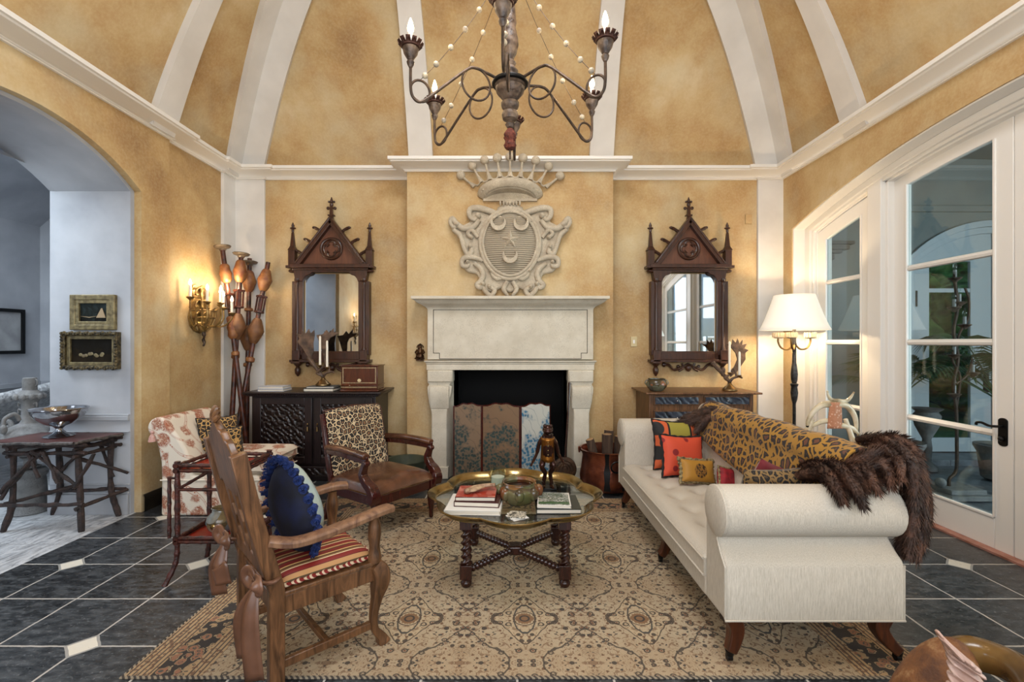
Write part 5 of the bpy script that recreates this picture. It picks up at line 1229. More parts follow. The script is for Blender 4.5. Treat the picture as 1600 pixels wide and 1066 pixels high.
# ---------------------------------------------------------------- sofa
def sofa():
    X0, X1, Y0, Y1 = .944, 1.745, 2.085, 4.165
    R = thing('scroll_arm_sofa', 'long cream linen sofa with rolled arms, tufted seat and dark sabre legs', 'sofa', ((X0+X1)/2, (Y0+Y1)/2, 0))
    def arm(yo, s):
        # s=+1 near arm: outer side faces -y
        def q(y, z): return (yo+s*y, z)
        pl = [q(.0, .20), q(.0, .44), q(.012, .465), q(.05, .495), q(.085, .53), q(.10, .555)]
        cy, cz, r = .092, .665, .116
        for i in range(17):
            a = math.radians(-105-(270-15)*i/16); pl.append(q(cy-(-math.cos(a))*r, cz+math.sin(a)*r) if False else q(cy+math.cos(a)*r, cz+math.sin(a)*r))
        pl += [q(.215, .60), q(.215, .20)]
        return pl
    for nm, yo, s in (('near', Y0, 1), ('far', Y1, -1)):
        pl = arm(yo, s); b = MB(); b.prism(pl, X0+.004, X1, 'x'); b.build('arm', LINEN, R, w=True, bevel=.012, seg=3, sharp=50)
        b = MB(); c = (yo+s*.092, .665); b.lathe([(.116, 0), (.116, .004), (.10, .012), (.06, .018), (.003, .02)], (0, 0, 0), 28)
        b.bm.transform(Matrix.Translation(V((X0-.0, c[0], c[1]))) @ Matrix.Rotation(-PI/2, 4, 'Y')); b.build('arm_disc', LINEN, R, w=True)
        b = MB(); b.tube([(X0+.003, c[0]+math.cos(a)*.112, c[1]+math.sin(a)*.112) for a in [2*PI*i/32 for i in range(32)]], .005, 6, closed=True)
        b.build('piping', LINEN, R, w=True)
        b = MB(); b.tube([(X0+.003, yo+s*.005, .21), (X0+.003, yo+s*.005, .44), (X0+.003, yo+s*.055, .49), (X0+.003, yo+s*.09, .54), (X0+.003, yo+s*.085, .556)], .005, 6); b.tube([(X0, yo, .205), (X1, yo, .205)], .005, 6); b.tube([(X1-.003, yo+s*.004, .21), (X1-.003, yo+s*.004, .45)], .005, 6)
        b.build('edge_welt', LINEN, R, w=True)
    # back
    pl = [(1.50, .30), (1.545, .60), (1.575, .80)]+[(1.655+math.cos(a)*.085, .848+math.sin(a)*.085) for a in [math.radians(190-210*i/12) for i in range(13)]]+[(1.735, .72), (1.735, .20), (1.50, .20)]
    b = MB(); A = [b.v((x, Y0+.17, z)) for x, z in pl]; n = len(pl); prev = A
    b.f(A)
    for k in range(1, 13):
        B = [b.v((x, lerp(Y0+.17, Y1-.17, k/12), z)) for x, z in pl]
        for i in range(n): b.f([prev[i], prev[(i+1)%n], B[(i+1)%n], B[i]])
        prev = B
    b.f(prev[::-1]); b.build('back', LINEN, R, w=True, bevel=.012, seg=3)
    b = MB(); b.bx(X0, 1.55, Y0+.21, Y1-.21, .20, .30); b.build('seat_rail', LINEN, R, w=True, bevel=.014, seg=3)
    # tufted cushion
    ty = [Y0+.215+ (Y1-Y0-.43)*(i+.5)/7 for i in range(7)]; tx = [X0+.16, X0+.34, X0+.52]
    def top(u, v):
        x = lerp(X0-.008, 1.55, u); y = lerp(Y0+.212, Y1-.212, v); e = min(u*.61, (1-u)*.61, v*1.66, (1-v)*1.66)
        z = .425-.04*math.exp(-max(0, e)/.02)
        for i, a in enumerate(tx):
            for c in ty:
                d = math.hypot(x-a, y-(c+(.11 if i % 2 else 0))); z -= .030*math.exp(-(d/.045)**2)+.010*math.exp(-(d/.11)**2)
                z -= .006*math.exp(-abs(x-a)/.012)*0
        u2 = (u*.61/.18); z += .006*math.sin(u2*PI)**2
        return (x, y, z)
    b = MB(); b.grid(top, 60, 150)
    b.bx(X0-.008, 1.55, Y0+.212, Y1-.212, .30, .387); b.build('tufted_cushion', LINEN, R, w=True, sharp=60)
    b = MB()
    for z in (.305, .385): b.tube([(X0-.01, Y0+.215, z), (X0-.01, Y1-.215, z)], .006, 6)
    b.build('cushion_piping', LINEN, R, w=True)
    for i, a in enumerate(tx):
        for c in ty:
            y = c+(.11 if i % 2 else 0)
            if y < Y1-.25: MB().ball((a, y, .389), (.012, .012, .006), 8, 5).build('button', LINEN, R, w=True)
    # sabre legs with castors
    for x, y, dx, dy in ((X0+.05, Y0+.05, -.01, -.01), (X1-.07, Y0+.05, .07, -.01), (X0+.05, Y1-.06, -.02, .0), (X1-.07, Y1-.06, .07, .02), (X0+.05, 3.08, -.02, .0), (X1-.07, 3.08, .07, 0)):
        b = MB(); pts = spl([(x, y, .21), (x+dx*-.4+.015, y-.0, .15), (x+dx*.2+.01, y+dy*.5, .09), (x+dx, y+dy, .045)], 5); k = len(pts)
        b.tube(pts, [lerp(.036, .022, i/(k-1)) for i in range(k)], prof=[(-1,-1),(1,-1),(1,1),(-1,1)], up=(0, 1, 0)); l = b.build('leg', LEGW, R, w=True, bevel=.006)
        b = MB(); b.cyl((x+dx, y+dy, .05), (x+dx, y+dy, .028), .02, .016, 10); b.tube([(x+dx-.011, y+dy+.006, .016), (x+dx+.011, y+dy+.006, .016)], .016, 14); b.build('castor', BLACKM, R, w=True).parent = l
sofa()
# ---------------------------------------------------------------- leopard throw with fur tails
def fur_tail(b, pts, r, n=420, ln=.05):
    pts = spl(pts, 6); k = len(pts); rad = [r*(.45+.75*math.sin(PI*min(1, .12+.86*i/(k-1)))) for i in range(k)]
    b.tube(pts, [q*.72 for q in rad], 8)
    for _ in range(n):
        t = random.random()*(k-1.001); i = int(t); f = t-i; p = lerp(pts[i], pts[i+1], f); tg = (pts[i+1]-pts[i]).normalized(); rr = lerp(rad[i], rad[i+1], f)
        o_ = tg.orthogonal().normalized(); o_.rotate(Matrix.Rotation(random.random()*2*PI, 3, tg)); s_ = o_.cross(tg)
        root = p+o_*rr*.6; L = ln*random.uniform(.6, 1.3); tip = root+tg*L*.9+o_*(rr*.55+random.uniform(0,.006))+s_*random.uniform(-.008,.008); w_ = .0035
        b.f([b.v(root-s_*w_), b.v(root+s_*w_), b.v(tip)])
def throw():
    R = thing('leopard_throw', 'ochre leopard print throw trimmed with brown fur tails over the sofa back', 'throw', (1.62, 3.0, .5))
    prof = [(1.525, .60), (1.548, .70), (1.567, .80)]+[(1.655+math.cos(a)*.095, .850+math.sin(a)*.095) for a in [math.radians(185-190*i/10) for i in range(11)]]+[(1.752, .72), (1.752, .5), (1.754, .38)]
    def fn(u, v):
        t = v*(len(prof)-1); i = min(int(t), len(prof)-2); x, z = [lerp(prof[i][k], prof[i+1][k], t-i) for k in (0, 1)]
        y = lerp(2.20, 3.86, u); 
        if v < .25: z += .03*math.sin(u*9)*(1-v*4)+ (.10*max(0, u-.8)*5*(1-v*4))*.5
        x -= .008*(math.sin(u*31+v*5)*.5+.5)*(1 if v < .5 else 0); z += .006*math.sin(u*23+v*8)
        return (x, y, z)
    b = MB(); b.grid(fn, 70, 46); b.build('leopard_cloth', LEO_T, R, w=True, solid=.012)
    near = [
        [(1238,750,2.55),(1252,746,2.48),(1268,745,2.40),(1290,748,2.32)], [(1250,740,2.5),(1265,734,2.42),(1290,738,2.32),(1310,752,2.22)],
        [(1262,728,2.45),(1285,736,2.28),(1305,762,2.10),(1318,790,2.03)], [(1285,722,2.4),(1312,734,2.2),(1335,765,2.06),(1350,797,2.00)],
        [(1305,716,2.4),(1322,728,2.25),(1340,745,2.12),(1352,772,2.05)], [(1318,708,2.4),(1345,722,2.2),(1360,750,2.08),(1372,772,2.04)],
        [(1335,704,2.4),(1362,712,2.22),(1385,735,2.1),(1392,765,2.04)], [(1350,700,2.4),(1375,704,2.22),(1402,722,2.1),(1410,755,2.03)],
        [(1365,694,2.35),(1392,695,2.2),(1418,718,2.1),(1428,765,2.06),(1428,800,2.06)], [(1375,690,2.35),(1400,690,2.22),(1426,712,2.12),(1440,765,2.1),(1446,820,2.1)],
        [(1400,700,2.25),(1422,740,2.15),(1428,790,2.12),(1422,850,2.12),(1420,872,2.12)], [(1405,700,2.25),(1432,750,2.2),(1440,800,2.17),(1438,850,2.15),(1430,880,2.15)],
        [(1398,700,2.3),(1415,750,2.2),(1418,800,2.18),(1410,850,2.18),(1408,868,2.18)], [(1390,690,2.35),(1420,700,2.3),(1436,740,2.26),(1448,800,2.24),(1444,850,2.22)],
        [(1340,690,2.55),(1370,688,2.45),(1402,698,2.35),(1425,720,2.3),(1438,780,2.28)],
        [(1240,748,2.42),(1275,742,2.3),(1300,748,2.22),(1330,758,2.14)], [(1290,745,2.25),(1320,740,2.18),(1350,735,2.14),(1385,725,2.12)], [(1310,735,2.22),(1340,725,2.18),(1370,712,2.18),(1400,705,2.18)]]
    far = [
        [(1110,645,3.7),(1092,650,3.85),(1070,660,3.95),(1045,668,4.0)], [(1108,652,3.75),(1088,660,3.85),(1062,668,3.92)], [(1112,650,3.68),(1100,662,3.75),(1088,676,3.8)],
        [(1120,640,3.68),(1104,644,3.8),(1085,650,3.95),(1065,655,4.02)], [(1125,637,3.75),(1112,636,3.85),(1100,640,3.95)]]
    for L, r in ((near, .036), (far, .034)):
        for t in L:
            b = MB(); fur_tail(b, [P(*p) for p in t], r, 620, .036); b.build('fur_tail', FUR, R, w=True, sharp=60)
throw()
T_ = 'loose cushions on the cream sofa'
pillow('cushion', 'orange cushion with green band and black dots, rearmost on the sofa', (1.345, 3.84, .605), (-.22, .08, .22), .44, .40, .13, BANDC, None, BLACKF, T_, .007)
pillow('cushion', 'red-orange polka dot cushion with black looped trim on the sofa', (1.31, 3.62, .565), (-.26, .10, .28), .38, .32, .12, POLKA, None, BLACKF, T_, .010)
pillow('cushion', 'small mustard cushion with a dark crest medallion and fringed edge', (1.335, 3.40, .51), (-.3, .12, .25), .29, .17, .10, MEDAL, None, GOLDF, T_, .013)
pillow('cushion', 'tiny crimson cushion with gold edging beside the mustard cushion', (1.48, 3.25, .50), (-.25, .25, .45), .15, .15, .08, REDF, None, GOLDF, T_, .008)
pillow('cushion', 'dark leopard cushion lying against the near sofa arm', (1.36, 2.47, .62), (.42, .0, .15), .42, .40, .12, LEO_D, None, None, T_)
R = pillow('cushion', 'deep red velvet bow-shaped cushion against the near sofa arm', (1.42, 2.60, .655), (.35, .35, .2), .27, .26, .08, REDV, None, None, T_)
# ---------------------------------------------------------------- coffee table
TZ = .435
def coffee_table():
    cx, cy = .02, 3.06; R = thing('tray_coffee_table', 'scalloped brass and glass tray coffee table on dark barley twist legs', 'coffee table', (cx, cy, 0))
    def rr(t): return .478+.032*abs(math.cos(4*t))**.7+.012*math.cos(8*t)
    NS = 160
    prof = [(-.012, -.012), (-.012, .0), (.0, .002), (.016, .008), (.024, .020), (.036, .028), (.044, .030), (.046, .035), (.040, .038), (.028, .034), (.012, .019), (.0, .008), (-.012, -.012)]
    b = MB(); b.grid(lambda u, v: ((rr(2*PI*u)+prof[round(v*(len(prof)-1))][0])*math.cos(2*PI*u), (rr(2*PI*u)+prof[round(v*(len(prof)-1))][0])*math.sin(2*PI*u)*1.0, TZ+prof[round(v*(len(prof)-1))][1]), NS, len(prof)-1, cu=True); b.build('brass_rim', BRASS, R)
    b = MB(); b.prism([((rr(2*PI*i/NS)-.004)*math.cos(2*PI*i/NS), (rr(2*PI*i/NS)-.004)*math.sin(2*PI*i/NS)) for i in range(NS)], TZ-.008, TZ, 'z'); b.build('glass_top', GLASST, R)
    for sx, sy in ((-1,-1),(1,-1),(-1,1),(1,1)):
        x, y = sx*.29, sy*.285; b = MB()
        b.bx(x-.035, x+.035, y-.035, y+.035, .345, TZ-.012); b.bx(x-.035, x+.035, y-.035, y+.035, .055, .135)
        b.lathe([(.01,0),(.025,.003),(.033,.018),(.033,.03),(.022,.045),(.03,.055)], (x, y, 0), 14)
        n = 60; tw = []
        b.grid(lambda u, v: ((.026+.009*math.cos(2*(2*PI*u-v*2*PI*2.6)))*math.cos(2*PI*u)+x, (.026+.009*math.cos(2*(2*PI*u-v*2*PI*2.6)))*math.sin(2*PI*u)+y, lerp(.135, .345, v)), 20, 44, cu=True)
        b.build('leg', BARLEY, R, bevel=.002)
    for sx, sy in ((-1,-1),(1,-1),(-1,1),(1,1)):
        a, c = V((sx*.265, sy*.26, .095)), V((sx*.03, sy*.03, .10)); b = MB(); n = 66; pts = [lerp(a, c, i/n) for i in range(n+1)]
        b.tube(pts, [.012+.012*abs(math.sin(PI*11*i/n)) for i in range(n+1)], 12); b.build('stretcher', BARLEY, R)
    b = MB(); b.bx(-.045, .045, -.045, .045, .07, .13); b.build('stretcher_block', BARLEY, R, bevel=.012)
    # apron frame under the glass
    b = MB(); 
    for s in (-1, 1): b.bx(-.26, .26, s*.285-.012, s*.285+.012, TZ-.045, TZ-.012); b.bx(s*.29-.012, s*.29+.012, -.26, .26, TZ-.045, TZ-.012)
    b.build('apron', BARLEY, R)
coffee_table()
g = TZ+.001
bl = 'books left of the bowl on the coffee table'; br_ = 'books right of the bowl on the coffee table'
book('book', 'large white book at the bottom of the left pile on the coffee table', (-.225, 2.88, g), (.33, .30, .028), -.05, BKW, bl)
book('book', 'dark red book in the middle of the left pile on the coffee table', (-.20, 2.90, g+.029), (.27, .24, .03), -.10, BKD, bl)
R = book('book', 'red photo-covered book on top of the left pile on the coffee table', (-.215, 2.90, g+.060), (.24, .22, .026), -.03, BKD, bl)
MB().bx(-.118, .118, -.108, .108, .026, .0275).build('cover_picture', COV1, R)
b = MB(); b.grid(lambda u, v: ((u-.5)*.19+.0, (v-.5)*.05*(1+.5*math.sin(u*7)), .012+.016*math.sin(PI*v)*(.6+.4*math.sin(u*5))+.01*u), 14, 8); b.tube(spl([(-.09,-.01,.01),(-.03,.02,.02),(.05,.0,.026),(.09,-.03,.03)], 4), .011, 8); b.ball((-.085,-.01,.015), (.022,.02,.016), 8, 6)
o = b.build('carved_bone_piece', plain('mottled_bone', 'b59a78', .5, c2='6d4630', vs=25), None, solid=.004); o.location = (-.20, 2.90, g+.089); o.rotation_euler = (0, 0, .5); tag(o, 'mottled carved bone piece lying on the red book', 'carving')
book('book', 'dark green covered book under the magazine on the coffee table', (.275, 2.88, g), (.265, .26, .028), .0, BKG, br_)
R = book('magazine', 'magazine with a green and grey photo cover on the right book', (.255, 2.885, g+.029), (.20, .24, .016), -.06, BKW, br_)
MB().bx(-.092, .092, -.11, .112, .016, .0172).build('cover_picture', COV2, R)
MB().bx(-.092, .092, -.095, -.06, .0172, .0178).build('cover_band', plain('magazine_green_band', '3d5a38', .4), R)
for i, (a, t) in enumerate(((.5, 'undermost square coaster of the stack at the front of the glass top'), (.25, 'middle square coaster of the stack at the front of the glass top'), (-.15, 'printed coaster on top of the stack at the front of the glass top'))):
    o = MB().box((0, 0, .003), (.10, .10, .006)).build('coaster', COV3 if i == 2 else BKW, None, bevel=.002); o.location = (.03, 2.70, g+.0065*i); o.rotation_euler = (0, 0, a); tag(o, t, 'coaster', 'stacked coasters on the coffee table')
R = thing('majolica_bowl', 'round majolica bowl with leaf panels in the middle of the coffee table', 'bowl', (.045, 2.96, g))
MB().lathe([(.07,0),(.085,.004),(.115,.035),(.13,.07),(.125,.095),(.102,.118),(.100,.125),(.108,.130),(.106,.134),(.096,.130),(.09,.115),(.11,.09),(.11,.06),(.07,.015),(.005,.012)], seg=40).build('bowl_body', POT1, R)
b = MB()
for i in range(8):
    t = 2*PI*i/8; b.ball((math.cos(t)*.122, math.sin(t)*.122, .075), (.03,.03,.04), 10, 8)
b.build('leaf_relief', POT1, R)
b = MB(); b.lathe([(.092, .10), (.004, .101)], seg=24); b.build('glazed_interior', POTIN, R)
R = thing('candle_glass', 'clear glass tumbler with white candle wax at the back of the tray', 'candle', (-.10, 3.33, g))
b = MB(); b.lathe([(.001,0),(.050,0),(.055,.004),(.055,.112),(.052,.112),(.047,.006),(.001,.005)], seg=28); b.build('glass', GLASST, R)
MB().lathe([(.001,.007),(.047,.007),(.047,.055),(.001,.055)], seg=24).build('wax', WAX, R)
# frog sculpture
def frog():
    R = thing('frog_statue', 'standing bronze frog figure in a gilt waistcoat at the back of the coffee table', 'statue', (.245, 3.24, g))
    MB().bx(-.06, .06, -.05, .05, 0, .012).build('base', BLACKM, R, bevel=.003)
    b = MB()
    for s in (-1, 1):
        b.tube(spl([(s*.028,-.0,.20),(s*.040,-.02,.15),(s*.018,-.005,.105),(s*.026,-.0,.05),(s*.024,.0,.02)], 5), [.021]*5+[.017]*5+[.014]*5+[.012]*5+[.012], 10)
        b.tube([(s*.024,.01,.018),(s*.03,-.02,.018),(s*.036,-.05,.014)], [.011,.013,.008], 8)
        b.tube(spl([(s*.035,0,.345),(s*.06,-.005,.30),(s*.075,-.01,.24),(s*.105,-.035,.185)], 5), [.016]*5+[.013]*5+[.010]*6, 8)
        for k in (-1, 0, 1): b.tube([(s*.105,-.035,.187),(s*(.118+.006*k),-.045+.006*k,.165)], [.006,.004], 6)
    b.tube([(0,0,.19),(0,-.003,.23),(0,-.005,.29),(0,0,.345),(0,0,.37)], [.042,.045,.043,.044,.026], 14)
    b.ball((0,-.01,.405), (.036,.036,.034), 14, 10); b.ball((0,-.035,.398), (.032,.024,.016), 12, 8)
    for s in (-1, 1): b.ball((s*.02,-.022,.432), (.013,.013,.013), 10, 8)
    b.build('body', FROGB, R)
    b = MB(); b.grid(lambda u, v: ((.0475-.004*math.sin(PI*v))*math.sin(lerp(-2.6,2.6,u)), -(.0475-.004*math.sin(PI*v))*math.cos(lerp(-2.6,2.6,u)), lerp(.215-.03*(1-abs(u*2-1)), .352, v)), 24, 8); b.build('waistcoat', FROGV, R, solid=.004)
    b = MB()
    for z in (.24, .27, .30, .325): b.ball((0,-.05,z), .005, 8, 6)
    b.build('buttons', BRASS, R)['kind'] = 'stuff'
    b = MB(); b.tube([(math.cos(t)*.03, math.sin(t)*.03, .365+.004*math.cos(3*t)) for t in [2*PI*i/18 for i in range(18)]], .009, 8, closed=True); b.build('collar', FROGB, R)
frog()
# ---------------------------------------------------------------- leopard library armchair
def armchair():
    R = thing('library_armchair', 'mahogany armchair with leopard print back and worn brown leather seat', 'armchair', (-1.065, 3.83, 0), math.radians(-126))
    w_, d = .60, .62    # local front = +y
    hw = w_/2
    # seat frame
    b = MB(); b.bx(-hw, hw, d/2-.035, d/2, .24, .315); b.bx(-hw, hw, -d/2, -d/2+.035, .24, .315); b.bx(-hw, -hw+.035, -d/2, d/2, .24, .315); b.bx(hw-.035, hw, -d/2, d/2, .24, .315)
    b.build('seat_frame', MAHOG, R, bevel=.006)
    b = MB()
    def seat(u, v):
        x = lerp(-hw-.005, hw+.005, u); y = lerp(-d/2+.02, d/2+.008, v); e = ((1-(2*u-1)**6)*(1-(2*v-1)**6)); z = .315+.065*max(0, e)**.35+.04*max(0, e)*(1-.4*(2*u-1)**2)
        return (x, y, z)
    b.grid(seat, 28, 28); b.build('seat', LEATH, R)
    b = MB()
    for i in range(46):
        t = i/45; b.ball((lerp(-hw, hw, t), d/2+.006, .322), .0055, 6, 4)
    for s in (-1, 1):
        for i in range(40): b.ball((s*(hw+.003), lerp(-d/2+.03, d/2, i/39), .322), .0055, 6, 4)
    b.build('nailheads', BRASSD, R)['kind'] = 'stuff'
    # back: tilted padded panel
    tilt = math.radians(13)
    def bk(x, t, z): return V((x, -d/2+.05-math.sin(tilt)*z-math.cos(tilt)*0+t*math.cos(tilt), .36+math.cos(tilt)*z+t*math.sin(tilt)*.3))
    Hb = .53
    def ff(u, v, s):
        a, c = 2*u-1, 2*v-1; e = max(0, (1-a**8)*(1-c**8))**.4
        x = a*(.272-.0*c); z = v*Hb+.018*(1-a*a)*v
        return bk(x, (.015+.045*e) if s > 0 else -.03*e, z)
    b = MB(); b.grid(lambda u, v: ff(u, v, 1), 26, 26); b.build('back_front', LEO_C, R)
    b = MB(); b.grid(lambda u, v: ff(u, v, -1), 16, 16); b.build('back_rear', LEATHD, R)
    b = MB()
    for s in (-1, 1): b.tube([bk(s*.272, -.015, -.12), bk(s*.278, -.015, .2), bk(s*.278, -.015, Hb-.02)], [.02, .02, .018], prof=SQ, up=(0,1,0))
    b.tube([bk(-.275, -.012, Hb), bk(0, -.012, Hb+.018), bk(.275, -.012, Hb)], .012, 8); b.build('back_frame', MAHOG, R, bevel=.004)
    for s in (-1, 1):
        # padded rest
        b = MB(); pts = spl([(s*.285, -.30, .60), (s*.305, -.1, .615), (s*.32, .12, .612), (s*.325, .24, .605)], 6); k = len(pts)
        b.tube(pts, [.030]*(k-1)+[.028], 12, prof=[(math.cos(t)*1.15, math.sin(t)*.8) for t in [2*PI*i/14 for i in range(14)]], up=(0,0,1)); b.build('arm_pad', LEATH, R, bevel=.006)
        b = MB(); pts = spl([(s*.285, -.31, .575), (s*.305, -.1, .585), (s*.322, .15, .582), (s*.325, .25, .575)], 6); b.tube(pts, 1, prof=sqp(.012, .030), up=(0,0,1)); b.build('arm_rail', MAHOG, R, bevel=.004)
        # scroll support
        b = MB(); pts = spl([(s*.325, .235, .57), (s*.325, .215, .52), (s*.325, .20, .47), (s*.322, .235, .42), (s*.318, .29, .38), (s*.315, .315, .33), (s*.31, .30, .28)], 6); k = len(pts)
        b.tube(pts, [.022+.022*(i/(k-1))**1.2 for i in range(k)], prof=[(-.8,-1),(.8,-1),(.8,1),(-.8,1)], up=(1,0,0))
        b.tube([(s*.30, .305, .345), (s*.345, .305, .345)], .038, 18); b.tube([(s*.295, .305, .345), (s*.35, .305, .345)], .016, 12); b.tube([(s*.30, .235, .555), (s*.35, .235, .555)], .022, 14)
        b.build('arm_support', MAHOG, R, bevel=.006)
        b = MB(); b.bx(s*.275-.03, s*.275+.03, d/2-.045, d/2+.012, .225, .32); b.lathe([(.016,.0),(.018,.01),(.016,.05),(.024,.10),(.032,.17),(.034,.205),(.026,.215),(.03,.225)], (s*.275, d/2-.018, .0), 14); l = b.build('leg', MAHOG, R, bevel=.004)
        b = MB(); b.ball((s*.275, d/2-.018, .012), (.012,.016,.016), 8, 6); b.build('castor', BLACKM, R).parent = l
        b = MB(); b.tube(spl([(s*.265, -d/2+.03, .30), (s*.265, -d/2+.02, .2), (s*.267, -d/2-.03, .09), (s*.27, -d/2-.07, .0)], 5), [.026-.0006*i for i in range(16)], prof=SQ, up=(1,0,0)); b.build('leg', MAHOG, R, bevel=.004)
armchair()
# ---------------------------------------------------------------- carved oak armchair with ribbons (foreground)
def oak_chair():
    R = thing('carved_oak_armchair', 'worn carved oak armchair with ribbon bows, seen from behind in the left foreground', 'armchair', (-.985, 2.27, 0), math.radians(-47))
    hw, d = .245, .215
    def bk(x, z, t=0): return V((x, -d-.134*max(0, z-.42)/.6-.012+t, z))
    for s in (-1, 1):
        b = MB(); b.tube([(s*hw, -d, 0), (s*hw, -d, .42), bk(s*hw, .72), bk(s*hw, 1.0)], 1, prof=sqp(.030, .022), up=(1,0,0)); b.build('leg', OAKF if s < 0 else OAKF, R, bevel=.004)
    b = MB(); b.tube([bk(-hw, .78, -.004), bk(-hw, 1.0, -.004)], .01)
    b.bm.free()
    # shaped crest board
    half = [(0,.79),(.10,.79),(.13,.82),(.19,.80),(.245,.80),(.262,.84),(.255,.90),(.262,.95),(.235,.99),(.20,1.00),(.17,1.035),(.13,1.04),(.10,1.07),(.06,1.075),(.035,1.10),(0,1.11)]
    pl = half+[(-a, c) for a, c in half[::-1][1:-1]]
    b = MB(); y_ = lambda z: bk(0, z).y
    A = [b.v((x, y_(z)-.016, z)) for x, z in pl]; B = [b.v((x, y_(z)+.016, z)) for x, z in pl]; n = len(pl)
    for i in range(n): b.f([A[i], A[(i+1)%n], B[(i+1)%n], B[i]])
    b.f(A); b.f(B[::-1]); b.build('crest_rail', OAKF, R, bevel=.006)
    b = MB()
    for i in range(-3, 4):
        a = i*.34; b.tube(spl([(0, y_(1.1), 1.085), (math.sin(a)*.03, y_(1.1)-.012, 1.085+math.cos(a)*.05), (math.sin(a)*.05, y_(1.1), 1.085+math.cos(a)*.085)], 4), [.008]*4+[.012]*4+[.010], 8)
    b.build('shell_finial', OAKF, R)
    # pierced splats
    for x in (-.12, 0, .12):
        q = [(-.028,.5),(.028,.5),(.035,.56),(.018,.60),(.040,.66),(.018,.71),(.034,.76),(.03,.81),(-.03,.81),(-.034,.76),(-.018,.71),(-.040,.66),(-.018,.60),(-.035,.56)]
        b = MB(); A = [b.v((x+a, y_(z)-.010, z)) for a, z in q]; B = [b.v((x+a, y_(z)+.010, z)) for a, z in q]; n = len(q)
        for i in range(n): b.f([A[i], A[(i+1)%n], B[(i+1)%n], B[i]])
        b.f(A); b.f(B[::-1]); b.build('splat', OAKF, R, bevel=.004)
    b = MB(); b.tube([bk(-hw, .50), bk(hw, .50)], 1, prof=sqp(.014, .028), up=(0,0,1)); b.build('lower_back_rail', OAKF, R, bevel=.006)
    # seat
    b = MB(); b.bx(-hw-.02, hw+.02, -d-.01, d+.035, .385, .405); b.build('seat_board', OAKF, R, bevel=.005)
    b = MB(); b.bx(-hw, hw, d-.0, d+.022, .31, .385); b.bx(-hw, hw, -d-.01, -d+.012, .31, .385)
    for s in (-1, 1): b.bx(s*hw-.012, s*hw+.012, -d, d, .31, .385)
    b.build('seat_apron', OAKF, R, bevel=.003)
    for s in (-1, 1):
        # front leg: baluster above, cabriole below
        x = s*(hw+.005); y = d+.005
        b = MB(); pts = spl([(x,y,.39),(x,y+.02,.36),(x,y+.03,.31),(x,y+.015,.24),(x,y-.005,.15),(x,y,.08),(x,y+.03,.035),(x,y+.045,.0)], 5); k = len(pts)
        rad = [.028+.010*math.sin(PI*min(1, i/(k*.45))) - .012*math.sin(PI*min(1, max(0, (i-k*.35)/(k*.6)))) for i in range(k)]
        b.tube(pts, rad, prof=[(-1,-.8),(-.8,-1),(.8,-1),(1,-.8),(1,.8),(.8,1),(-.8,1),(-1,.8)], up=(1,0,0)); b.build('leg', OAKF, R)
        b = MB(); b.lathe([(.030,.40),(.032,.42),(.028,.44),(.024,.47),(.031,.53),(.029,.57),(.022,.60),(.026,.615)], (x, y, 0), 14, fn=lambda t, z: 1+.05*math.cos(4*t)); b.build('arm_support', OAKF, R)
        # arm
        b = MB(); pts = spl([(s*hw, -d-.03, .625), (s*(hw+.025), -d+.08, .60), (s*(hw+.03), .05, .615), (s*(hw+.02), d+.01, .635), (s*(hw-.0), d+.09, .632)], 6)
        b.tube(pts, 1, prof=[(-.016,-.030),(.016,-.034),(.018,0),(.016,.034),(-.016,.030)], up=(0,0,1)) if False else b.tube(pts, 1, prof=[(-.034,-.014),(.034,-.014),(.036,.012),(.02,.02),(-.02,.02),(-.036,.012)], up=(0,0,1)[::-1] and (0,0,1))
        b.build('arm', OAKL, R, bevel=.005)
    b = MB(); b.bx(hw-.012, hw+.012, -d, d, .085, .12); b.build('stretcher', OAKF, R, bevel=.003)
    b = MB(); b.bx(-hw-.012, -hw+.012, -d, d, .085, .12); b.build('stretcher', OAKF, R, bevel=.003)
    b = MB(); b.bx(-hw, hw, -.01, .014, .09, .115); b.build('stretcher', OAKF, R, bevel=.003)
    # ribbon bows at the back posts
    def strip(pts, wd, up):
        b = MB(); pts = spl(pts, 5); n = len(pts)
        for i, (p, q) in enumerate(zip(pts, pts[1:])): pass
        rows = []
        for i, p in enumerate(pts):
            t = (pts[min(i+1, n-1)]-pts[max(i-1, 0)]).normalized(); s_ = t.cross(V(up)).normalized(); w_ = wd[min(int(i/(n-1)*(len(wd)-1)), len(wd)-2)]; f_ = i/(n-1)*(len(wd)-1); w_ = lerp(wd[min(int(f_), len(wd)-2)], wd[min(int(f_), len(wd)-2)+1], f_-min(int(f_), len(wd)-2))
            rows.append([b.v(p+s_*w_*a+V(up).normalized()*.003*math.sin(a*3)) for a in (-1, -.5, 0, .5, 1)])
        for r0, r1 in zip(rows, rows[1:]):
            for j in range(4): b.f([r0[j], r0[j+1], r1[j+1], r1[j]])
        return b
    for s, base, side in ((1, .47, 1), (-1, .50, -1)):
        Rb = thing('ribbon_bow', 'copper satin ribbon bow tied to the near back post of the oak armchair' if s > 0 else 'copper satin ribbon bow tied to the far back post of the oak armchair', 'ribbon', (0,0,0), 0, 'ribbons on the oak armchair')
        Rb.location = R.location; Rb.rotation_euler = R.rotation_euler
        k = bk(s*hw, base); kx = k.x; ky = k.y-.035
        b = MB(); b.ball((kx-.0, ky-.012, base), (.017, .015, .022), 10, 8); b.tube([(kx+math.cos(t)*.036, k.y+math.sin(t)*.032, base) for t in [2*PI*i/20 for i in range(20)]], .009, 8, closed=True); b.build('knot', RIBBON, Rb)
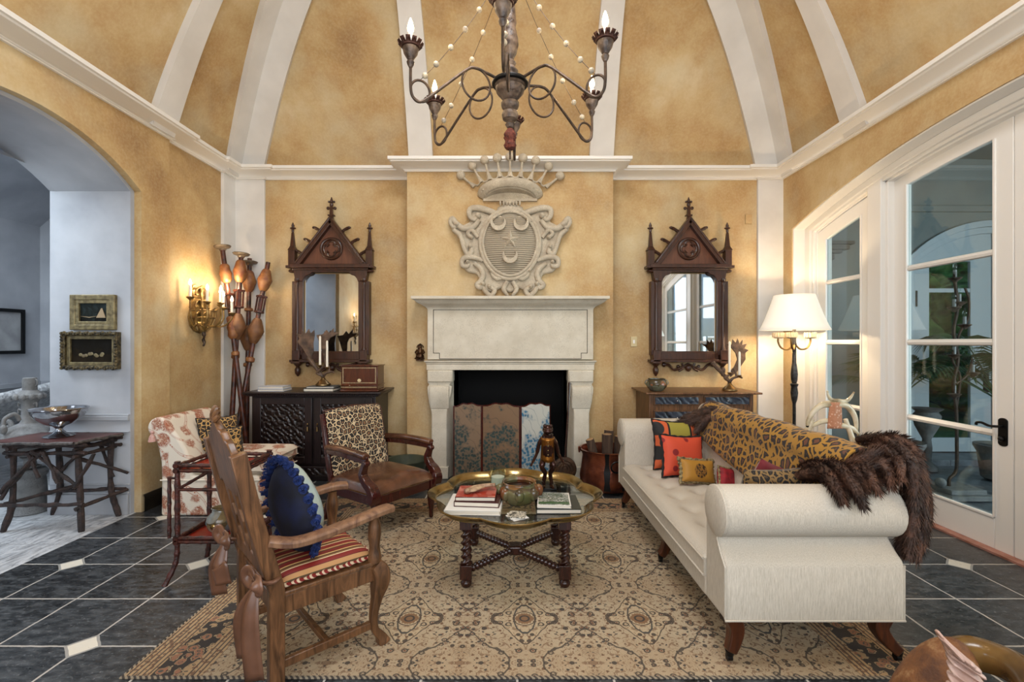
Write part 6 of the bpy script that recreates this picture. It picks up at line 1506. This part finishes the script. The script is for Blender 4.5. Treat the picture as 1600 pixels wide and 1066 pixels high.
        for q in (-1, 1):
            b = strip([(kx, ky-.01, base), (kx+q*.05, ky-.03, base+.04), (kx+q*.075, ky-.035, base+.01), (kx+q*.045, ky-.025, base-.02), (kx, ky-.012, base-.005)], [.006, .022, .026, .018, .006], (.73, -.68, .1)); b.build('loop', RIBBON, Rb, solid=.003)
        for dx, zb in (((-.09, .13), (.03, .10)) if s > 0 else ((-.05, .22), (.03, .30))):
            b = strip([(kx, ky-.015, base-.01), (kx+dx*.5, ky-.04, base-.10), (kx+dx, ky-.045, (base+zb)/2-.02), (kx+dx*1.05, ky-.03, zb)], [.012, .032, .038, .038], (.73, -.68, 0)); b.build('tail', RIBBON, Rb, solid=.003)
    # striped seat cushion
    Rc = thing('striped_seat_cushion', 'red and tan striped silk seat cushion on the carved oak armchair', 'cushion', (0,0,0)); Rc.location = R.location+V((0,0,.406)); Rc.rotation_euler = R.rotation_euler
    def cf(u, v):
        a, c = 2*u-1, 2*v-1; e = max(0, (1-a**6)*(1-c**6)); return (a*.235, .01+c*.215, .012+.045*e**.4)
    b = MB(); b.grid(cf, 24, 24); b.grid(lambda u, v: (cf(u, v)[0], cf(u, v)[1], .004), 4, 4); b.build('top', STRIPE, Rc)
    b = MB(); n = 150
    def per(t):
        t = t*4; i = int(t) % 4; f = t-int(t); a, c = [(-1+2*f, -1), (1, -1+2*f), (1-2*f, 1), (-1, 1-2*f)][i]; return V((a*.237, .01+c*.217, .014))
    b.tube([per(i/n) for i in range(n)], [.009*(1+.3*math.sin(i*1.3)) for i in range(n)], 8, closed=True)
    NN = N('twisted_rope_trim'); x, y, z = NN.sep(); wv = NN.ma('LESS_THAN', NN.ma('FRACT', NN.ma('MULTIPLY', NN.ma('ADD', NN.ma('ADD', x, y), z), 38)), .45)
    b.build('rope_trim', NN.out(NN.mix(wv, '7a1a16', 'd0b89a'), .6), Rc)
    # blue tasselled pillow
    Rp = thing('fringed_pillow', 'navy and pale blue pillow with royal blue tassel fringe on the oak armchair', 'pillow', (0,0,0))
    M_ = Matrix.Translation(R.location) @ Euler(R.rotation_euler).to_matrix().to_4x4() @ Matrix.Translation(V((.01, -.06, .66))) @ Matrix.Rotation(math.radians(11), 4, 'Z') @ Matrix.Rotation(math.radians(12), 4, 'X')
    Rp.matrix_world = M_
    def disc(u, v, s): r = v; a = 2*PI*u; return (math.cos(a)*.175*r*(1+.04*math.cos(4*a)), s*.085*max(0, 1-r**2.6)**.6, math.sin(a)*.225*r*(1+.04*math.cos(4*a)))
    b = MB(); b.grid(lambda u, v: disc(u, v, -1), 36, 14, cu=True); b.build('velvet_back', NAVY, Rp)
    b = MB(); b.grid(lambda u, v: disc(u, v, 1), 36, 14, cu=True); b.build('silk_front', SILKB, Rp)
    for i in range(30):
        a = 2*PI*i/30; p = V(disc(i/30, 1, 0)); o_ = V((math.cos(a), 0, math.sin(a))); b = MB(); q = p+o_*.03+V((0, -.03, -.008)); random.seed(i)
        b.tube([p, p+o_*.012+V((0,-.008,0)), q], [.007, .018, .022], 8)
        for _ in range(18):
            t = V((random.uniform(-1,1), random.uniform(-1,1), random.uniform(-1,1)))*.012; e = q+t+o_*.012+V((0,-.01,0)); b.tube([p+o_*.008, e], [.004, .0025], 4)
        b.build('tassel', BLUEF, Rp)
oak_chair()
# ---------------------------------------------------------------- burnt bamboo tray table
def bamboo():
    x0, x1, y0, y1 = -2.02, -1.62, 2.84, 3.14; cx, cy = (x0+x1)/2, (y0+y1)/2
    R = thing('bamboo_tray_table', 'two-tier burnt bamboo side table with red lacquer trays behind the oak chair', 'side table', (cx, cy, 0))
    def bm(b, a, c, r=.012):
        a, c = V(a), V(c); n = max(4, int((c-a).length/.02)); b.tube([lerp(a, c, i/n) for i in range(n+1)], [r*(1.25 if i % 4 == 0 else 1) for i in range(n+1)], 8)
    for x, y in ((x0, y0), (x1, y0), (x0, y1), (x1, y1)):
        b = MB(); pts = spl([(x, y, .73), (x, y, .45), (x, y, .24), (x+(x-cx)*.03, y+(y-cy)*.05, .12), (x+(x-cx)*.22, y+(y-cy)*.3, 0)], 8)
        b.tube(pts, [.014*(1.25 if i % 4 == 0 else 1) for i in range(len(pts))], 8); b.build('leg', BAMB, R, w=True)
    for z in (.675, .245):
        b = MB()
        for h in (0, .03) if z > .5 else (0, .022):
            bm(b, (x0-.02, y0, z+h), (x1+.02, y0, z+h)); bm(b, (x0-.02, y1, z+h), (x1+.02, y1, z+h)); bm(b, (x0, y0-.02, z+h), (x0, y1+.02, z+h)); bm(b, (x1, y0-.02, z+h), (x1, y1+.02, z+h))
        b.build('tray_rim', BAMB, R, w=True)
        MB().bx(x0+.01, x1-.01, y0+.01, y1-.01, z-.004, z+.006).build('tray', RED, R, w=True)
    for s in ((x0, y0, x0+.19, y0), (x1, y0, x1-.19, y0)):
        b = MB(); bm(b, (s[0], s[1], .56), (s[2], s[3], .67), .009); b.build('brace', BAMB, R, w=True)
    b = MB(); bm(b, (x0, y0, .56), (x1, y0, .56), .010); bm(b, (x0-.045, y0-.005, .64), (x0-.045, y0-.005, .27), .010); bm(b, (x0-.05, y0-.005, .63), (x0, y0, .63), .008); b.build('side_rod', BAMB, R, w=True)
    R = thing('ceramic_jar', 'round blue and gold ceramic jar on the lower tray of the bamboo table', 'jar', (-1.83, 2.96, .252))
    MB().lathe([(.03,0),(.045,.003),(.075,.04),(.085,.075),(.075,.11),(.05,.135),(.045,.15),(.055,.16),(.05,.162),(.035,.15),(.03,.13),(.003,.128)], seg=28).build('jar_body', POT3, R)
    MB().ball((.0, -.075, .065), (.022, .014, .022), 10, 8).build('gilt_boss', BRASS, R)
bamboo()
# ---------------------------------------------------------------- toile slipper chair
def slipper():
    y0, y1 = 3.92, 4.56; R = thing('slipper_chair', 'rust and cream toile slipper chair with rolled back beside the archway', 'armchair', (-2.5, 4.24, 0))
    pl = [(-2.93, .0), (-2.925, .30), (-2.93, .45), (-2.955, .57), (-2.985, .655)]
    pl += [(-2.955+math.cos(a)*.088, .735+math.sin(a)*.088) for a in [math.radians(205-185*i/12) for i in range(13)]]
    pl += [(-2.80, .68), (-2.72, .55), (-2.68, .44), (-2.66, .34), (-2.12, .34), (-2.10, .30), (-2.09, .0)]
    b = MB(); b.prism(pl, y0, y1, 'y'); b.build('upholstered_body', TOILE, R, w=True, bevel=.022, seg=3)
    b = MB(); 
    def cu(u, v, s):
        a, c = 2*u-1, 2*v-1; e = max(0, (1-a**8)*(1-c**8))**.3; return (-2.38+a*.31, (y0+y1)/2+c*.325, .405+s*(.03+.045*e))
    b.grid(lambda u, v: cu(u, v, 1), 20, 20); b.grid(lambda u, v: cu(u, v, -1), 20, 20)
    b.bx(-2.68, -2.08, y0+.004, y1-.004, .375, .437); b.build('seat_cushion', TOILE, R, w=True, sharp=50)
    b = MB(); b.tube([(-2.93, y0-.003, .30), (-2.10, y0-.003, .30), (-2.085, y1, .30)], .006, 6); b.build('skirt_piping', TOILE, R, w=True)
    b = MB(); b.ball((-2.99, y0-.012, .70), .014, 8, 6); b.tube([(-2.99, y0-.012, .69), (-2.99, y0-.012, .66), (-2.99, y0-.012, .625)], [.008, .022, .028], 12); b.build('tassel', plain('pink_tassel', 'c9a49a', .8, c2='b07a6a', vs=60), R, w=True)
slipper()
pillow('leopard_pillow', 'leopard pillow with black piping, rear one on the toile chair', (-2.66, 4.27, .62), (-.28, .0, .85), .34, .32, .12, LEO_P, None, BLACKF, 'leopard pillows on the toile chair', .006)
pillow('leopard_pillow', 'smaller leopard pillow with black piping in front on the toile chair', (-2.52, 4.13, .58), (-.28, .0, .7), .28, .24, .10, LEO_P, None, BLACKF, 'leopard pillows on the toile chair', .006)
# ---------------------------------------------------------------- chandelier
def chandelier():
    cx, cy = -.012, 2.90; zm = lambda z: 3.05-(3.02-z)*.78 if z < 3.02 else z+.03
    R = thing('chandelier', 'distressed wood and iron six-arm chandelier with bead strings hanging from the dome', 'chandelier', (cx, cy, 2.6))
    b = MB(); z0 = -2.6
    b.lathe([(r, zm(z)) for r, z in [(.004,2.66),(.02,2.665),(.03,2.69),(.018,2.715),(.045,2.73),(.052,2.765),(.045,2.79),(.032,2.80),(.05,2.82),(.055,2.84),(.055,2.86),(.04,2.875),(.055,2.90),(.085,2.945),(.09,2.975),(.082,2.985),(.098,3.0),(.098,3.02),(.05,3.03),(.055,3.06),(.04,3.07),(.05,3.09),(.028,3.12),(.038,3.14),(.022,3.16),(.026,3.175),(.04,3.20),(.052,3.25),(.05,3.29),(.034,3.36),(.04,3.39),(.036,3.42),(.022,3.62),(.03,3.66),(.045,3.70),(.02,3.74),(.015,3.9)]], (0, 0, z0), 28); b.build('turned_stem', CHAN, R)
    b = MB(); b.tube([(math.cos(t)*.100, math.sin(t)*.100, 3.045+z0) for t in [2*PI*i/36 for i in range(36)]], .014, 10, closed=True); b.build('iron_ring', BLACKM, R)
    b = MB(); b.lathe([(.012,2.635),(.030,2.645),(.036,2.665),(.028,2.69),(.037,2.71),(.038,2.73),(.026,2.75),(.018,2.765)], (0,0,z0), 40, fn=lambda t, z: 1+.16*math.sin(9*t+z*140)*math.cos(5*t)); b.build('tassel', TASS, R)
    b = MB(); b.tube([(0,0,3.9+z0),(0,0,5.2+z0)], .008, 6); b.build('chain', IRON, R)
    b = MB(); b.tube([(0,0,2.58+z0),(0,0,2.65+z0)], .006, 6); b.build('tassel_rod', IRON, R)
    random.seed(3)
    for k in range(6):
        a = math.radians(-90-3+60*k); dr = V((math.cos(a), math.sin(a), 0)); r_ = .62
        def q(r, z): return tuple(dr*r+V((0,0,z+z0)))
        if k == 0 or True:
            p1 = spl([q(.09,3.055), q(.16,3.07), q(.225,3.08), q(.28,3.06), q(.42,2.93), q(.53,2.825), q(.575,2.80), q(.61,2.825), q(.62,2.88), q(.62,3.0)], 6)
            b = MB(); b.tube(p1, .0085, 8); arm = b.build('arm', IRON, R)
        sd = V((-dr.y, dr.x, 0))
        for c, rr in ((q(.225, 2.985), .095), ):
            b = MB(); c = V(c); b.tube([c+dr*math.cos(t)*rr*.95+sd*math.sin(t)*.0+V((0,0,1))*math.sin(t)*rr for t in [2*PI*i/30 for i in range(30)]], .0065, 8, closed=True); b.build('loop', IRON, R)
        b = MB(); c = V(q(.565, 2.862)); b.tube([c+dr*math.cos(t)*.055+V((0,0,1))*math.sin(t)*.06 for t in [2*PI*i/24 for i in range(24)]], .007, 8, closed=True); b.build('end_loop', IRON, R)
        b = MB(); b.lathe([(.010,2.98),(.018,2.995),(.022,3.01),(.016,3.02),(.038,3.055),(.045,3.085),(.02,3.09)], q(.62,0), 18); cup = b.build('bobeche_cup', CHAN, R)
        b = MB(); c = V(q(.62, 3.085))
        for i in range(12):
            t = 2*PI*i/12; d = V((math.cos(t), math.sin(t), 0)); s_ = V((-d.y, d.x, 0))
            v = [b.v(c+d*r1+s_*w_+V((0,0,h))) for r1, w_, h in ((.02,-.006,0),(.02,.006,0),(.055,.014,.014),(.072,.012,.034),(.066,0,.038),(.072,-.012,.034),(.055,-.014,.014))]; b.f(v)
        b.lathe([(.02,-.004),(.05,.006),(.052,.010),(.02,.004)], tuple(c), 16); b.build('petal_pan', RUSTP, R, solid=.003)
        b = MB(); b.lathe([(.014,0),(.014,.085),(.012,.088)], tuple(c), 12); b.build('candle_sleeve', WAX, R)
        b = MB(); b.lathe([(.008,.085),(.017,.10),(.019,.115),(.012,.145),(.003,.17)], tuple(c), 12); b.build('bulb', BULB, R)
        L = V((cx, cy, 2.6))+c+V((0,0,.2)); point('chandelier_light', tuple(L), 5.5, WARM, .05)
        # bead string
        A = V(q(.03, 3.75)); B = V(q(.56, 2.93)); m_ = (A+B)/2+V((0,0,-.10)); pts = bez(A, lerp(A, m_, .66), lerp(B, m_, .66), B, 24)
        b = MB(); b.tube(pts, .0018, 5); w_ = b.build('bead_wire', IRON, R)
        for i in (8, 12, 16, 20, 23):
            MB().ball(pts[i], .017, 10, 8).build('bead', BEADW, R)
chandelier()
# ---------------------------------------------------------------- horn chairs
def horn(b, pts, r0, r1, n=6): 
    p = spl(pts, n); k = len(p); b.tube(p, [lerp(r0, r1, (i/(k-1))**1.3) for i in range(k)], 10)
HM = N('polished_horn'); HM_ = HM.out(HM.ramp(HM.noise(7, 4), [(.35, '8d7a5c'), (.5, 'c9bb9c'), (.7, 'e2d8c2')]), .22)
def horn_chair():
    o_ = V((2.68, 3.98, 0)); R = thing('horn_chair', 'pale steer horn chair with embroidered back band behind the sofa', 'chair', tuple(o_))
    D = 3.98
    def Q(px, py, d=0): return P(px, py, D+d)
    def hb(name, pts, r0, r1, m=HM_, tip=True):
        b = MB(); horn(b, [Q(*p) for p in pts], r0, r1); o = b.build(name, m, R, w=True)
        if tip:
            q = spl([Q(*p) for p in pts], 6); k = len(q); b = MB(); b.tube(q[int(k*.78):], [lerp(r0, r1, (i/(k-1))**1.3)+.001 for i in range(int(k*.78), k)], 10); b.build('horn_tip', HORND, R, w=True)
    hb('back_horn', [(1305,632),(1285,633),(1270,645),(1262,662),(1266,680)], .030, .008)
    hb('back_horn', [(1305,632),(1322,634),(1335,650),(1338,672),(1333,690)], .030, .008)
    hb('back_horn', [(1308,662),(1290,658),(1272,664),(1255,674),(1243,684)], .024, .008)
    hb('back_horn', [(1305,664),(1320,666),(1335,672),(1344,690),(1343,715)], .026, .010)
    hb('crest_horn', [(1312,627),(1300,625),(1294,618),(1293,611)], .020, .005, tip=False)
    hb('crest_horn', [(1308,627),(1322,627),(1330,620),(1334,613)], .020, .005, tip=False)
    for px, py in ((1293, 612), (1334, 614)): MB().ball(Q(px, py), .009, 8, 6).build('ball_tip', HM_, R, w=True)
    b = MB(); b.grid(lambda u, v: tuple(Q(lerp(1296, 1314, u)+lerp(0, 1.5, v)*(1 if u > .5 else -2.5), lerp(629, 670, v), -.035+.02*abs(2*u-1))), 8, 10); b.build('back_band', EMBRO, R, w=True, solid=.012)
    # seat, arms and legs of horn
    b = MB(); b.grid(lambda u, v: (2.68+(u-.5)*.50, 3.93+(v-.5)*-.46-.24, .44+.03*(1-(2*u-1)**4)*(1-(2*v-1)**4)), 12, 12); b.build('seat', EMBRO, R, w=True, solid=.05)
    for sx in (-1, 1):
        for y, dy in ((3.50, -.07), (3.92, .07)):
            b = MB(); horn(b, [(2.68+sx*.2, y, .43), (2.68+sx*.27, y+dy*.8, .3), (2.68+sx*.25, y+dy*1.3, .14), (2.68+sx*.19, y+dy*.9, .0)], .032, .012); b.build('leg', HM_, R, w=True)
        b = MB(); horn(b, [(2.68+sx*.2, 3.95, .62), (2.68+sx*.27, 3.8, .66), (2.68+sx*.29, 3.62, .62), (2.68+sx*.24, 3.52, .46)], .028, .012); b.build('arm', HM_, R, w=True)
        b = MB(); horn(b, [(2.68+sx*.18, 3.93, .43), (2.68+sx*.2, 3.97, .6), (2.68+sx*.14, 3.98, .80)], .028, .018); b.build('back_upright', HM_, R, w=True)
horn_chair()
def near_horn_chair():
    D = 1.42; R = thing('hide_horn_chair', 'foreground chair back of brown hide, pleated fringe and curved horn at bottom right', 'chair', (1.5, 1.25, 0))
    def Q(px, py, d=D): return P(px, py, d)
    # hide-covered curved back roll
    c0 = Q(1446, 1140); b = MB(); b.M = Matrix.Translation(c0) @ Euler((0, math.radians(24), math.radians(8))).to_matrix().to_4x4(); b.ball((0, 0, 0), (.098, .12, .285), 28, 18)
    b.build('hide_roll', HIDE, R, w=True)
    b = MB(); rows = []
    top = [(1466,990),(1475,1004),(1484,1030),(1484,1075),(1470,1110)]
    pts = spl([Q(*p, 1.30) for p in top], 5)
    def fr(u, v):
        t = u*(len(pts)-1); i = min(int(t), len(pts)-2); p = lerp(pts[i], pts[i+1], t-i); w_ = .062*min(1, .35+u*1.6); 
        return tuple(p+V((w_*v, .012*math.sin(u*70)-.03*v, -.04*v+.006*math.sin(u*70+1))))
    b.grid(fr, 110, 6); b.build('pleated_edge', HIDEL, R, w=True, solid=.006)
    b = MB(); horn(b, [Q(1478,1046,1.46), Q(1510,1022,1.45), Q(1555,1030,1.40), Q(1600,1055,1.32), Q(1635,1110,1.22)], .052, .040); b.build('arm_horn', HORNB, R, w=True)
    b = MB(); b.tube([Q(1500,1040,1.47), (1.38, 1.46, .42)], [.03, .03], 10); b.build('back_post', HORNB, R, w=True)
    b = MB(); b.grid(lambda u, v: (1.38+(u-.5)*.5, 1.15+(v-.5)*.5, .40+.03*(1-(2*u-1)**4)*(1-(2*v-1)**4)), 12, 12); b.build('seat', HIDE, R, w=True, solid=.06)
    for x in (1.2, 1.56):
        for y in (.95, 1.35): b = MB(); horn(b, [(x, y, .40), (x+(x-1.38)*.25, y, .22), (x, y, .0)], .035, .015); b.build('leg', HORNB, R, w=True)
near_horn_chair()
# ---------------------------------------------------------------- loggia: metal candle tree, palms, urn
def candle_tree():
    D = 4.45; x = PX(1493, D); R = thing('metal_candle_tree', 'tall twisted metal candle tree on a stone base outside the french door', 'candelabrum', (x, D, 0))
    b = MB(); b.bx(x-.20, x+.22, D-.18, D+.18, 0, .045); b.bx(x-.17, x+.16, D-.14, D+.14, .045, .09); b.build('stone_base', STONEG, R, w=True, bevel=.006)
    MB().ball((x-.16, D-.02, .13), .045, 12, 8).build('stone_ball', STONEG, R, w=True)
    def Q(px, py): return P(px, py, D)
    b = MB(); b.tube(spl([Q(1485,775), Q(1483,750), Q(1494,735), Q(1495,690), Q(1494,640), Q(1490,600), Q(1497,560), Q(1490,520), Q(1496,480), Q(1492,440), Q(1492,425)], 5), .014, 8)
    b.tube(spl([Q(1494,640), Q(1500,590), Q(1488,560), Q(1500,520), Q(1512,500), Q(1514,470), Q(1508,450)], 5), .010, 8)
    b.tube(spl([Q(1494,600), Q(1512,585), Q(1520,560)], 5), .009, 8); b.build('twisted_stem', IRON, R, w=True)
    for px, py in ((1492,432),(1491,478),(1507,505),(1491,552),(1520,580),(1491,613),(1499,470)):
        c = Q(px, py+3); b = MB(); b.lathe([(.012,-.04),(.03,-.02),(.055,0),(.05,.006),(.018,.01)], tuple(c), 14); b.build('drip_pan', CHAN, R, w=True)
        b = MB(); b.lathe([(.014,0),(.014,.08)], tuple(c), 10); b.build('candle_sleeve', plain('grey_sleeve', '9a9a98', .5) if 'grey_sleeve' not in bpy.data.materials else bpy.data.materials['grey_sleeve'], R, w=True)
        b = MB(); b.lathe([(.006,.08),(.017,.10),(.017,.115),(.003,.16)], tuple(c), 10); b.build('unlit_bulb', GLASST, R, w=True)
candle_tree()
def palm(label, x, y, z0, n, L, seed, pot=True):
    random.seed(seed); R = thing('potted_palm', label, 'palm', (x, y, 0), 0, 'palms in the loggia')
    MB().lathe([(.13,0),(.16,.02),(.19,.28),(.22,.34),(.22,.37),(.18,.36),(.01,.34)], seg=24).build('pot', STONEG, R)
    if z0 > .4:
        for q in range(3): MB().tube(spl([(.03*q-.03, .02*(q-1), .33), (.05*(q-1), .0, z0*.6), (.04*(q-1), .02*(q-1), z0)], 4), .018, 8).build('stem', LEAF, R)
    for k in range(n):
        a = 2*PI*k/n+random.uniform(-.3, .3); el = random.uniform(.5, 1.35); d = V((math.cos(a)*math.cos(el), math.sin(a)*math.cos(el)*.8, math.sin(el)))
        ln = L*random.uniform(.75, 1.1); p0 = V((math.cos(a)*.04, math.sin(a)*.04, max(.34, z0))); p1 = p0+d*ln*.5; p2 = p0+V((d.x*ln, d.y*ln, d.z*ln*.85)); p3 = p2+V((d.x*ln*.35, d.y*ln*.35, -ln*.16))
        pts = bez(p0, p1, p2, p3, 26); b = MB(); b.tube(pts, [.009*(1-.7*i/26) for i in range(27)], 5)
        for i in range(8, 26):
            t = (pts[i+1 if i < 26 else i]-pts[i-1]).normalized(); s_ = t.cross(V((0,0,1))); s_ = s_.normalized() if s_.length > .05 else V((1,0,0)); fl = .36*math.sin(PI*(i-5)/24)**.7
            for q in (-1, 1):
                dd = (s_*q*.85+t*.65+V((0,0,-.15))).normalized(); w_ = t*.013; m = pts[i]+dd*fl*.5+V((0,0,.012)); e = pts[i]+dd*fl+V((0,0,-.06))
                b.f([b.v(pts[i]), b.v(m-w_), b.v(e), b.v(m+w_)])
        b.build('frond', LEAF, R)
palm('potted palm standing behind the metal candle tree in the loggia', 5.15, 4.95, .85, 18, .95, 4)
palm('potted palm in the loggia nearest the side window', 4.25, 5.15, .9, 11, .62, 8)
R = thing('garden_urn', 'pale stone urn on a foot seen low through the french door', 'urn', (PX(1437, 5.5)-.05, 5.35, 0))
MB().lathe([(.10,0),(.10,.04),(.04,.10),(.05,.25),(.04,.35),(.11,.5),(.13,.62),(.10,.66),(.15,.70),(.02,.70)], seg=20).build('urn_body', STONEG, R)
# garden shrubs
random.seed(5)
for i, (x, y, r_, h) in enumerate(((4.4, 8.6, 1.2, 2.6), (6.8, 9.4, 1.2, 3.4), (9.3, 9.3, 1.3, 2.9), (11.6, 11.6, 1.5, 3.8), (6.2, 13.5, 1.9, 4.6), (9.4, 14.5, 2.0, 5.4))):
    R = thing('garden_shrub', ['rounded green shrub at the left beyond the loggia doors', 'tall green shrub beyond the middle of the loggia doors', 'broad green shrub right of centre beyond the loggia doors', 'green shrub furthest right beyond the loggia doors', 'tall tree crown far behind the left garden shrubs', 'tall tree crown far behind the right garden shrubs'][i], 'shrub', (x, y, -.02), 0, 'shrubs outside')
    b = MB(); b.grid(lambda u, v: (math.sin(PI*v)*math.cos(2*PI*u)*r_, math.sin(PI*v)*math.sin(2*PI*u)*r_, h/2-math.cos(PI*v)*h/2), 40, 26, cu=True)
    def dsp(c): n_ = noise.noise(c*1.7+V((i*5, 0, 0)))*.45+noise.noise(c*5)*.18; return V((c.x, c.y, 0)).normalized()*n_ if V((c.x, c.y, 0)).length > .01 else V((0,0,0))
    b.build('foliage', HEDGE, R, disp=dsp)
    MB().tube([(0,0,0),(0,0,h*.5)], .08, 8).build('trunk', LEGW, R)
# reflected-only pieces near the camera side of the room
R = thing('side_pedestal', 'wooden pedestal cabinet by the side window seen only in the right mirror', 'cabinet', (2.86, 1.95, 0))
b = MB(); b.bx(-.2, .2, -.2, .2, .05, 1.0); b.bx(-.22, .22, -.22, .22, 1.0, 1.03); b.bx(-.18, .18, -.18, .18, 0, .05); b.build('body', OAKF, R, bevel=.005)
R = thing('antler_bowl', 'silver bowl of antler tines on the pedestal seen in the right mirror', 'bowl', (2.86, 1.95, 1.032))
MB().lathe([(.06,0),(.07,.01),(.02,.04),(.10,.08),(.15,.16),(.16,.18),(.14,.16),(.01,.07)], seg=24).build('bowl', SILVER, R)
b = MB()
for i in range(12): t = 2*PI*i/12; horn(b, [(math.cos(t)*.05, math.sin(t)*.05, .06), (math.cos(t)*.15, math.sin(t)*.15, .12), (math.cos(t)*.20, math.sin(t)*.20, .24)], .012, .003, 3)
b.build('antler_tines', IVORY, R)
# everything standing on the rug is lifted by its thickness
for o in list(COL.objects):
    if o.parent is None and o.get('category') and o.name.split('.')[0] in ('scroll_arm_sofa', 'leopard_throw', 'cushion', 'tray_coffee_table', 'magazine', 'carved_bone_piece', 'coaster', 'majolica_bowl', 'candle_glass', 'frog_statue', 'library_armchair', 'carved_oak_armchair', 'ribbon_bow', 'striped_seat_cushion', 'fringed_pillow'): o.location.z += .009
    if o.name.startswith('book') and o.parent is None and o.location.y < 4: o.location.z += .009
